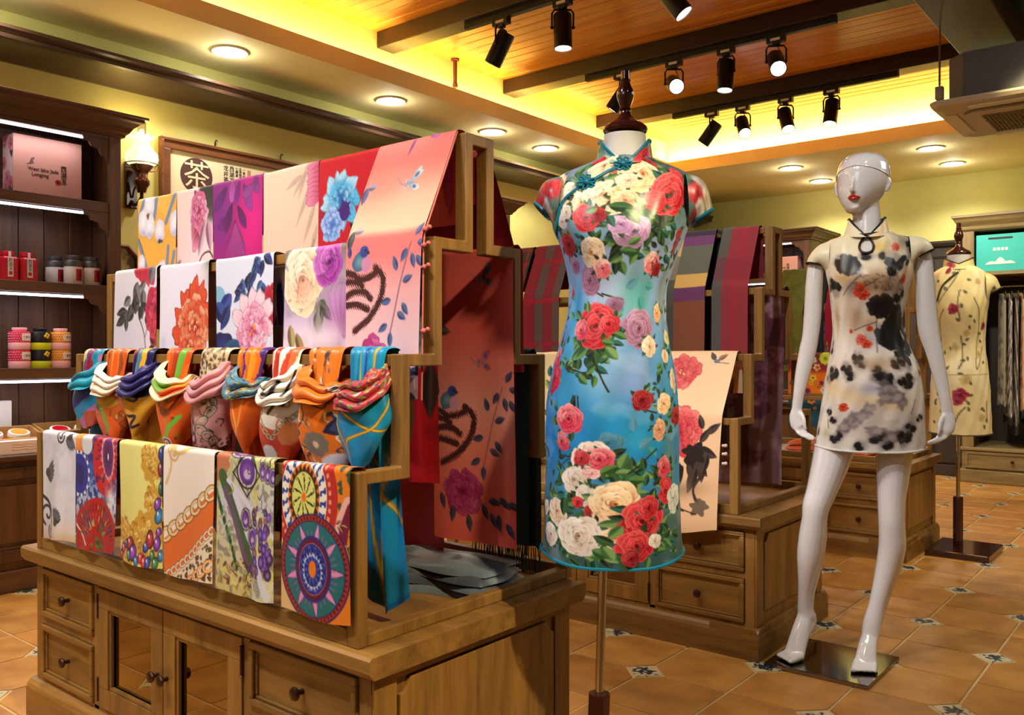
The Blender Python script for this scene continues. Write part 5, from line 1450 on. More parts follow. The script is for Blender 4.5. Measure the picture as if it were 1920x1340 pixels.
folded('folded_shawl', 'grey blue folded shawl lying on the nearest cabinet top under the salmon scarf', (-1.53, 1.62, .5155), (.40, .22, .07), 4, pr_greyblue, 7, 'satin', .15)

for k, (ra, xa, xb, c, ln) in enumerate(((2, -2.74, -2.42, (86, 20, 30), .42), (2, -2.40, -2.10, (60, 24, 30), .42), (2, -2.08, -1.90, (150, 50, 40), .42), (1, -2.72, -2.18, (40, 34, 40), .40), (0, -2.70, -2.22, (70, 40, 34), .30), (0, -2.20, -1.78, (34, 40, 44), .30))):  # plain dark rear scarves, added to block light behind the front rows
    f, bk = over(0, ra, ln, .12, side=-1)
    drape('rear_scarf', ['dark red scarf on the rear rail behind the far end of the white scarves', 'dark maroon scarf on the rear rail behind the orange red peony scarf', 'rust red scarf on the rear rail glimpsed beside the blue leaf scarf', 'charcoal scarf on the rear rail behind the far knotted scarves', 'brown scarf low on the rear rail behind the far folded scarves', 'slate scarf low on the rear rail behind the gold jewel scarf'][k], None, f, bk, xa, xb, plain(c), 140 + k, cell=.012)
# --- knotted scarves on the third rail
def shell(phi0, phi1, nphi, nv, fn):
    ph, v = np.meshgrid(np.linspace(phi0, phi1, nphi), np.linspace(0, 1, nv))
    return fn(ph, v)
def knotted(label, xc, pl, pc, pd, seed, w=.066, tail=None, point=.5, L=.185, double=True, tilt=.25, cat='scarf'):
    """pl/pc/pd: painters of loop, cowl and drape"""
    r = np.random.RandomState(seed)
    y, z = RAILS[1]; yr, zr = YK[0] + y, ZK + z
    t = thing('knotted_scarf', label, cat, (xc, yr, zr), group=GR_3)
    # loop over the rail
    path = roundpath([(.034, -.12), (.030, .005), (.012, .008), (-.006, .005), (-.012, -.035), (-.018, -.085)], .012)
    Pp, Ll = resample(path, 60); nu = 46
    pr = Print(w * 2, Ll, nu, 60, (200, 200, 200), seed); pl(pr)
    u = np.linspace(-1, 1, nu); s = np.linspace(0, 1, 60)[:, None]
    ww = w * (.98 - .30 * np.clip((s - .55) / .45, 0, 1))
    tg = np.gradient(Pp, axis=0); tg /= np.linalg.norm(tg, axis=1)[:, None]; nr = np.stack([tg[:, 1], -tg[:, 0]], -1)
    q = .006 * np.abs(np.sin(u * (5 + r.randint(3)) + r.rand() * 6))[None] * (.3 + s) + .004
    P = np.stack([u[None] * ww + .004 * np.sin(s * 6 + seed), Pp[:, :1] + nr[:, :1] * q + .010 * (u[None] ** 2) * (s > .5), Pp[:, 1:] + nr[:, 1:] * q + 0 * u[None]], -1)
    link('loop', grid_mesh('loop', P, pr.a), M['satin'], t)
    # cowl: slack swags of cloth round the loop
    W, H = 96, 72
    pr = Print(.20, .10, W, H, (200, 200, 200), seed + 3); pc(pr)
    ph, v = np.meshgrid(np.linspace(-2.3, 2.3, W), np.linspace(0, 1, H))
    c = np.clip(np.cos(ph * .80), 0, 1)
    nf = 3 if double else 2
    fold = np.abs(np.sin(PI * (nf * v + .22 * np.sin(ph * 1.3 + seed) + .10 * np.sin(ph * 3 + seed)))) ** .55
    rr = w * (.80 + .30 * v) + .011 * fold * (.35 + .65 * c) - .022 * np.clip(1 - v / .10, 0, 1)
    tl = tilt * w * (1 if seed % 2 else -1)
    X = rr * 1.06 * np.sin(np.clip(ph, -1.75, 1.75)) * (1 + 0 * v)
    Y = -.006 - rr * .74 * np.cos(ph * .9) - .006 * fold
    Z = -.036 - .022 * c - (.052 + .012 * (nf == 3)) * v * (.42 + .58 * c) + tl * np.sin(ph * .8) * (1.2 - v) + .003 * np.sin(ph * 5 + seed)
    link('cowl', grid_mesh('cowl', np.stack([X, Y, Z], -1), pr.a), M['satin'], t)
    # pouch of cloth falling from the cowl
    W, H = 92, 84
    z0 = -.084 if double else -.070
    pr = Print(.19, L, W, H, (200, 200, 200), seed + 9); pd(pr)
    ph, v = np.meshgrid(np.linspace(-1, 1, W), np.linspace(0, 1, H))
    an = ph * 1.95
    prof = w * (1.02 + .20 * np.sin(v * PI * .9)) * (1 - point * .62 * np.clip((v - .45) / .55, 0, 1) ** 1.5)
    fold = 1 + .10 * np.sin(an * 2.6 + v * 4 + seed) * (.2 + v) + .05 * np.sin(an * 6 - v * 5 + seed * 2) * (.3 + v)
    X = prof * fold * np.sin(an)
    Y = -.008 - (.038 + .012 * np.sin(v * PI)) * fold * np.cos(an) * (1 - .35 * v)
    Z = z0 - L * v * (1 - .30 * np.abs(ph) ** 1.3 * (.4 + point)) + .006 * np.sin(an * 2 + seed)
    X = X + .012 * math.sin(seed * 3.3) * v
    link('pouch', grid_mesh('pouch', np.stack([X, Y, Z], -1), pr.a), M['satin'], t)
    # tail
    TL_ = tail or .36
    W, H = 36, 60
    pr = Print(.12, TL_, W, H, (200, 200, 200), seed + 13); pd(pr)
    u, v = np.meshgrid(np.linspace(-1, 1, W), np.linspace(0, 1, H))
    X = u * w * (.95 + .25 * v) + .012 * math.sin(seed) * v
    Y = .012 + .010 * np.sin(u * 5 + seed) + .006 * np.sin(u * 9 + v * 3) + .03 * v * (TL_ > .45)
    Z = -.10 - TL_ * v * (1 - .10 * np.abs(u)) 
    link('tail', grid_mesh('tail', np.stack([X, Y, Z], -1), pr.a * .95), M['satin'], t)
    return t
def stripes(cols, n=9, ang=0.3, sc=.004):
    def fn(p):
        t = (p.X * math.cos(ang) + p.Y * math.sin(ang)) / (p.w * math.cos(ang) + p.h * abs(math.sin(ang))) * n + (p.noise(.05, 2) - .5) * 1.6
        k = np.floor(t).astype(int) % len(cols)
        p.a = np.array([c3(c) for c in cols])[k]
    return fn
def speckle(bg, cols, sc=.010, n=120, big=.006):
    def fn(p):
        p.a[:] = c3(bg)
        for k in range(n):
            p.leaf(p.r.rand() * p.w, p.r.rand() * p.h, big * p.r.uniform(1.2, 3), big * p.r.uniform(.7, 1.3), p.r.rand() * 6.28, cols[k % len(cols)])
    return fn
def patches(bg, items):
    def fn(p):
        p.a[:] = c3(bg)
        for kind, *a in items:
            if kind == 'b': p.blob(a[0] * p.w, a[1] * p.h, a[2], a[3], a[4], ang=a[5] if len(a) > 5 else 0, rag=.05)
            elif kind == 's': p.curve([(x * p.w, y * p.h) for x, y in a[0]], a[1], a[2])
            elif kind == 'p': p.paisley(a[0] * p.w, a[1] * p.h, a[2], a[3], *a[4])
            elif kind == 'f': p.flowerlet(a[0] * p.w, a[1] * p.h, a[2], a[3], a[4], a[5] if len(a) > 5 else 6)
            elif kind == 'l': p.leopard(np.ones((p.H, p.W)) if not a else (p.Y > a[0] * p.h) * 1.0, cell=.013)
            elif kind == 'c': p.chain([(x * p.w, y * p.h) for x, y in a[0]], a[1], *a[2])
            elif kind == 'r': p.ring(a[0] * p.w, a[1] * p.h, a[2], a[3], a[4])
            elif kind == 'd': p.tint(sm((p.X * a[0] + p.Y * a[1] - a[2]) / .002), a[3])
            elif kind == 'k':
                for q in range(a[0]):
                    x, y, g = p.r.rand() * p.w, p.r.rand() * p.h, p.r.rand() * 6.28; z = p.r.uniform(.010, .022)
                    p.curve([(x, y), (x + z * math.cos(g), y + z * math.sin(g)), (x + z * 1.5 * math.cos(g + .7), y + z * 1.5 * math.sin(g + .7))], .0028, a[1 + q % (len(a) - 1)])
                    p.leaf(x, y, z * .9, z * .45, g + 1.2, a[1 + (q + 1) % (len(a) - 1)])
            elif kind == 't': p.leaf(a[0] * p.w, a[1] * p.h, a[2], a[3], a[4], a[5])
    return fn
OR, NAVY, TQ, GOLD = (226, 92, 26), (26, 26, 84), (16, 150, 196), (206, 160, 50)
knotted('knotted scarf in turquoise, pink and violet checks, at the far end of its rail', -2.650,
        stripes([(24, 150, 180), (214, 130, 170), (206, 206, 140), (120, 60, 130), (150, 30, 60)], 7), plain((22, 150, 180), (30, 170, 196)), lambda p: (p.vgrad([(0, (190, 130, 190)), (.5, (176, 110, 170)), (1, (196, 110, 150))]), p.tint(sm((p.X * .7 + p.Y - .10) / .002) * sm((.165 - p.X * .7 - p.Y) / .002), (30, 40, 130)), p.tint(sm((p.X * .7 + p.Y - .15) / .002) * sm((.19 - p.X * .7 - p.Y) / .002), (40, 140, 190)), p.tint(sm((p.Y - .11) / .002) * (p.X > .1), (190, 80, 50))), 1, L=.16, double=False)
knotted('knotted scarf in orange with white cowl and brown stripes, second on its rail', -2.508,
        stripes([OR, (236, 110, 30), (150, 70, 30), OR, (226, 150, 60)], 9, 0), plain((238, 226, 214), (226, 200, 170)), patches((190, 86, 30), [('k', 26, (110, 60, 20), (226, 170, 70), (236, 120, 40), (90, 110, 40)), ('s', [(.2, 0), (.35, .3)], .012, (120, 66, 20)), ('b', .5, .3, .045, .022, (190, 150, 50)), ('t', .3, .35, .05, .025, .5, (120, 160, 60)), ('b', .5, .8, .05, .05, OR), ('s', [(.5, .5), (.55, .7), (.5, .9)], .012, (110, 160, 60)), ('r', .5, .9, .008, .014, (60, 40, 30))]), 2)
knotted('knotted scarf in navy blue and mustard yellow with dark letters motif, third on its rail', -2.356,
        stripes([NAVY, (226, 150, 30), (150, 60, 70), NAVY, (90, 130, 150), (236, 176, 40)], 8, .2), plain((34, 24, 110), (26, 22, 84)), patches((222, 160, 40), [('b', .5, .06, .12, .028, NAVY), ('s', [(.40, .15), (.62, .18), (.6, .30), (.42, .27), (.40, .15)], .007, (20, 24, 50)), ('s', [(.45, .62), (.60, .60), (.50, .80), (.66, .78)], .008, (20, 24, 50)), ('s', [(.0, .5), (.3, .95)], .004, (40, 160, 190)), ('s', [(1, .5), (.7, .95)], .004, (40, 160, 190))]), 3, point=.9, L=.15)
knotted('knotted scarf in orange with green leaves and a round rosette, fourth on its rail', -2.172,
        stripes([OR, (240, 120, 40), OR, (180, 60, 20), (110, 180, 60)], 6, .1), patches((236, 214, 180), [('b', .2, .5, .03, .02, (196, 90, 40)), ('b', .5, .4, .03, .02, (110, 160, 50)), ('b', .8, .5, .04, .02, (224, 150, 40)), ('b', .65, .7, .03, .02, OR)]), patches(OR, [('k', 24, (150, 56, 16), (240, 150, 70), (110, 170, 60)), ('t', .5, .02, .04, .02, 1.2, (90, 180, 50)), ('s', [(.3, .1), (.4, .3), (.5, .38), (.6, .3), (.75, .1)], .006, (130, 50, 20)), ('s', [(.35, .1), (.45, .3)], .004, (230, 170, 80)), ('b', .5, .36, .02, .014, (150, 70, 30)), ('s', [(.25, .7), (.45, .78), (.55, .6), (.7, .45)], .012, (110, 180, 60)), ('r', .5, .8, .004, .016, (220, 200, 190)), ('r', .5, .8, .008, .012, (60, 40, 40))]), 4)
knotted('knotted scarf with leopard loop and dusty pink cowl, fifth on its rail', -1.998,
        patches((222, 200, 160), [('l',)]), plain((222, 150, 156), (214, 140, 150)), patches((206, 146, 150), [('k', 30, (60, 50, 48), (170, 120, 124), (120, 100, 90)), ('c', [(.35, .0), (.3, .35), (.4, .7), (.3, 1)], .014, ((60, 52, 50), (20, 18, 18))), ('c', [(.55, .0), (.7, .3), (.5, .55), (.72, .9)], .014, ((190, 176, 150), (30, 26, 24))), ('l', .84)]), 5, L=.17, point=.15)
knotted('knotted scarf in plain orange with a blue and yellow printed cowl, sixth on its rail', -1.836,
        stripes([(236, 120, 20), (240, 150, 40), (236, 110, 20), (80, 40, 120)], 8, .1), speckle((60, 120, 140), [(206, 180, 40), (30, 60, 130), (210, 190, 150), (150, 60, 40)], n=160), patches((222, 96, 20), [('s', [(.35, .0), (.48, .6), (.3, .9)], .004, (226, 170, 90)), ('s', [(.62, .1), (.5, .6)], .003, (226, 160, 80))]), 6, w=.060, L=.17, point=.95, double=False)
knotted('knotted scarf in white, black Greek key and rust red, seventh on its rail', -1.698,
        stripes([(206, 70, 40), (226, 110, 60), (236, 226, 214), (190, 50, 30), (240, 232, 220)], 8, .2), patches((236, 228, 214), [('s', [(.35, .2), (.5, .6), (.6, .2)], .010, (30, 26, 26)), ('s', [(.1, .4), (.3, .7)], .012, (210, 190, 150)), ('s', [(.65, .7), (.8, .2)], .008, (30, 26, 26))]), patches((226, 214, 200), [('k', 22, (150, 130, 100), (200, 90, 60), (60, 50, 40)), ('s', [(.35, .02), (.5, .02), (.42, .16), (.55, .2), (.48, .3)], .008, (26, 24, 24)), ('d', -.5, 1, .045, (196, 64, 36)), ('c', [(.3, .3), (.5, .62), (.85, .3)], .008, ((210, 190, 150), (60, 40, 30))), ('b', .45, .85, .02, .03, (214, 210, 206)), ('b', .75, .6, .03, .03, (206, 120, 70))]), 7, w=.060, L=.19)
PZ = ((40, 40, 60), (226, 206, 180), (120, 110, 130))
knotted('knotted scarf in bright orange with navy paisley, eighth on its rail', -1.553,
        speckle((226, 120, 30), [(40, 40, 56), (236, 226, 206), (120, 100, 100)], n=60, big=.008), patches((226, 116, 26), [('p', .15, .5, .018, 0, PZ), ('p', .75, .4, .02, 1, PZ), ('p', .9, .7, .018, 2, PZ)]), patches((226, 112, 24), [('k', 30, (60, 50, 60), (236, 216, 180), (40, 40, 70)), ('f', .62, .1, .022, (46, 46, 66), (150, 150, 170), 7), ('p', .2, .35, .02, .8, PZ), ('p', .9, .4, .034, 2.2, ((30, 34, 70), (60, 70, 110), (24, 26, 40))), ('f', .5, .68, .028, (120, 110, 100), (226, 200, 160), 9), ('b', .8, .95, .05, .03, (210, 206, 214), .5), ('s', [(.3, .2), (.4, .35), (.3, .5)], .004, (60, 40, 40))]), 8, L=.20, point=.2, double=False)
def pr_tq(p):
    plain((14, 146, 196), (20, 130, 190))(p)
    for pts in ([(0.1, .1), (.55, .36), (1, .62)], [(1, .0), (.75, .4), (.45, .62), (.42, 1)], [(.1, .3), (.5, .05), (.9, -.1)], [(.0, .55), (.22, .52)], [(.2, .05), (.3, .6), (.42, 1)]):
        p.curve([(x * p.w, y * p.h) for x, y in pts], .007, (120, 80, 20)); p.curve([(x * p.w, y * p.h) for x, y in pts], .0042, (226, 180, 50))
    p.stroke([(0, p.h * .99), (p.w, p.h * .99)], .006, (20, 40, 150))
knotted('knotted scarf in turquoise satin with gold lines and colourful cowl, nearest on its rail', -1.418,
        lambda p: (plain((14, 150, 200))(p), p.curve([(p.w * .3, 0), (p.w * .42, p.h * .7), (p.w * .5, p.h)], .006, (206, 170, 50)), p.curve([(p.w * .75, p.h * .4), (p.w * .8, p.h)], .005, (206, 170, 50)), p.stroke([(p.w * .52, 0), (p.w * .56, p.h)], .004, (30, 60, 170))), speckle((190, 60, 60), [(236, 160, 60), (90, 40, 130), (120, 160, 60), (230, 214, 200), (200, 40, 90)], n=200), pr_tq, 9, w=.060, tail=.47, L=.17, point=.7)

# --- middle frame: plaid wool scarves on top, peach peony scarf below
FO = -.035
def tent(rack, ln_z, side=1):
    y0 = YK[rack]
    f = [(y0 + y3 + .012, ZK + z3 + .005), (y0 + y3 - .005, ZK + z3 + .004), (y0 + y2 - .008, ZK + z2 + .008), (y0 + y2 - .010, ZK + z2 - .02), (y0 + y2 - .012, ln_z)]
    b = [(y0 + y3 + .012, ZK + z3 + .005), (y0 + y3 + .028, ZK + z3 + .004), (y0 + y3 + .03, ZK + z3 - .2)]
    return f, b
def pr_grid(p):
    p.a[:] = c3((60, 62, 58))
    n = 11
    p.plaid([(p.w * (.08 + .21 * k), .010, (176, 24, 34), .85) for k in range(5)], [(.03 + .075 * k, .010, (176, 24, 34), .85) for k in range(9)])
    p.plaid([(p.w * .5, .03, (30, 24, 26), .6)])
def pr_redgrey(p):
    p.a[:] = c3((128, 26, 48))
    p.plaid([(p.w * .42, .045, (84, 80, 74), .9), (p.w * .95, .06, (84, 80, 74), .9), (p.w * .1, .05, (140, 22, 44), .7)], [(.10, .025, (160, 14, 40), .6), (.30, .022, (180, 14, 44), .6), (.5, .02, (160, 14, 40), .6)])
def pr_check(p):
    w = p.w
    cols = {(0, 0): (110, 78, 60), (1, 0): (48, 42, 60), (0, 1): (196, 160, 104), (1, 1): (104, 56, 104), (0, 2): (120, 116, 96), (1, 2): (92, 94, 84), (1, 3): (200, 160, 90), (0, 3): (78, 80, 70), (1, 4): (100, 54, 96), (0, 4): (76, 78, 70), (0, 5): (70, 72, 66), (1, 5): (124, 72, 50)}
    ys = [(0, .045), (.045, .13), (.13, .235), (.235, .29), (.29, .345), (.345, .7)]
    y0s = [(0, .04), (.04, .085), (.085, .215), (.215, .275), (.275, .33), (.33, .7)]
    for (i, j), c in cols.items():
        a, b = (ys if i == 0 else y0s)[j]
        p.tint((p.Y >= a) * (p.Y < b) * ((p.X < w * .5) if i == 0 else (p.X >= w * .5)), c)
def pr_burg(p):
    p.a[:] = c3((136, 44, 56)); p.plaid([(p.w * .13, p.w * .28, (80, 78, 74), 1), (p.w * .62, .03, (150, 40, 52), .6)], [(.2, .1, (120, 30, 50), .4)])
for lb, a, b, fn, sd in (('wool scarf, dark grey with red grid, on the middle frame at the far end', -2.80, -2.524, pr_grid, 1), ('wool scarf, crimson with grey stripes, on the middle frame beside the blue dress', -2.502, -2.30, pr_redgrey, 2),
                         ('wool scarf in beige, grey and purple blocks right of the blue floral dress', -1.86, -1.587, pr_check, 3), ('wool scarf, burgundy with one wide grey stripe, nearest on the middle frame', -1.557, -1.405, pr_burg, 4)):
    f, bk = tent(1, 1.02)
    drape('wool_scarf', lb, 'wool scarves over the middle frame', f, bk, a, b, fn, 200 + sd, m='wool', cell=.0032, amp=.0025, nfold=.8)
f, bk = tent(1, 1.02)
drape('wool_scarf', 'dark charcoal wool scarf mostly hidden behind the blue floral dress', 'wool scarves over the middle frame', f, bk, -2.22, -1.95, plain((52, 46, 48)), 206, m='wool', cell=.01)
def pr_peachpeony(p):
    w, h = p.w, p.h
    p.vgrad([(0, (246, 206, 164)), (1, (240, 196, 150))])
    pal = ((180, 20, 40), (226, 60, 72), (246, 130, 120))
    p.peony(w * .36, .10, .085, pal, n=40, heart=(246, 190, 120)); p.peony(w * .46, .33, .11, pal, n=48)
    d = (36, 24, 22)
    for x, y, a, L in ((.78, .33, -1.9, .06), (.82, .35, -.6, .07), (.7, .40, .4, .1), (.75, .38, -.9, .07), (.62, .44, 1.2, .1), (.68, .43, .9, .1), (.78, .44, 1.5, .09), (.55, .46, 2.1, .09), (.5, .45, 1.6, .1), (.72, .47, 1.9, .1), (.85, .42, 1.8, .09)):
        p.leaf(w * x, y, L, L * .42, a, d, (70, 54, 46)); 
    p.blob(w * .68, .42, .045, .04, d, rag=.3); p.wash(w * .55, .55, .1, .03, (140, 110, 80), .6)
    for a in (1.9, 2.2, 2.5): p.curve([(w * .8, .5), (w * .7, .55), (w * .62 + .02 * a, .6)], .012, (60, 46, 40), k=.8, taper=True)
    p.blob(w * .78, .62, .035, .03, (90, 76, 66), rag=.3, k=.8); p.curve([(w * .35, .6), (w * .55, .62), (w * .75, .645)], .004, (50, 36, 30)); p.leaf(w * .4, .6, .04, .01, -.7, (60, 46, 40)); p.leaf(w * .5, .61, .04, .01, .6, (60, 46, 40))
    p.leaf(w * .76, .05, .04, .02, -2.2, (50, 50, 60)); p.leaf(w * .79, .05, .045, .02, -.6, (150, 100, 70)); p.blob(w * .78, .055, .012, .008, (90, 110, 140)); p.stroke([(w * .8, .06), (w * .93, .065)], .003, (90, 60, 40))
yk = YK[1]; yr1, zr1 = RAILS[1]
f = [(yk + yr1 + .012, ZK + zr1 + .006), (yk + yr1 - .004, ZK + zr1 + .005), (yk - .006, ZK + .352), (yk - .022, ZK + .20), (yk - .036, ZK + .0), (yk - .040, .44)]
bk = [(yk + yr1 + .012, ZK + zr1 + .006), (yk + yr1 + .028, ZK + zr1 + .004), (yk + yr1 + .03, ZK + zr1 - .15)]
pe = drape('peach_scarf', 'peach scarf with red peonies and black ink leaves hanging over the middle cabinet', None, f, bk, -1.74, -1.405, pr_peachpeony, 210, cell=.0028, amp=.004, nfold=.7, wave=.012, bell=-.008)
wt = mat('tassel_white', S(226, 200, 180), .7, vary=.1)
for z in (.765, .735, .70):
    MB().ball((-1.402, yk - .018, z), .006).ball((-1.392, yk - .018, z + .001), .007).build('tassel_knot', wt, pe, True)
def pr_creamleaf(p):
    p.a[:] = c3((244, 226, 180))
    for k in range(16): p.leaf(p.r.rand() * p.w, p.r.rand() * p.h, .05, .03, p.r.rand() * 6.28, [(70, 150, 60), (120, 180, 80), (40, 120, 130), (170, 190, 80)][k % 4])
f, bk = over(1, 1, .40, .12)
drape('cream_scarf', 'cream scarf with green leaves on the middle frame, left of the blue floral dress', None, f, bk, -2.36, -2.08, pr_creamleaf, 211, cell=.004)
def pr_mauve(p):
    p.vgrad([(0, (150, 118, 124)), (1, (140, 100, 112))])
    p.tint(sm((p.noise(.10, 3) - .48) * 7), (96, 40, 62), .9); p.tint(sm((p.noise(.06, 3) - .56) * 7), (176, 140, 146), .9)
    for k in range(5): p.peony(p.r.rand() * p.w, p.r.uniform(.35, 1) * p.h, .07, ((70, 20, 44), (140, 80, 100), (180, 140, 146)), k=.6, n=18)
yb1 = YK[1] + .733
drape('mauve_shawl', 'mauve shawl with dark plum roses hanging inside the middle frame', None, [(yb1 - y2 - .012, ZK + z2 + .006), (yb1 - y2 - .028, ZK + z2 + .004), (yb1 - y2 - .05, ZK + .05)], [(yb1 - y2 - .012, ZK + z2 + .006), (yb1 - y2 + .004, ZK + z2 + .005), (yb1 - y2 + .006, ZK + z2 - .3)], -1.66, -1.37, pr_mauve, 212, cell=.005, amp=.010, nfold=2.2)
drape('black_shawl', 'black cloth hanging inside the middle frame beside the mauve shawl', None, [(yk + y3 + .012, ZK + z3 + .009), (yk + y3 + .030, ZK + z3 + .006), (yk + y3 + .034, .72)], [(yk + y3 + .012, ZK + z3 + .009), (yk + y3 - .004, ZK + z3 + .008), (yk + y3 - .003, ZK + z3 - .03)], -2.0, -1.56, plain((30, 24, 28)), 213, cell=.012)
# --- farthest frame: a few scarves around the white mannequin
for lb, a, b, c, sd in (('olive green scarf on the farthest frame behind the mannequin shoulder', -2.06, -1.90, (120, 128, 50), 1), ('black scarf on the farthest frame behind the mannequin arm', -1.895, -1.775, (26, 32, 34), 2), ('crimson scarf on the farthest frame between mannequin arm and dress', -1.77, -1.56, (150, 14, 50), 3)):
    f, bk = tent(2, 1.0)
    drape('wool_scarf', lb, 'scarves on the farthest frame', f, bk, a, b, plain(c), 220 + sd, cell=.008, m='wool')
def pr_folk(p):
    p.vgrad([(0, (90, 50, 36)), (.25, (150, 40, 40)), (.3, (226, 110, 20)), (.55, (230, 120, 20)), (.6, (20, 80, 100)), (1, (24, 70, 90))])
    for k in range(60): p.flowerlet(p.r.rand() * p.w, p.r.rand() * p.h, p.r.uniform(.010, .022), [(220, 200, 60), (226, 120, 30), (30, 90, 120), (226, 214, 180), (120, 30, 90)][k % 5], (60, 30, 30))
    p.flowerlet(p.w * .62, p.h * .1, .035, (206, 210, 60), (120, 130, 30), 9)
f, bk = over(2, 1, .42, .12)
drape('folk_scarf', 'orange and teal folk flower scarf on the farthest frame beside the mannequin hand', None, f, bk, -1.95, -1.60, pr_folk, 230, cell=.0045)
def pr_folk2(p):
    p.a[:] = c3((120, 60, 40))
    for k in range(40): p.flowerlet(p.r.rand() * p.w, p.r.rand() * p.h, .02, [(226, 190, 150), (60, 90, 60), (226, 120, 40)][k % 3], (60, 30, 30))
f, bk = over(2, 2, .26, .12)
drape('folk_scarf', 'brown flowered scarf on the farthest frame above the orange teal one', None, f, bk, -1.80, -1.60, pr_folk2, 231, cell=.006)
folded('folded_shawl', 'plain orange folded cloth on the farthest cabinet behind the mannequin legs', (-1.72, 5.05, .5155), (.5, .2, .09), 3, plain((226, 96, 30)), 232)

# ------------------------------------------------------------------ dress forms, mannequin and dresses
class Fig:
    """local frame of a standing figure that faces the viewpoint: x to the right, y away, z up; u,v are photo coordinates used as a measuring grid at one depth"""
    def __init__(s, u0, d):
        s.k = d / 1635.4; s.u0 = u0
        r = (u0 - 960) * s.k
        ph = math.atan2(r, d); s.rot = YAW - ph; s.kx = s.k * math.cos(ph)
        s.loc = (fwd.x * d + rgt.x * r, fwd.y * d + rgt.y * r, 0)
    def x(s, u): return (np.asarray(u, float) - s.u0) * s.kx
    def z(s, v): return CAMZ + (662.5 - np.asarray(v, float)) * s.k
def catmull(P, n=6):
    P = np.array(P, float); out = []
    for i in range(len(P) - 1):
        p0 = P[max(0, i - 1)]; p1 = P[i]; p2 = P[i + 1]; p3 = P[min(len(P) - 1, i + 2)]
        for q in range(n):
            t = q / n
            out.append(0.5 * ((2 * p1) + (-p0 + p2) * t + (2 * p0 - 5 * p1 + 4 * p2 - p3) * t * t + (-p0 + 3 * p1 - 3 * p2 + p3) * t ** 3))
    out.append(P[-1])
    return np.array(out)
class Torso:
    """sil rows: (v, left u, right u, front depth, back depth)"""
    def __init__(s, fig, sil, sq=2.3):
        A = np.array(sorted(sil), float)
        A = catmull(A, 6)
        s.zz = fig.z(A[:, 0]); s.cx = fig.x((A[:, 1] + A[:, 2]) / 2); s.w = (A[:, 2] - A[:, 1]) / 2 * fig.kx; s.f = A[:, 3]; s.b = A[:, 4]; s.sq = sq
        s.fig = fig
    def at(s, th, z, grow=0.0):
        zi = -z; zz = -s.zz
        cx = np.interp(zi, zz, s.cx); w = np.interp(zi, zz, s.w) + grow; f = np.interp(zi, zz, s.f) + grow; b = np.interp(zi, zz, s.b) + grow
        e = 2.0 / s.sq
        sn, cs = np.sin(th), np.cos(th)
        X = cx + w * np.sign(sn) * np.abs(sn) ** e
        Y = -np.where(cs > 0, f, b) * np.sign(cs) * np.abs(cs) ** e
        return np.stack([X, Y, z + 0 * X], -1)
    def th(s, u, v):
        z = s.fig.z(v)
        cx = np.interp(-z, -s.zz, s.cx); w = np.interp(-z, -s.zz, s.w)
        xn = np.clip((s.fig.x(u) - cx) / w, -.97, .97)
        return np.arcsin(np.sign(xn) * np.abs(xn) ** (s.sq / 2))
class DressPrint:
    """print canvas in arc-length units: x = theta*R0 , y = down from the collar base"""
    def __init__(s, torso, fig, v0, v1, R0, W, H, seed, bg=(100, 160, 210)):
        s.T, s.fig, s.v0, s.R0 = torso, fig, v0, R0
        s.amax = math.radians(112)
        s.p = Print(2 * s.amax * R0, (v1 - v0) * fig.k, W, H, bg, seed)
    def xy(s, u, v):
        return float((s.T.th(u, v) + s.amax) * s.R0), float((v - s.v0) * s.fig.k)
    def r(s, px): return px * s.fig.k
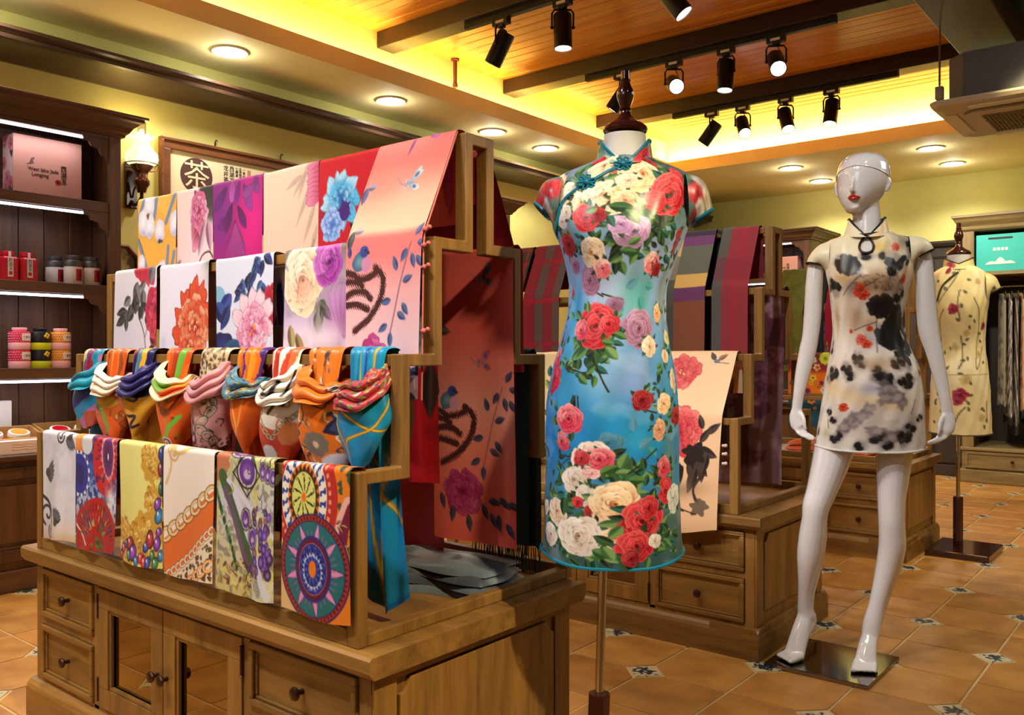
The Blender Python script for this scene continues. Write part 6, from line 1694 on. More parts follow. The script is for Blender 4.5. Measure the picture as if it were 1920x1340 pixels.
def make_dress(name, label, fig, torso, sleeves, dp, v0, hem, piping, m, hem_m=None, hole=None, collar=None, nback=70, phi_c=0.0, slit=0.0, trim_r=.0035, place=None, cat='dress'):
    p = dp.p
    t = thing(name, label, cat, fig.loc, fig.rot)
    nth, nrow = p.W, p.H
    thf = np.linspace(-dp.amax, dp.amax, nth); thb = np.linspace(dp.amax, 2 * PI - dp.amax, nback + 2)[1:-1]
    th = np.r_[thf, thb]
    tt = np.linspace(0, 1, nrow)[:, None]
    z0 = float(fig.z(v0)); zh = float(fig.z(hem)) + slit * np.abs(np.sin(th)) ** 3
    Z = z0 + (zh[None] - z0) * tt
    TH = np.repeat(th[None], nrow, 0)
    P = torso.at(TH, Z)
    wr = .0028 * (np.sin(TH * 9 + Z * 26) * np.sin(Z * 17 + 1)) + .0018 * np.sin(TH * 17 - Z * 40)
    hemw = np.clip((tt - .72) / .28, 0, 1) * .004 * np.sin(TH * 6 + 1)
    n = np.stack([np.sin(TH), -np.cos(TH), 0 * TH], -1)
    P = P + n * (wr * .6 + hemw)[..., None]
    C = np.concatenate([p.a, np.repeat(p.a[:, -1:], nback // 2, 1), np.repeat(p.a[:, :1], nback - nback // 2, 1)], 1)
    keep = None
    if hole is not None:
        X = (P[..., 0] / fig.kx + fig.u0); V = 662.5 - (P[..., 2] - CAMZ) / fig.k
        keep = ~(hole(X, V) & (np.cos(TH) > 0))
        keep = keep[:-1] | False
    link('bodice_and_skirt', grid_mesh('bodice_and_skirt', P, C, close_u=True, keep=keep), m, t)
    # cap sleeves
    for ring in sleeves:
        R = []
        nr, nc = len(ring), 48
        A = catmull([(a[0], a[1], b[0], b[1], d) for a, b, d in ring], 9)
        a_ = np.linspace(0, 2 * PI, nc)[None]
        cu, cv = (A[:, 0] + A[:, 2]) / 2, (A[:, 1] + A[:, 3]) / 2
        du, dv = (A[:, 0] - A[:, 2]) / 2, (A[:, 1] - A[:, 3]) / 2
        U = cu[:, None] + du[:, None] * np.cos(a_); V = cv[:, None] + dv[:, None] * np.cos(a_)
        Y = A[:, 4:5] * np.sin(a_) * -1
        P = np.stack([fig.x(U), Y, fig.z(V)], -1)
        sp = Print(.27, .055, nc, P.shape[0], (120, 120, 120), 77)
        place(sp, cu.mean() < fig.u0 + 20)
        s_ = link('sleeve', grid_mesh('sleeve', P, sp.a), m, t)
        MB().tube([tuple(q) for q in P[-1]], trim_r, 6, True).build('sleeve_piping', piping, s_, True)
    # stand collar with a front V
    if collar:
        vt, vb, du, w_t, w_b, dpt, drop = collar
        nc, nh = 90, 14
        a_ = np.linspace(-PI, PI, nc, endpoint=False)[None] + 1e-4; s_ = np.linspace(0, 1, nh)[:, None]
        fr = np.clip(1 - np.abs(a_ - phi_c) / 1.25, 0, 1) ** 1.15
        zb = float(fig.z(vb)) - .018 * np.clip(np.cos(a_), 0, 1)
        zt = np.maximum(float(fig.z(vt)) - drop * fr, zb + .001)
        Zc = zb + (zt - zb) * s_
        w = w_b + (w_t - w_b) * s_
        P = np.stack([fig.x(du) + w * np.sin(a_), -dpt * np.cos(a_) * (w / w_b) - .012 * np.clip(np.cos(a_), 0, 1) * (1 - s_), Zc], -1)
        cp = Print(.36, .05, nc, nh, (120, 150, 150), 55); place(cp, None)
        c = link('collar', grid_mesh('collar', P, cp.a, close_u=True), m, t)
        MB().tube([tuple(q) for q in P[-1]], trim_r, 6, True).build('collar_piping', piping, c, True)
    # hem piping
    th2 = np.linspace(-PI, PI, 120, endpoint=False)
    zz = float(fig.z(hem)) + slit * np.abs(np.sin(th2)) ** 3
    q = torso.at(th2, zz, .002)
    MB().tube([tuple(a) for a in q], trim_r, 6, True).build('hem_piping', hem_m or piping, t, True)
    return t
def surf_line(torso, fig, pts, grow=.003, n=8):
    q = catmull(pts, n)
    out = []
    for u, v in q:
        th = float(torso.th(u, v))
        out.append(tuple(torso.at(np.array(th), np.array(float(fig.z(v))), grow)))
    return out
def frog(torso, fig, u, v, s, m, parent, ang=0.0):
    mb = MB()
    c = Vector(surf_line(torso, fig, [(u, v), (u + .1, v)], .004, 1)[0])
    for k in range(6):
        a = ang + k * PI / 3
        q = c + Vector((math.cos(a) * s * .8, 0, math.sin(a) * s * .62))
        pts = [c + Vector((math.cos(a + d) * s * r, -.003, math.sin(a + d) * s * .8 * r)) for d, r in ((0, .2), (-.4, .7), (-.2, 1.15), (.2, 1.15), (.4, .7))]
        mb.tube(pts, s * .17, 6, True)
    mb.ball(tuple(c + Vector((0, -.006, 0))), s * .32)
    mb.build('frog_button', m, parent, True)
def finial(mb, c, s):
    prof = [(0, -.0), (.052, .0), (.055, .006), (.053, .012), (.046, .018), (.040, .022), (.030, .028), (.020, .036), (.0135, .044), (.0125, .052), (.016, .056), (.0125, .061), (.0150, .070), (.021, .086), (.0205, .100), (.015, .113), (.0115, .122), (.0135, .127), (.0105, .131), (.010, .150), (.0075, .153), (0, .154)]
    mb.lathe([(r * s, h * s) for r, h in prof], c, 28)

TEAL = mat('teal_satin_piping', S(16, 116, 150), .35, vary=.1)
# ---- blue floral cheongsam on the near dress form
F1 = Fig(1121, 1.95)
SIL1 = [(300, 1119, 1223, .050, .056), (306, 1108, 1232, .056, .060), (316, 1082, 1258, .062, .066), (330, 1050, 1284, .068, .070), (345, 1040, 1291, .078, .074), (380, 1034, 1292, .100, .078), (425, 1037, 1287, .118, .082),
        (455, 1048, 1277, .122, .082), (480, 1056, 1268, .112, .080), (512, 1064, 1257, .100, .076), (545, 1067, 1248, .092, .076), (585, 1064, 1247, .094, .082), (630, 1054, 1252, .100, .092), (690, 1037, 1263, .106, .102),
        (760, 1025, 1271, .108, .108), (860, 1024, 1271, .104, .104), (950, 1019, 1273, .102, .098), (1010, 1016, 1277, .102, .096), (1060, 1014, 1282, .102, .096)]
T1 = Torso(F1, SIL1)
t = thing('dress_form', 'torso dress form with dark turned finial and chrome pole wearing the blue floral dress', 'dress form', F1.loc, F1.rot)
mb = MB(); finial(mb, (float(F1.x(1172)), 0, float(F1.z(250))), .00119 * 42 / .055)
mb.build('finial', M['mahog'], t, True)
ne = [(255, 1132, 1210), (275, 1131, 1211), (300, 1126, 1214), (325, 1110, 1232), (350, 1062, 1272), (400, 1052, 1274), (455, 1062, 1262), (545, 1084, 1232), (690, 1062, 1240), (800, 1062, 1240)]
R = []
for v, l, r_ in ne:
    w = (r_ - l) / 2 * F1.k; cx = float(F1.x((l + r_) / 2))
    R.append([(cx + w * math.cos(a), w * (.95 if v < 320 else .62) * math.sin(a), float(F1.z(v))) for a in np.linspace(0, 2 * PI, 32, endpoint=False)])
MB().rings(R).build('torso', M['formskin'], t, True)
pu = lambda v: float(F1.x(1131 - (v - 1043) * .027))
MB().tube([(float(F1.x(1148)), 0, float(F1.z(800))), (pu(1043), 0, float(F1.z(1043))), (pu(1320), 0, float(F1.z(1320)))], .0098, 16).build('pole', M['chrome'], t, True)
o8 = lambda r, x, z: [(x + r * math.cos(PI / 8 + k * PI / 4), r * math.sin(PI / 8 + k * PI / 4), z) for k in range(8)]
zs = float(F1.z(1302))
MB().rings([o8(.023, pu(1302), zs + .004), o8(.0255, pu(1302), zs), o8(.0255, pu(1600), .05)][::-1]).build('pole_sleeve', M['mahog'], t)
MB().box(-.11, .15, -.13, .13, 0, .05).build('base', M['mahog'], t, bevel=.008, loc=(pu(1600), 0, 0), rot=(0, 0, -F1.rot))

D1 = DressPrint(T1, F1, 300, 1046, .135, 330, 500, 3)
def paint_floral(D):
    p = D.p
    p.vgrad([(0, (90, 110, 120)), (.07, (110, 130, 160)), (.16, (90, 120, 130)), (.24, (150, 168, 222)), (.40, (126, 166, 228)), (.52, (76, 146, 208)), (.62, (46, 142, 212)), (.72, (26, 126, 206)), (.82, (60, 130, 180)), (.9, (60, 90, 90)), (1, (50, 84, 90))])
    def W(u, v, ru, rv, c, k=.8): x, y = D.xy(u, v); p.wash(x, y, D.r(ru), D.r(rv), c, k)
    W(1150, 555, 40, 60, (190, 200, 245)); W(1190, 560, 40, 50, (70, 160, 150), .75); W(1080, 600, 30, 60, (40, 150, 205)); W(1130, 700, 40, 60, (150, 196, 240), .7); W(1190, 720, 35, 60, (140, 160, 226), .8); W(1060, 700, 25, 40, (40, 140, 190)); W(1160, 790, 70, 40, (30, 140, 214), .8)
    W(1100, 450, 30, 40, (70, 150, 180), .7); W(1235, 560, 18, 60, (130, 140, 130), .8); W(1250, 850, 22, 110, (100, 130, 130), .75); W(1090, 320, 50, 20, (130, 150, 196), .8); W(1250, 330, 40, 20, (70, 80, 90), .7); W(1060, 545, 12, 60, (110, 170, 210), .8); W(1200, 815, 40, 30, (50, 170, 210), .6)
    p.tint(sm((p.noise(.05, 3, 5) - .52) * 5), (200, 215, 245), .25)
    def L(u, v, Lp, a, g=None, wd=.5, k=1.0):
        x, y = D.xy(u, v); c = GREENS[p.r.randint(5)] if g is None else g; p.leaf(x, y, D.r(Lp), D.r(Lp) * wd, a, c[0], c[1], k=k)
    TG = ((70, 170, 170), (40, 140, 150)); TB = ((110, 160, 200), (80, 140, 180))
    # translucent background leaves
    for u, v, l, a in ((1170, 545, 28, -.5), (1195, 560, 30, 1.2), (1190, 530, 26, 2.4), (1165, 575, 24, 2.0), (1205, 540, 26, .2), (1080, 465, 24, .5), (1100, 500, 26, 1.5), (1195, 830, 30, -.6), (1170, 815, 26, 2.6), (1210, 830, 26, .8), (1185, 800, 26, -1.6), (1075, 560, 20, .5), (1200, 590, 26, 1.6)):
        L(u, v, l, a, TG if p.r.rand() > .35 else TB, .6, .75)
    # dark foliage masses
    fol = [(1150, 415, 26, 14), (1210, 400, 30, 12), (1220, 440, 26, 14), (1090, 400, 24, 18), (1080, 360, 34, 14), (1250, 430, 22, 12), (1180, 410, 30, 12), (1100, 335, 20, 8), (1230, 325, 26, 10), (1265, 350, 20, 8), (1070, 430, 20, 12), (1230, 480, 18, 10), (1255, 500, 18, 12), (1170, 480, 26, 10), (1110, 660, 30, 14), (1140, 640, 24, 10), (1070, 690, 20, 10), (1100, 690, 22, 8), (1060, 600, 18, 8), (1245, 660, 18, 10), (1235, 700, 18, 10), (1220, 720, 14, 6), (1250, 750, 16, 8), (1130, 880, 26, 12), (1170, 885, 28, 12), (1210, 880, 26, 12), (1080, 860, 18, 6), (1050, 900, 24, 10), (1060, 930, 26, 12), (1110, 935, 24, 10), (1150, 970, 28, 12), (1120, 1010, 28, 14), (1160, 1010, 30, 14), (1230, 990, 26, 14), (1250, 1000, 22, 10), (1210, 1020, 24, 10), (1080, 1025, 26, 10), (1045, 960, 20, 10), (1060, 980, 22, 10), (1250, 880, 22, 10), (1250, 940, 20, 10), (1180, 935, 26, 10), (1200, 910, 24, 8), (1040, 860, 18, 8), (1035, 760, 16, 8), (1255, 800, 18, 10), (1245, 590, 16, 8), (1050, 650, 16, 8)]
    for u, v, l, n in fol:
        for k in range(n):
            L(u + p.r.normal() * 15, v + p.r.normal() * 11, l * p.r.uniform(.75, 1.25), p.r.rand() * 6.28)
    for a, b in (((1110, 660), (1140, 730)), ((1066, 690), (1100, 700)), ((1085, 740), (1086, 764)), ((1060, 850), (1085, 852)), ((1128, 555), (1165, 565)), ((1150, 960), (1120, 975)), ((1175, 875), (1225, 835)), ((1100, 540), (1130, 560)), ((1200, 440), (1255, 428)), ((1170, 430), (1110, 440)), ((1195, 760), (1225, 770)), ((1210, 800), (1235, 780)), ((1160, 1010), (1235, 985))):
        p.stroke([D.xy(*a), D.xy(*b)], D.r(3), (54, 44, 36))
    p.stroke([D.xy(1064, 880), D.xy(1056, 868), D.xy(1066, 856), D.xy(1082, 852)], D.r(2), (50, 40, 34))
    MAUVE = ((120, 60, 100), (150, 96, 140), (186, 140, 186)); DK = ((80, 4, 14), (136, 10, 26), (180, 40, 50)); PK2 = ((150, 14, 44), (206, 44, 80), (244, 150, 160)); WPK = ((190, 70, 90), (238, 190, 196), (252, 236, 236)); PBUD = ((190, 90, 50), (236, 170, 120), (250, 220, 180))
    def Rz(u, v, r, pal, k=1.0, sy=1.0):
        x, y = D.xy(u, v)
        if k == 1.0:
            for q in range(7):
                a = p.r.rand() * 6.28; rr = D.r(r) * p.r.uniform(.55, .85); c = GREENS[(0, 2, 2, 3, 4, 0, 2)[q]]
                p.leaf(x + rr * math.cos(a), y + rr * math.sin(a) * sy, D.r(r) * p.r.uniform(.6, .95), D.r(r) * .38, a + p.r.uniform(-.7, .7), c[0], c[1])
        p.rose(x, y, D.r(r) * 1.06, pal, k, sy)
    for a in [(1107, 532, 26, MAUVE, .8), (1183, 446, 30, LILAC), (1160, 436, 16, LILAC), (1193, 618, 34, MAUVE, .95), (1150, 575, 16, MAUVE, .5), (1140, 820, 18, ((40, 100, 150), (50, 130, 180), (90, 160, 200)), .7),
              (1205, 312, 20, DK), (1262, 352, 24, RED), (1131, 322, 24, CREAM), (1134, 304, 14, RED), (1066, 378, 26, CREAM), (1050, 350, 18, PEACH), (1090, 392, 20, PEACH), (1134, 384, 34, CREAM), (1160, 372, 18, PEACH), (1165, 340, 14, RED), (1200, 340, 31, PEACH), (1175, 352, 14, CREAM), (1170, 390, 18, ((170, 110, 80), (220, 170, 130), (240, 210, 180))),
              (1251, 378, 42, RED), (1225, 392, 20, RED), (1100, 422, 25, RED), (1120, 416, 14, DK), (1056, 425, 14, WHITE_R), (1064, 408, 14, WHITE_R), (1068, 468, 22, DK), (1080, 505, 14, MAUVE, .8), (1110, 482, 26, CREAM), (1129, 511, 18, PINK), (1217, 503, 18, PINK), (1226, 512, 12, DK), (1262, 465, 15, DK, 1, 1.8), (1076, 555, 7, PK2, 1, 1.9),
              (1117, 612, 40, RED), (1140, 610, 18, RED), (1090, 622, 18, PK2), (1227, 592, 12, PBUD, 1, 1.5), (1213, 650, 18, CREAM), (1246, 640, 14, ((170, 160, 110), (214, 206, 150), (236, 230, 190))), (1048, 640, 10, DK, 1, 1.6),
              (1040, 715, 22, ((120, 8, 40), (186, 24, 64), (222, 80, 110)), 1, 1.5), (1044, 680, 14, PK2, 1, 1.4), (1068, 783, 28, PK2), (1057, 826, 17, PK2), (1200, 745, 19, DK), (1259, 720, 16, CREAM, 1, 1.5), (1240, 757, 16, PEACH, 1, 1.3), (1243, 672, 12, CREAM), (1262, 784, 16, DK), (1230, 800, 15, ((170, 90, 70), (214, 150, 120), (236, 190, 160)), 1, 1.4),
              (1108, 852, 33, WPK), (1124, 850, 20, PK2), (1092, 850, 14, ((120, 10, 30), (180, 30, 50), (220, 80, 90))), (1078, 891, 24, WHITE_R), (1098, 916, 19, WHITE_R), (1112, 945, 16, DK), (1084, 930, 10, RED), (1151, 929, 36, PEACH), (1134, 976, 20, ((200, 110, 100), (232, 170, 150), (246, 214, 200))), (1047, 956, 23, CREAM, 1, 1.3), (1036, 1002, 19, WHITE_R), (1026, 960, 14, WHITE_R), (1085, 990, 36, WHITE_R), (1152, 990, 16, PEACH),
              (1200, 960, 38, RED), (1190, 1003, 28, RED), (1213, 938, 20, RED), (1180, 1025, 14, DK), (1240, 872, 16, PK2, 1, 1.4), (1243, 915, 17, RED, 1, 1.6), (1258, 935, 20, ((150, 160, 160), (196, 200, 200), (226, 230, 232)), 1, 1.5), (1225, 1000, 12, WHITE_R)]:
        Rz(*a)
    for u, v, l, a in ((1140, 400, 34, .2), (1170, 408, 34, .9), (1120, 404, 24, 2.8), (1185, 390, 24, .4), (1160, 480, 26, .1), (1175, 470, 24, -.6), (1165, 490, 22, 2.6), (1105, 590, 24, -1.9), (1090, 600, 24, -2.6), (1150, 625, 24, .5), (1115, 655, 30, 1.3), (1135, 650, 30, .9), (1100, 655, 28, 2.4), (1128, 640, 22, .2), (1125, 875, 26, -.6), (1160, 865, 30, -1.2), (1175, 885, 30, .1), (1205, 870, 24, -1.8), (1110, 1012, 32, .4), (1150, 1000, 30, -2.7), (1165, 968, 28, 2.2), (1062, 925, 34, 1.6), (1130, 1005, 28, 1.1)):
        L(u, v, l, a, GREENS[1 + 2 * (p.r.rand() > .5)] if p.r.rand() > .4 else GREENS[0], .55)
    th_ = p.X / D.R0 - D.amax
    p.tint(sm(1 - np.abs(th_ - .98) / .012), (40, 60, 70), .35)
paint_floral(D1)
def place1(sp, left):
    sp.vgrad([(0, (90, 120, 120)), (1, (120, 140, 160))])
    w, h = sp.w, sp.h
    for k in range(14): sp.leaf(sp.r.rand() * w, sp.r.rand() * h, .03, .016, sp.r.rand() * 6.28, *GREENS[k % 5])
    if left is None:
        sp.vgrad([(0, (120, 160, 150)), (1, (60, 110, 110))])
        for k in range(8): sp.leaf(sp.r.rand() * w, sp.r.rand() * h, .03, .016, sp.r.rand() * 6.28, *GREENS[k % 5])
        sp.rose(w * .62, h * .4, .026, RED); sp.rose(w * .40, h * .3, .016, ((120, 170, 150), (150, 190, 170), (190, 214, 190)))
    elif left:
        for x, y, r, q in ((.18, .3, .020, RED), (.30, .75, .018, WHITE_R), (.22, .9, .014, RED), (.10, .8, .016, RED), (.38, .4, .016, CREAM), (.6, .5, .02, RED)): sp.rose(w * x, h * y, r, q)
    else:
        for x, y, r, q in ((.22, .35, .018, RED), (.30, .7, .019, WHITE_R), (.16, .8, .014, CREAM), (.38, .4, .016, DK1), (.10, .4, .014, WHITE_R), (.6, .5, .02, RED)): sp.rose(w * x, h * y, r, q)
DK1 = ((80, 4, 14), (136, 10, 26), (180, 40, 50))
SL1 = [[((1056, 329), (1046, 428), .070), ((1036, 333), (1038, 424), .068), ((1022, 339), (1034, 416), .060), ((1011, 354), (1031, 411), .050), ((1002, 379), (1030, 408), .042)],
       [((1280, 328), (1286, 434), .070), ((1300, 334), (1290, 430), .068), ((1314, 343), (1292, 428), .060), ((1325, 362), (1293, 427), .050), ((1333, 396), (1292, 425), .042)]]
d1 = make_dress('cheongsam', 'blue cheongsam printed with red, cream and pink roses on the near dress form', F1, T1, SL1, D1, 300, 1046, TEAL, M['satin'], collar=(268, 303, 1171, .0565, .0635, .058, .062), phi_c=-.06, slit=.026, place=place1)
for seg in ([(1166, 322), (1140, 333), (1112, 350), (1080, 368), (1058, 388), (1048, 420), (1046, 450)],):
    MB().tube(surf_line(T1, F1, seg, .002), .0034, 6).build('placket_piping', TEAL, d1, True)
frog(T1, F1, 1166, 320, .016, TEAL, d1); frog(T1, F1, 1102, 354, .017, TEAL, d1, .3)

# ---- white mannequin (one continuous body by voxel union of lofted limbs)
F2 = Fig(1560, 3.10)
def loft(mb, pts, n=16, sub=5, ref=(0, -1, 0)):
    """pts rows: x, y, z, half width (across), half depth (along ref)"""
    A = catmull(pts, sub); R = []
    m = len(A); ref = Vector(ref)
    for i in range(m):
        p = Vector(A[i][:3]); t = (Vector(A[min(m - 1, i + 1)][:3]) - Vector(A[max(0, i - 1)][:3])).normalized()
        u = (ref - t * ref.dot(t)).normalized(); w = t.cross(u)
        R.append((p, w, u, A[i][3], A[i][4], t))
    rings = []
    def ring(p, w, u, a, b): return [tuple(p + w * (a * math.cos(2 * PI * j / n)) + u * (b * math.sin(2 * PI * j / n))) for j in range(n)]
    p, w, u, a, b, t = R[0]
    for q in (.9, .5): rings.append(ring(p - t * min(a, b) * math.sqrt(1 - (1 - q) ** 2) * .7, w, u, a * (1 - q) + 1e-4, b * (1 - q) + 1e-4))
    for p, w, u, a, b, t in R: rings.append(ring(p, w, u, a, b))
    p, w, u, a, b, t = R[-1]
    for q in (.5, .9): rings.append(ring(p + t * min(a, b) * math.sqrt(1 - (1 - q) ** 2) * .7, w, u, a * (1 - q) + 1e-4, b * (1 - q) + 1e-4))
    mb.rings(rings)
def U(u, v, y, a, b, F=F2):
    """half sizes a,b in photo px"""
    return (float(F.x(u)), y, float(F.z(v)), a * F.kx, b * F.k)
body = MB()
# head: lofted horizontal sections (turned a little to the viewer's left)
hd = [(291, 1618, 8, 8, .006), (294, 1618, 24, 26, .006), (302, 1618, 36, 41, .004), (314, 1617, 43.5, 50, .0), (330, 1617, 46.5, 54, -.002), (346, 1616, 46, 53, -.004), (360, 1614, 43, 51, -.006), (374, 1611, 37, 48, -.008), (386, 1608, 29, 42, -.012), (394, 1605, 21, 34, -.018), (401, 1602, 15, 22, -.026), (404, 1601, 6, 9, -.030)]
hA = catmull(np.array(hd, float), 4)
ya = -.33   # head yaw
R = []
for v, u, a, b, y in hA:
    ring = []
    for j in range(28):
        th = 2 * PI * j / 28
        x_ = a * F2.k * math.cos(th) * (1 - .10 * max(0, -math.sin(th)))
        y_ = b * F2.k * math.sin(th) * (1.0 if math.sin(th) > 0 else .96)
        xr = x_ * math.cos(ya) - y_ * math.sin(ya) * -1 * -1; yr_ = x_ * math.sin(ya) + y_ * math.cos(ya)
        ring.append((float(F2.x(u)) + xr, y + yr_, float(F2.z(v))))
    R.append(ring)
body.rings(R)
fx = lambda d, s: (math.sin(ya) * d * 1.0 + math.cos(ya) * s, -math.cos(ya) * d + math.sin(ya) * s)   # head frame: forward d, side s
hx, hy = float(F2.x(1614)), -.004
def HP(d, s, v): a, b = fx(d, s); return (hx + a, hy + b, float(F2.z(v)))
# nose, brow, chin, ears
nose = [(*HP(.094, 0, 345), .004, .005), (*HP(.101, 0, 356), .0055, .008), (*HP(.107, 0, 365), .0075, .011), (*HP(.102, 0, 370), .0085, .008)]
loft(body, nose, 10, 3)
for s in (-1, 1):
    e = [(*HP(-.006, s * .086, 341), .006, .010), (*HP(-.010, s * .092, 350), .007, .014), (*HP(-.006, s * .089, 360), .006, .011), (*HP(-.0, s * .083, 367), .005, .006)]
    loft(body, e, 10, 3)
loft(body, [(*HP(.072, 0, 396), .016, .014), (*HP(.070, 0, 399), .012, .010)], 10, 2)
# neck and torso core (kept inside the dress)
loft(body, [U(1622, 385, .010, 25, 28), U(1624, 410, .012, 26, 29), U(1625, 428, .012, 28, 30), U(1626, 440, .014, 38, 32), U(1627, 452, .014, 62, 36)], 20, 5)
loft(body, [U(1627, 452, .012, 62, 34), U(1628, 470, .008, 74, 44), U(1629, 510, .0, 68, 54), U(1629, 545, .0, 64, 52), U(1627, 600, .006, 56, 44), U(1632, 660, .008, 70, 52), U(1636, 730, .010, 80, 58), U(1636, 790, .010, 80, 56)], 24, 5)
# arms
loft(body, [U(1545, 468, .012, 16, 18), U(1530, 490, .010, 15.5, 17), U(1526, 530, .008, 17, 18), U(1523, 590, .008, 17.5, 17), U(1519, 630, .006, 16.5, 16), U(1514, 655, .004, 17, 16), U(1504, 700, -.006, 14.5, 14), U(1497, 740, -.016, 11, 11), U(1494, 765, -.020, 10.5, 8.5)], 16, 5)
loft(body, [U(1712, 462, .012, 17, 18), U(1724, 490, .012, 17.5, 18), U(1728, 530, .010, 17.5, 18), U(1732, 590, .008, 19, 17), U(1736, 625, .004, 18.5, 16), U(1745, 660, .0, 15.5, 15), U(1756, 710, -.008, 12.5, 12), U(1763, 745, -.014, 10.5, 10), U(1766, 765, -.016, 11, 8.5)], 16, 5)
# hands: palm, four fingers, thumb
def hand(w0, side):
    # w0: wrist px (u,v,y); side=-1 viewer's left hand
    u, v, y = w0; s = side
    loft(body, [U(u, v, y, 10, 8), U(u + s * 1, v + 14, y - .002, 14, 8.5), U(u + s * 1 - s * 2, v + 28, y - .006, 15, 8.5), U(u - s * 4, v + 36, y - .010, 13, 8)], 14, 4)
    for k, (du, ln) in enumerate(((-9, 20), (-3, 24), (3, 23), (9, 18))):
        b = (u - s * 3 + du * .85, v + 32, y - .010 + .003 * k)
        c = -s                                    # fingers curl towards the body and the viewer
        loft(body, [U(b[0], b[1], b[2], 3.9, 4), U(b[0] + c * ln * .30, b[1] + ln * .62, b[2] - .012, 3.6, 3.6), U(b[0] + c * ln * .80, b[1] + ln * .95, b[2] - .020, 3.2, 3.2), U(b[0] + c * ln * 1.22, b[1] + ln * 1.06, b[2] - .020, 2.5, 2.5)], 10, 4, ref=(0, -1, .2))
    loft(body, [U(u - s * 8, v + 8, y - .012, 4.6, 4.6), U(u - s * 13, v + 18, y - .024, 4.4, 4.4), U(u - s * 15, v + 30, y - .030, 3.9, 3.9), U(u - s * 17, v + 39, y - .032, 3.0, 3.0)], 10, 4, ref=(0, -1, .2))
hand((1494, 765, -.020), -1); hand((1766, 766, -.016), 1)
# legs
loft(body, [U(1590, 770, .0, 44, 50), U(1570, 820, -.006, 40, 45), U(1556, 870, -.022, 35, 40), U(1540, 920, -.040, 29, 33), U(1531, 945, -.050, 26.5, 29), U(1528, 968, -.048, 24.5, 27), U(1525, 1000, -.034, 27, 28), U(1520, 1040, -.012, 26.5, 28), U(1516, 1080, .010, 21.5, 23), U(1512, 1115, .026, 17, 18), U(1510, 1145, .036, 16, 16.5), U(1511, 1162, .040, 17, 18)], 18, 5)
loft(body, [U(1672, 770, .006, 44, 50), U(1675, 825, .004, 36, 44), U(1672, 880, -.002, 31, 38), U(1669, 930, -.010, 26, 32), U(1669, 962, -.014, 24.5, 29), U(1670, 985, -.010, 24.5, 27), U(1671, 1015, .004, 25.5, 28), U(1665, 1055, .020, 23.5, 26), U(1655, 1095, .030, 19.5, 21), U(1645, 1135, .036, 17.5, 17.5), U(1636, 1165, .030, 18, 18), U(1633, 1185, .024, 18, 19)], 18, 5)
# feet on tiptoe (high-heel arch): heel raised, ball and toes on the plate
def foot(ank, heel, ball_, toe, spread):
    loft(body, [(*ank, .030, .032), ((ank[0] + heel[0]) / 2, (ank[1] + heel[1]) / 2 + .004, (ank[2] + heel[2]) / 2, .029, .034), (*heel, .022, .022)], 14, 3)
    A = Vector(ank); B = Vector(ball_); H = Vector(heel)
    m_ = H * .45 + B * .55 + Vector((0, 0, .022))
    loft(body, [(*(H + Vector((0, 0, .012))), .024, .024), (*(H * .6 + A * .2 + B * .2), .027, .034), (*m_, .030, .026), (*B, .038, .019)], 16, 4, ref=(0, -.3, 1))
    loft(body, [(*A, .028, .028), (*(A * .45 + B * .55 + Vector((0, 0, .012))), .030, .020), (*B, .036, .016)], 14, 4, ref=(0, -.6, 1))
    dr = (Vector(toe) - B); dr.z = 0; L = dr.length; dr.normalize(); sd = Vector((-dr.y, dr.x, 0))
    for k in range(5):
        q = (k - 2) * .0155
        b = B + sd * q * 1.05 - Vector((0, 0, .003)); ln = L * (1.08 - .12 * abs(k - (4 if spread > 0 else 0)) * .6)
        r = .0125 if k == (4 if spread > 0 else 0) else .0092
        loft(body, [(*b, r, r), (*(b + dr * ln * .55 - Vector((0, 0, .001))), r * 1.02, r), (*(b + dr * ln - Vector((0, 0, .003))), r * .9, r * .8)], 10, 3, ref=(0, 0, 1))
zt = .018
ank1 = (float(F2.x(1511)), .040, float(F2.z(1160))); ank2 = (float(F2.x(1634)), .028, float(F2.z(1180)))
foot(ank1, (float(F2.x(1520)), .062, .125), (float(F2.x(1490)), -.030, .0295), (float(F2.x(1470)), -.085, .0225), 1)
foot(ank2, (float(F2.x(1634)), .062, .105), (float(F2.x(1622)), -.045, .0295), (float(F2.x(1618)), -.118, .0225), -1)
me = body.mesh('body')
tmp = bpy.data.objects.new('tmp_body', me); COL.objects.link(tmp)
rm = tmp.modifiers.new('r', 'REMESH'); rm.mode = 'VOXEL'; rm.voxel_size = .0046; rm.use_smooth_shade = True
smo = tmp.modifiers.new('s', 'SMOOTH'); smo.factor = .6; smo.iterations = 5
bpy.context.view_layer.update()
dg = bpy.context.evaluated_depsgraph_get()
bm_ = bpy.data.meshes.new_from_object(tmp.evaluated_get(dg)); bm_.name = 'body'
bpy.data.objects.remove(tmp)
t = thing('mannequin', 'glossy white female mannequin, full figure with red lips and no eyes, on a mirror plate', 'mannequin', F2.loc, F2.rot)
link('body', bm_, M['gloss'], t)
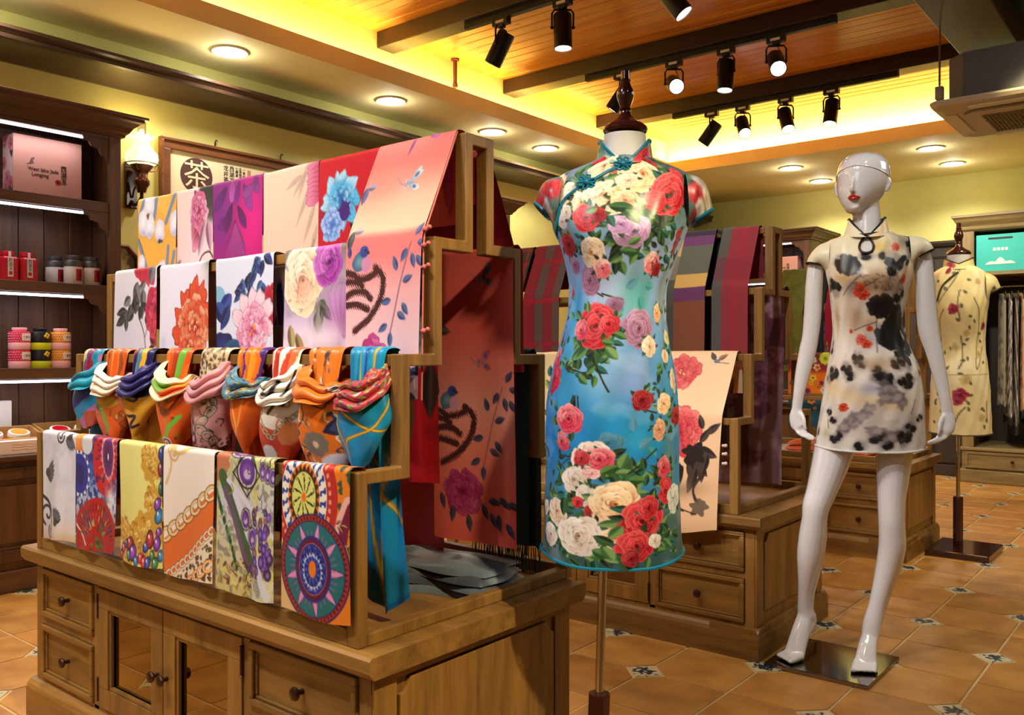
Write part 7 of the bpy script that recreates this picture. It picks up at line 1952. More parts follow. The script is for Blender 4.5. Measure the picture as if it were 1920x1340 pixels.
# lips, skull cap line, base plate
lp = MB()
for dz, w_, hh in ((2.2, .021, .0042), (-2.0, .018, .0050)):
    pts = []; rr = []
    for q in np.linspace(-1, 1, 11):
        vv = 380 - dz + (abs(q) * 1.6 * (1 if dz > 0 else -1)) - (1.2 * math.exp(-((abs(q) - .28) / .16) ** 2) if dz > 0 else 0)
        pts.append(HP(.0925 - .010 * q * q, q * w_, vv)); rr.append(hh * (1 - .75 * q * q) + .0008)
    lp.tube(pts, rr, 8)
lp.build('lips', M['lips'], t, True)
cap = []
for a in np.linspace(-PI * .62, PI * .62, 33):
    v = 322 + 26 * (abs(a) / (PI * .62)) ** 1.6
    i = int(np.argmin(np.abs(hA[:, 0] - v))); _, u, aa, bb, y = hA[i]
    th = -PI / 2 + a
    x_ = aa * F2.k * math.cos(th) * (1 - .10 * max(0, -math.sin(th))) * 1.006; y_ = bb * F2.k * math.sin(th) * (1.0 if math.sin(th) > 0 else .96) * 1.006
    cap.append((float(F2.x(u)) + x_ * math.cos(ya) - y_ * math.sin(ya), y + x_ * math.sin(ya) + y_ * math.cos(ya), float(F2.z(v))))
MB().tube(cap, .0022, 6).build('cap_line', M['gloss'], t, True)
cx, cy = -1.065 - F2.loc[0], 3.125 - F2.loc[1]
ca_, sa_ = math.cos(F2.rot), math.sin(F2.rot)
lx = cx * ca_ + cy * sa_; ly = -cx * sa_ + cy * ca_
MB().box(-.178, .178, -.178, .178, 0.0, .0135).build('base_plate', mat('mirror_steel', S(150, 142, 140), .10, 1.0, vary=.04), t, bevel=.002, loc=(lx, ly, 0), rot=(0, 0, -F2.rot))

# ---- white ink-flower mini dress
SIL2 = [(440, 1588, 1663, .052, .062), (445, 1572, 1680, .058, .066), (452, 1552, 1702, .064, .070), (464, 1543, 1711, .074, .076), (485, 1543, 1711, .092, .084), (513, 1549, 1707, .118, .090), (530, 1552, 1702, .124, .090), (555, 1556, 1697, .112, .088), (600, 1560, 1692, .094, .084), (640, 1560, 1699, .100, .092), (690, 1551, 1719, .118, .106), (740, 1543, 1727, .124, .116), (790, 1534, 1729, .122, .118), (850, 1525, 1731, .120, .116)]
T2 = Torso(F2, SIL2)
D2 = DressPrint(T2, F2, 440, 838, .150, 170, 300, 21, (238, 232, 220))
def paint_ink(D):
    p = D.p
    p.vgrad([(0, (238, 226, 190)), (.25, (242, 234, 216)), (.5, (240, 234, 226)), (1, (236, 230, 222))])
    def B(u, v, ru, rv, c, soft=8, rag=.22, k=1.0, ang=0, c2=None): x, y = D.xy(u, v); p.blob(x, y, D.r(ru), D.r(rv), c, ang=ang, soft=D.r(soft), rag=rag, k=k, c2=c2)
    def Ws(u, v, ru, rv, c, k=.7): x, y = D.xy(u, v); p.wash(x, y, D.r(ru), D.r(rv), c, k)
    BK, GY, BR = (26, 22, 24), (110, 104, 108), (150, 112, 80)
    Ws(1650, 470, 26, 14, (236, 190, 80)); Ws(1690, 460, 24, 16, (110, 96, 90)); Ws(1580, 525, 24, 8, (206, 170, 90)); Ws(1640, 530, 50, 22, (170, 130, 90)); Ws(1665, 545, 30, 20, (110, 90, 90)); Ws(1600, 545, 20, 14, (120, 100, 110)); Ws(1625, 610, 34, 16, (190, 150, 110)); Ws(1690, 520, 10, 24, (200, 130, 80)); Ws(1590, 735, 34, 16, (230, 200, 150)); Ws(1660, 750, 40, 14, (220, 180, 120)); Ws(1640, 725, 30, 10, (160, 160, 190)); Ws(1560, 720, 16, 20, (220, 190, 130)); Ws(1600, 790, 40, 24, (186, 170, 160)); Ws(1680, 810, 40, 20, (190, 180, 172)); Ws(1620, 830, 60, 10, (200, 196, 190)); Ws(1700, 790, 14, 26, (150, 140, 136)); Ws(1550, 810, 10, 10, (170, 170, 120)); Ws(1625, 640, 20, 14, (130, 116, 140), .5)
    p.tint(sm((p.noise(.05, 3, 4) - .6) * 6), (200, 190, 186), .5)
    for u, v, r in ((1582, 500, 22), (1600, 507, 14), (1565, 545, 16), (1560, 535, 12), (1672, 500, 20), (1690, 497, 12), (1700, 470, 14), (1705, 455, 12), (1620, 487, 9), (1650, 487, 8), (1668, 515, 12), (1655, 578, 20), (1640, 578, 14), (1672, 575, 18), (1680, 560, 14), (1690, 600, 20), (1670, 612, 22), (1650, 625, 16), (1675, 640, 22), (1690, 630, 16), (1680, 660, 14), (1692, 678, 14), (1675, 680, 12), (1605, 672, 12), (1615, 682, 8), (1586, 690, 12), (1592, 703, 10), (1562, 700, 14), (1555, 710, 10), (1640, 690, 8), (1655, 708, 16), (1645, 703, 10), (1695, 712, 16), (1685, 712, 10), (1555, 772, 7), (1562, 785, 7), (1690, 810, 16), (1700, 795, 12), (1680, 808, 10), (1640, 815, 10), (1650, 805, 8), (1660, 825, 10), (1610, 828, 10), (1565, 818, 10), (1575, 808, 8), (1530, 812, 8), (1715, 780, 8), (1550, 660, 8), (1553, 645, 7)):
        B(u, v, r * 1.15, r * .9, GY, 9, .10, .55, p.r.rand() * 3)
        for q in range(5):
            a = p.r.rand() * 6.28; B(u + r * .48 * math.cos(a), v + r * .42 * math.sin(a), r * .5, r * .42, BK, 3, .12, .95, p.r.rand() * 3)
    for u, v, r in ((1648, 577, 26), (1680, 600, 24), (1664, 632, 28), (1690, 655, 18), (1590, 503, 22), (1668, 612, 20)):
        for q in range(8):
            a = q * .785 + p.r.rand() * .4; B(u + r * .5 * math.cos(a), v + r * .45 * math.sin(a), r * .46, r * .40, BK, 2.5, .10, .95, a)
    for u, v, ru, rv in ((1640, 545, 40, 14), (1600, 600, 20, 30), (1690, 575, 12, 40), (1640, 680, 40, 14), (1570, 600, 8, 30)): Ws(u, v, ru, rv, (180, 140, 100), .6)
    for u, v, r in ((1660, 725, 18), (1675, 740, 16), (1655, 740, 14), (1685, 750, 12), (1595, 785, 16), (1610, 775, 14), (1580, 795, 14), (1625, 760, 10), (1665, 810, 14), (1640, 800, 12)):
        B(u, v, r, r * .7, (120, 110, 112), 6, .3, .75, p.r.rand() * 3); B(u + 2, v, r * .5, r * .4, (176, 166, 166), 4, .2, .7)
    for u, v, r in ((1610, 550, 13), (1617, 558, 8), (1674, 471, 8), (1686, 530, 8), (1612, 637, 10), (1622, 645, 8), (1628, 617, 5), (1595, 622, 4), (1718, 700, 6), (1580, 760, 8)):
        x, y = D.xy(u, v); p.peony(x, y, D.r(r * 1.25), ((176, 30, 16), (226, 74, 40), (246, 150, 110)), n=12)
    for a, b in (((1612, 520), (1580, 557)), ((1640, 600), (1641, 660)), ((1600, 620), (1640, 605)), ((1553, 785), (1555, 800)), ((1700, 770), (1708, 745)), ((1640, 530), (1610, 548))):
        p.stroke([D.xy(*a), D.xy(*b)], D.r(1.6), (40, 34, 34), k=.8)
    for k in range(40):
        x, y = D.xy(p.r.uniform(1600, 1690), p.r.uniform(520, 550)); p.leaf(x, y, .02, .006, p.r.rand() * 6, (120, 80, 50), k=.6)
paint_ink(D2)
def place2(sp, left):
    sp.vgrad([(0, (238, 228, 194)), (1, (240, 232, 206))])
    if left is True:
        sp.blob(sp.w * .28, sp.h * .45, .024, .03, (60, 54, 50), soft=.006, rag=.3); sp.blob(sp.w * .42, sp.h * .55, .02, .02, (120, 112, 100), soft=.006, rag=.2)
    elif left is False:
        sp.blob(sp.w * .25, sp.h * .1, .03, .02, (50, 44, 46), soft=.006, rag=.3); sp.wash(sp.w * .3, sp.h * .25, .02, .02, (150, 120, 110), .7)
    else:
        sp.wash(sp.w * .66, sp.h * .5, .04, .05, (220, 170, 110), .5)
SL2 = [[((1556, 451), (1553, 516), .060), ((1538, 457), (1548, 508), .058), ((1525, 467), (1544, 502), .052), ((1516, 479), (1542, 498), .044), ((1511, 491), (1541, 496), .038)],
       [((1699, 448), (1703, 515), .060), ((1716, 450), (1706, 507), .058), ((1730, 455), (1706, 500), .052), ((1739, 464), (1706, 496), .044), ((1744, 474), (1705, 492), .038)]]
BLK = mat('black_satin_piping', S(26, 18, 18), .4, vary=.1)
def tear(Uu, Vv):
    t_ = (Vv - 446) / 34.0
    return (t_ > .0) & (t_ < 1) & (np.abs(Uu - 1622) < 12.5 * np.sqrt(np.clip(t_, 0, 1)) * np.sqrt(np.clip(1.0 - t_ ** 4, 0, 1)))
d2 = make_dress('mini_dress', 'short white dress with black ink flowers and keyhole neckline on the white mannequin', F2, T2, SL2, D2, 440, 838, BLK, M['satin'], hem_m=M['formskin'], collar=(413, 442, 1624, .060, .076, .070, .072), slit=.012, place=place2, hole=tear, trim_r=.0036)
kp = [(1622, 445), (1617, 452), (1611, 462), (1609.5, 470), (1613, 478), (1622, 481), (1631, 478), (1634.5, 470), (1633, 462), (1627, 452), (1622, 445)]
MB().tube(surf_line(T2, F2, kp, .003, 5), .0042, 7).build('keyhole_piping', BLK, d2, True)
MB().tube(surf_line(T2, F2, [(1602, 447), (1612, 445), (1622, 445), (1632, 444), (1643, 443)], .004, 4), .0036, 7).build('frog_button', BLK, d2, True)

# ---- cream floral cheongsam on the far dress form
F3 = Fig(1797, 4.84)
SIL3 = [(498, 1770, 1824, .07, .07), (505, 1756, 1838, .08, .08), (514, 1748, 1848, .09, .09), (535, 1745, 1852, .11, .09), (565, 1747, 1853, .13, .10), (590, 1750, 1850, .13, .10), (645, 1754, 1847, .10, .09), (700, 1746, 1854, .12, .11), (760, 1742, 1858, .12, .12), (830, 1738, 1861, .12, .12)]
T3 = Torso(F3, SIL3)
t = thing('dress_form', 'dress form on a square dark base at the back, wearing the cream flowered dress', 'dress form', F3.loc, F3.rot)
mb = MB(); finial(mb, (float(F3.x(1797)), 0, float(F3.z(477))), 1.15); mb.build('finial', M['mahog'], t, True)
R = [[(float(F3.x(1797)) + w * F3.k * math.cos(a), w * F3.k * q_ * math.sin(a), float(F3.z(v))) for a in np.linspace(0, 2 * PI, 24, endpoint=False)] for v, w, q_ in ((478, 20, 1), (500, 20, 1), (512, 36, .8), (560, 44, .7), (645, 40, .6), (780, 44, .6))]
MB().rings(R).build('torso', M['formskin'], t, True)
MB().lathe([(.0105, 0.3), (.0105, float(F3.z(780)))], n=14).build('pole', M['chrome'], t, True)
zs = float(F3.z(932))
MB().rings([o8(.027, 0, .03), o8(.027, 0, zs), o8(.024, 0, zs + .005)]).build('pole_sleeve', M['mahog'], t)
MB().box(-.125, .19, -.20, .20, 0, .035).build('base', M['mahog'], t, bevel=.006, rot=(0, 0, -F3.rot))
D3 = DressPrint(T3, F3, 498, 812, .17, 110, 190, 31, (222, 206, 156))
def paint_cream(D):
    p = D.p
    p.vgrad([(0, (226, 210, 150)), (1, (220, 200, 150))]); p.tint(sm((p.noise(.15) - .55) * 5), (236, 224, 190), .7)
    def br(a, b): p.curve([D.xy(*q) for q in (a, b)], D.r(1.4), (70, 64, 40))
    for pts in ([(1760, 570), (1775, 545), (1790, 525), (1800, 500)], [(1800, 600), (1795, 570), (1800, 545)], [(1797, 690), (1805, 670), (1802, 630)], [(1790, 790), (1800, 770), (1810, 760)], [(1840, 650), (1830, 690), (1835, 600), (1825, 560)], [(1765, 640), (1762, 600), (1770, 580)], [(1850, 790), (1848, 750)]):
        p.curve([D.xy(*q) for q in pts], D.r(1.5), (66, 58, 40))
    for k in range(46):
        x, y = D.xy(p.r.uniform(1745, 1856), p.r.uniform(505, 808)); p.leaf(x, y, D.r(10), D.r(5), p.r.rand() * 6.28, (84, 84, 50), (56, 60, 38))
    for u, v, r in ((1786, 580, 12), (1842, 612, 9), (1800, 738, 15), (1795, 750, 9), (1778, 508, 8)):
        x, y = D.xy(u, v); p.peony(x, y, D.r(r), ((110, 10, 40), (166, 40, 66), (206, 100, 110)), n=16)
    for u, v, r in ((1812, 625, 9), (1790, 650, 10), (1834, 664, 9), (1832, 530, 8), (1810, 710, 12), (1840, 780, 9)):
        x, y = D.xy(u, v); p.peony(x, y, D.r(r), ((170, 140, 70), (206, 180, 110), (226, 206, 150)), n=14, k=.7)
    p.plaid((), [(float((701 - 498) * D.fig.k), .006, (150, 130, 80), .5)])
paint_cream(D3)
def place3(sp, left):
    sp.vgrad([(0, (222, 206, 150)), (1, (214, 196, 140))])
    for k in range(6): sp.leaf(sp.r.rand() * sp.w, sp.r.rand() * sp.h, .03, .014, sp.r.rand() * 6.28, (90, 90, 60))
    if left is None: sp.rose(sp.w * .42, sp.h * .5, .02, ((110, 10, 40), (166, 40, 66), (206, 100, 110)))
OLV = mat('olive_piping', S(78, 70, 44), .5, vary=.1)
SL3 = [[((1752, 512), (1750, 575), .075), ((1744, 516), (1746, 568), .07), ((1736, 524), (1742, 562), .06), ((1730, 545), (1740, 558), .05)], [((1846, 512), (1850, 575), .075), ((1856, 515), (1853, 568), .07), ((1867, 523), (1852, 560), .06), ((1875, 541), (1850, 554), .05)]]
d3 = make_dress('cheongsam', 'cream cheongsam with small crimson flowers on the far dress form', F3, T3, SL3, D3, 498, 812, OLV, M['silk'], collar=(484, 500, 1797, .072, .08, .075, .035), slit=.01, place=place3, trim_r=.004)
MB().tube(surf_line(T3, F3, [(1796, 512), (1780, 524), (1766, 540), (1758, 565)], .004), .005, 6).build('placket_piping', OLV, d3, True)

# ------------------------------------------------------------------ goods on the tea cabinet shelves
PINKB = mat('pink_gift_card', S(226, 166, 148), .6, vary=.03)
PINKD = mat('pink_lid', S(240, 176, 186), .45, vary=.03)
REDT = mat('red_tin', S(196, 16, 40), .35, vary=.05)
CRIM = mat('crimson_tin', S(206, 40, 84), .45, vary=.05)
GREYL = mat('grey_tin_lid', S(92, 90, 84), .4, .4, vary=.08)
CREAMW = mat('cream_tin', S(236, 228, 214), .45, vary=.02)
BLKT = mat('black_tin', S(24, 24, 30), .4, vary=.1)
LIME = mat('lime_tin', S(196, 206, 20), .45, vary=.04)
ORG = mat('orange_tin', S(234, 166, 60), .45, vary=.05)
LABEL = mat('white_label', S(240, 236, 230), .6, vary=.01)
def flora_panel(name, w, h, parent, loc, rot, seed):
    p = Print(w, h, 40, max(24, int(40 * h / w)), (240, 200, 196), seed)
    for k in range(9):
        x, y = p.r.rand() * w, p.r.rand() * h
        p.leaf(x, y, w * .6, w * .3, p.r.rand() * 6, (40, 60, 40))
        p.peony(x, y, w * .34, ((170, 40, 70), (230, 120, 140), (252, 214, 210)), n=16)
    G = np.stack([p.X - w / 2, 0 * p.X, h / 2 - p.Y], -1)
    return link(name, grid_mesh(name, G, p.a), M['silk'], parent, loc, rot)
def gift_box(label, loc, rot, w, h, d):
    """front faces local -y, origin at bottom front centre"""
    t = thing('gift_box', label, 'box', loc, rot)
    MB().box(-w / 2, w / 2, 0, d, 0, h).build('carton', PINKB, t, bevel=.003)
    for s in (-1, 1):
        flora_panel('floral_side', d * .94, h * .96, t, (s * (w / 2 + .001), d / 2, h / 2), (0, 0, s * PI / 2), 5)
    text('lettering', 'West lake Jade', .024, M['inkbrown'], t, (-.025, -.0015, h * .46), RYW)
    text('lettering', 'Longjing', .024, M['inkbrown'], t, (-.04, -.0015, h * .375), RYW)
    text('calligraphy', '西\n湖\n玉', .031, M['ink'], t, (.072, -.0015, h * .42), RYW)
    MB().lathe([(.010, -.001), (.014, -.001), (.014, 0), (.010, 0)], (.045, 0, h * .29), 20, axis='y').box(.037, .053, -.001, 0, h * .29 - .0015, h * .29 + .0015).box(.0435, .0465, -.001, 0, h * .29 - .009, h * .29 + .009).build('round_stamp', M['redink'], t)
    MB().prism([(-.105, h * .53), (-.09, h * .55), (-.082, h * .63), (-.07, h * .655), (-.066, h * .64), (-.074, h * .60), (-.07, h * .555), (-.085, h * .535)], 'y', -.0012, 0).build('pagoda_emblem', mat('grey_ink', S(120, 96, 96), .7, vary=.05), t)
    return t
gift_box('pink tea gift box with calligraphy on the top shelf of the nearest tea cabinet', (-4.50, 1.913, 1.868), PI / 2, .325, .295, .125)
gift_box('pink tea gift box on the back wall cabinet under a short lit strip', (-3.43, 8.545, 1.876), 0, .34, .20, .14)
def red_tin(y, label):
    t = thing('tea_tin', label, 'tin', (-4.50, y, 1.447), PI / 2, 'red square tea tins')
    w = .040
    c = lambda r, z, k=.010: [(-r + k, -r, z), (r - k, -r, z), (r, -r + k, z), (r, r - k, z), (r - k, r, z), (-r + k, r, z), (-r, r - k, z), (-r, -r + k, z)]
    MB().rings([c(w, 0), c(w, .108), c(w - .006, .116)]).build('body', REDT, t)
    MB().lathe([(.026, .116), (.026, .122), (.030, .124), (.030, .140), (.027, .143), (0, .143)], n=24).build('lid', REDT, t, True)
    MB().box(-.012, .012, -w - .001, -w, .02, .112).box(-.006, .006, -.031, -.0295, .112, .141).build('paper_strip', LABEL, t)
    text('calligraphy', '西\n湖\n玉', .019, M['ink'], t, (0, -w - .0012, .078), RYW, .0003)
    MB().box(-.008, .008, -w - .0018, -w - .001, .030, .046).build('red_stamp', M['redink'], t)
red_tin(1.722, 'red square tea tin with white label, cut by the left picture edge')
red_tin(1.809, 'red square tea tin with white label, right one of the two')
def white_tin(x, y, label):
    t = thing('tea_tin', label, 'tin', (x, y, 1.447), PI / 2, 'cream tea tins with grey lids')
    MB().lathe([(0, 0), (.0415, 0), (.043, .003), (.043, .088), (.042, .090)], n=28).build('body', CREAMW, t, True)
    MB().lathe([(.0435, .090), (.0435, .112), (.038, .122), (.031, .124), (.031, .129), (.033, .130), (.033, .143), (.030, .146), (0, .146)], n=28).build('lid', GREYL, t, True)
    n = 8
    vs = [(.0436 * math.sin(a), -.0436 * math.cos(a), z) for z in (.018, .078) for a in np.linspace(-.1, .75, n)]
    MB().add(vs, [(i, i + 1, n + i + 1, n + i) for i in range(n - 1)]).build('red_label', REDT, t)
    text('calligraphy', '西\n湖\n玉', .014, M['ink'], t, (.0436 * math.sin(.33), -.0436 * math.cos(.33) - .0012, .046), (PI / 2, 0, .33), .0002)
    MB().lathe([(0, -.0455), (.008, -.0455), (.008, -.043), (0, -.043)], (0, 0, .098), 14, axis='y').build('seal_tag', REDT, t, rot=(0, 0, .9))
white_tin(-4.48, 2.022, 'cream tea tin with grey lid, front left of its cluster on the shelf')
white_tin(-4.48, 2.112, 'cream tea tin with grey lid, front right of its cluster by the cabinet side')
white_tin(-4.575, 1.975, 'cream tea tin with grey lid, behind and left of the others')
white_tin(-4.575, 2.075, 'cream tea tin with grey lid, behind between the two front ones')
def small_tin(y, z, body, band, lid, kind, label, top):
    t = thing('small_tin', label, 'tin', (-4.49, y, z), PI / 2, 'small stacked patterned tins')
    r = .047
    MB().lathe([(0, 0), (r, 0), (r + .001, .002), (r + .001, .032), (r, .034), (r * .99, .034)], n=28).build('base_band', band, t, True)
    MB().lathe([(r * .985, .034), (r * .985, .086), (r * .96, .088), (0, .088)], n=28).build('body', body, t, True)
    mb = MB()
    if kind == 'black':
        for k, (a, zz) in enumerate(((.1, .066), (.3, .060), (.45, .070), (.25, .076))):
            mb.ball((r * math.sin(a), -r * math.cos(a), zz), .007, 8, 5)
        mb.build('yellow_flower', mat('yellow_flower', S(226, 190, 30), .5, vary=.1), t, True)
    else:
        for i in range(26):
            for j in range(4):
                a = i * 2 * PI / 26 + (j % 2) * .12
                mb.ball((r * .985 * math.sin(a), -r * .985 * math.cos(a), .041 + .012 * j), .0028, 6, 3)
        o = mb.build('dot_pattern', PINKD if kind == 'red' else CRIM, t); o['kind'] = 'stuff'
        n = 10
        vs = [(r * 1.012 * math.sin(a), -r * 1.012 * math.cos(a), zz) for zz in (.044, .078) for a in np.linspace(-.15, 1.05, n)]
        MB().add(vs, [(i, i + 1, n + i + 1, n + i) for i in range(n - 1)]).build('label_plate', LABEL, t)
        text('lettering', '小 瓷 玫 瑰' if kind == 'red' else '胎 菊', .0115, M['ink'], t, (r * 1.012 * math.sin(.45), -r * 1.012 * math.cos(.45) - .0016, .061), (PI / 2, 0, .45), .0002)
    if top:
        MB().lathe([(r * .62, .088), (r * .62, .093), (r * .70, .095), (r * .70, .104), (r * .66, .106), (0, .106)], n=28).build('lid', lid, t, True)
for k, (y, b, ba, li, kd, nm) in enumerate(((1.772, CRIM, PINKD, PINKD, 'red', 'crimson dotted tin with pink band'), (1.868, BLKT, LIME, BLKT, 'black', 'black tin with lime green band'), (1.963, ORG, PINKD, PINKD, 'org', 'orange dotted tin with pink band'))):
    small_tin(y, 1.031, b, ba, li, kd, nm + ', lower one of its stack', False)
    small_tin(y, 1.120, b, ba, li, kd, nm + ' and lid, upper one of its stack', True)
# counter goods
WT = wood('pale_tray_wood', S(186, 136, 72), S(220, 172, 104), 'y', 1, .5)
TILT = math.radians(14)
def tray(label, x0, x1, y0, y1, z0, z1, tilt=0):
    t = thing('wooden_tray', label, 'tray', ((x0 + x1) / 2, (y0 + y1) / 2, z0 + (x1 - x0) / 2 * math.sin(TILT)))
    t.rotation_euler = (0, TILT, 0)
    a, b = (x1 - x0) / 2, (y1 - y0) / 2; h = z1 - z0
    MB().box(-a, a, -b, b, 0, .008).build('bottom', WT, t)
    MB().box(-a, -a + .02, -b + .02, b - .02, -2 * a * math.sin(TILT) * .98, 0).build('prop', WT, t)
    for q in ((-a, a, -b, -b + .009), (-a, a, b - .009, b), (-a, -a + .009, -b + .009, b - .009), (a - .009, a, -b + .009, b - .009)):
        MB().box(*q, .008, h).build('side', WT, t, bevel=.001)
tray('open wooden tray on the tea cabinet counter, nearest, behind the pink carton', -4.58, -4.385, 1.56, 1.85, .637, .705)
tray('open wooden tray with two round tins on the tea cabinet counter, beside the frame', -4.60, -4.385, 1.865, 2.17, .637, .705)
t = thing('pink_carton', 'flat pink white carton with script at the counter edge of the tea cabinet', 'box', (-4.345, 1.70, .636), PI / 2)
MB().box(-.15, .15, -.03, .03, 0, .062).build('carton', mat('pale_pink_card', S(250, 232, 232), .6, vary=.02), t, bevel=.002)
mb = MB()
for k in range(3): mb.tube([(-.03 + .02 * i, -.0305, .045 - .012 * k + .003 * math.sin(i * 2.3 + k)) for i in range(7)], .0009, 4)
mb.build('script', PINKB, t)
t = thing('card_box', 'plain white card box standing behind the nearest wooden tray', 'box', (-4.62, 1.69, .636), PI / 2)
MB().box(-.09, .09, -.02, .02, 0, .235).build('carton', LABEL, t, bevel=.002)
def round_tin(x, y, z, label, c1, c2):
    t = thing('round_tin', label, 'tin', (x, y, z), group='round tins in the wooden trays')
    t.rotation_euler = (0, TILT * 1.2, 0)
    MB().lathe([(0, 0), (.046, 0), (.048, .004), (.048, .05), (.046, .054), (0, .054)], n=28).build('body', LABEL, t, True)
    MB().lathe([(0, .0545), (.036, .0545), (.036, .056), (0, .0562)], n=24).build('lid_print', c1, t)
    MB().lathe([(.0482, .018), (.049, .02), (.049, .034), (.0482, .036)], n=28, caps=False).build('band', c2, t, True)
round_tin(-4.48, 1.64, .676, 'white round tin with maroon print in the nearest tray', REDT, CRIM)
round_tin(-4.48, 1.76, .676, 'white and yellow round tin in the nearest tray', ORG, ORG)
round_tin(-4.49, 1.955, .678, 'white round tin with red lid in the tray beside the frame', REDT, REDT)
round_tin(-4.49, 2.075, .678, 'white round tin with dark lid in the tray beside the frame', BLKT, GREYL)

# ------------------------------------------------------------------ back wall: wardrobe with hanging clothes, teal bags, dark low wardrobe
M['tan_x'] = wood('tan_wood_x', S(110, 92, 56), S(158, 138, 92), 'x', 1, .5)
M['tan_z'] = wood('tan_wood_z', S(110, 92, 56), S(158, 138, 92), 'z', 1, .5)
DKW = wood('dark_brown_wood', S(40, 32, 28), S(62, 50, 42), 'z', 1, .6)  # one dark brown for the wardrobe back boards and the low wardrobe
WX0, WX1, WY0, WY1 = -1.72, .55, 8.30, YB - .01
t = thing('clothes_cabinet', 'tan open wardrobe on the back wall with drawers, hanging clothes and teal bags', 'cabinet', (WX0, WY0, 0))
W, D = WX1 - WX0, WY1 - WY0
MB().box(-.02, W + .02, -.03, D, 0, .11).build('plinth', M['tan_x'], t, bevel=.008)
MB().box(0, W, 0, D, .11, .275).build('drawer_case', M['tan_x'], t)
for k in range(3):
    x0 = .03 + k * (W - .03) / 3; x1 = x0 + (W - .03) / 3 - .03
    d = MB().box(x0, x1, -.012, .0, .125, .262).build('drawer', M['tan_x'], t, bevel=.003)
    mb = MB(); frame_panel(mb, x0, x1, .125, .262, -.011, .018, .010); mb.build('drawer_moulding', M['tan_x'], d, bevel=.002)
    link('knob', knob_me, M['bronze'], d, ((x0 + x1) / 2, -.014, .195))
MB().box(-.012, W + .012, -.018, D, .275, .30).build('base_top', M['tan_x'], t, bevel=.004)
for x in (0, W - .09): MB().box(x, x + .09, 0, .03, .30, 2.17).build('stile', M['tan_z'], t, bevel=.003)
for x in (0, W - .02): MB().box(x, x + .02, .03, D, .30, 2.17).build('side_board', M['tan_z'], t)
MB().box(.02, W - .02, D - .02, D, .30, 2.17).build('back_board', DKW, t)
for k in range(10):
    MB().box(.03 + k * .22, .03 + k * .22 + .214, D - .03, D - .02, .30, 2.17).build('back_plank', DKW, t, bevel=.003)
MB().box(.02, W - .02, .0, D - .02, 1.77, 1.80).build('shelf', M['tan_x'], t)
MB().rings([[(-a, -a, z), (W + a, -a, z), (W + a, D, z), (-a, D, z)] for a, z in ((0, 2.15), (.015, 2.165), (.02, 2.19), (.05, 2.23), (.065, 2.26), (.075, 2.265), (.075, 2.29))]).build('cornice', M['tan_x'], t, bevel=.002)
MB().tube([(.02, .24, 1.68), (W - .02, .24, 1.68)], .012, 10).build('hanging_rail', M['chrome'], t, True)
TEALB = mat('teal_paper_bag', S(60, 196, 186), .55, vary=.03)
for k in range(2):
    x = WX0 + .095 + .19 + k * .385
    b = thing('paper_bag', ['teal paper bag with a white cloud, left one on the wardrobe shelf', 'teal paper bag with a white cloud, second on the wardrobe shelf'][k], 'bag', (x, WY0 + .03, 1.80), group='teal paper bags')
    MB().box(-.185, .185, 0, .13, 0, .315).build('bag_body', TEALB, b, bevel=.004)
    MB().box(-.085, .085, -.002, 0, .272, .288).ball((-.085, -.0, .28), (.008, .002, .008)).ball((.085, 0, .28), (.008, .002, .008)).build('handle_slot', BLKT, b)
    mb = MB()
    for i in range(4): mb.box(-.055 + i * .03, -.055 + i * .03 + .022, -.002, 0, .175, .20)
    mb.build('white_print', LABEL, b)
    cl = [(-.115, .06)] + [(-.115 + .115 * 2 * q, .062 + .022 * abs(math.sin(q * 9.4)) + .034 * math.exp(-((q - .5) / .2) ** 2)) for q in np.linspace(.04, .96, 22)] + [(.115, .06)]
    MB().prism(cl, 'y', -.002, 0).build('white_cloud', LABEL, b)
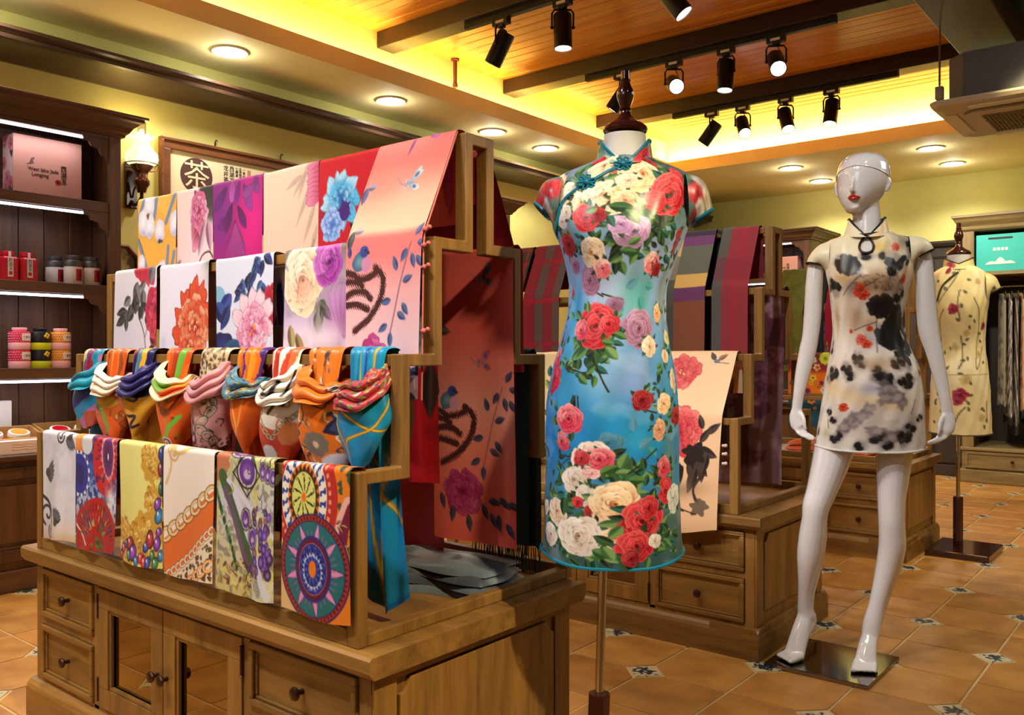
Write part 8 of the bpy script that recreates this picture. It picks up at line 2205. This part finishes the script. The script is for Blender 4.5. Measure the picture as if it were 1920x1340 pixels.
def garment(x, cols, L, lab, kind, seed):
    r = np.random.RandomState(seed)
    t = thing('hanging_garment', lab, 'garment', (x, WY0 + .24, 1.68), .30, group='clothes on the wardrobe rail')
    mb = MB().tube([(0, 0, .012), (0, .012, .016), (0, .016, 0), (0, 0, -.02), (0, 0, -.05)], .003, 6)
    mb.tube([(0, -.19, -.09), (0, -.12, -.06), (0, 0, -.045), (0, .12, -.06), (0, .19, -.09)], .007, 6)
    mb.build('hanger', M['blackp'], t, True)
    MB().box(-.006, .006, -.19, -.17, -.12, -.05).box(-.006, .006, .17, .19, -.12, -.05).build('chrome_clip', M['chrome'], t)
    W_, H_ = 64, 90
    p = Print(.8, L, W_, H_, cols[0], seed)
    if kind == 'stripe':
        p.tint(sm(np.sin(p.X * 120 + p.Y * 40) * 3 + .5), cols[1]); p.tint(sm(np.sin(p.X * 63 - p.Y * 20 + 1) * 4 - 1.5), cols[2])
    else:
        for k in range(110):
            q = cols[1 + k % (len(cols) - 1)]
            p.leaf(p.r.rand() * .8, p.r.rand() * L, .08, .035, p.r.rand() * 6.28, q, [v * .7 for v in q])
        for k in range(8): p.peony(p.r.rand() * .8, p.r.rand() * L, .04, [[v * .6 for v in cols[-1]], cols[-1], [min(255, v * 1.2) for v in cols[-1]]], n=10)
    p.tint(sm((p.Y - L * .93) / .01), (30, 28, 28))
    a, v = np.meshgrid(np.linspace(0, 2 * PI, W_, endpoint=False), np.linspace(0, 1, H_))
    ry = .20 * np.clip(.35 + v * 9, 0, 1) * (1 - .12 * np.sin(v * 3)); rx = .018 + .008 * v
    f = 1 + .25 * np.sin(a * 4 + seed) * v + .18 * np.sin(a * 7 + v * 3) * v
    P = np.stack([rx * f * np.sin(a), -ry * np.cos(a) * (1 + .03 * np.sin(v * 7 + seed)), -.06 - L * v + .012 * np.sin(a * 3 + seed) * v], -1)
    link('cloth', grid_mesh('cloth', P, p.a, close_u=True), M['silk'], t)
GC = [((150, 146, 124), [(96, 100, 84), (190, 184, 160), (70, 74, 66)], 1.02, 'leaf', 'grey green leafy garment, first on the wardrobe rail beside the cream cheongsam'),
      ((226, 216, 200), [(54, 50, 50), (150, 140, 126)], 1.12, 'stripe', 'black and cream striped garment, second on the wardrobe rail'),
      ((110, 106, 100), [(50, 48, 50), (190, 180, 166)], 1.20, 'stripe', 'dark streaked long garment, third on the wardrobe rail'),
      ((206, 170, 130), [(196, 110, 70), (150, 130, 90), (226, 120, 80)], 1.06, 'leaf', 'peach and orange flowered garment, fourth on the wardrobe rail'),
      ((180, 172, 140), [(110, 116, 84), (206, 200, 176), (84, 92, 70)], 1.10, 'leaf', 'pale green leafy garment, fifth on the wardrobe rail at the picture edge'),
      ((120, 100, 90), [(60, 50, 50), (170, 150, 130)], 1.18, 'stripe', 'brown streaked garment, sixth on the wardrobe rail at the picture edge')]
for k, (bg, cs, L, kd, lab) in enumerate(GC):
    garment(-1.455 + .046 * k, [bg] + cs, L, lab, kd, 300 + k)
t = thing('low_wardrobe', 'dark low wardrobe on the back wall between mannequin arm and cream cheongsam', 'cabinet', (-2.42, 8.60, 0))
MB().box(0, .66, 0, .49, .10, 2.06).build('body', DKW, t, bevel=.004)
MB().box(-.015, .675, -.02, .49, 0, .10).build('plinth', DKW, t, bevel=.004)
MB().rings([[(-a, -a, z), (.66 + a, -a, z), (.66 + a, .49, z), (-a, .49, z)] for a, z in ((0, 2.06), (.02, 2.075), (.035, 2.10), (.035, 2.12))]).build('cornice', DKW, t)
for k in range(2):
    mb = MB(); frame_panel(mb, .01 + .325 * k, .325 + .325 * k, .12, 2.04, 0, .06, .018); frame_panel(mb, .07 + .325 * k, .265 + .325 * k, .18, 1.98, 0, .012, .010)
    d = mb.build('door', DKW, t, bevel=.002); link('knob', knob_me, M['bronze'], d, (.30 + .06 * k, -.016, 1.05))
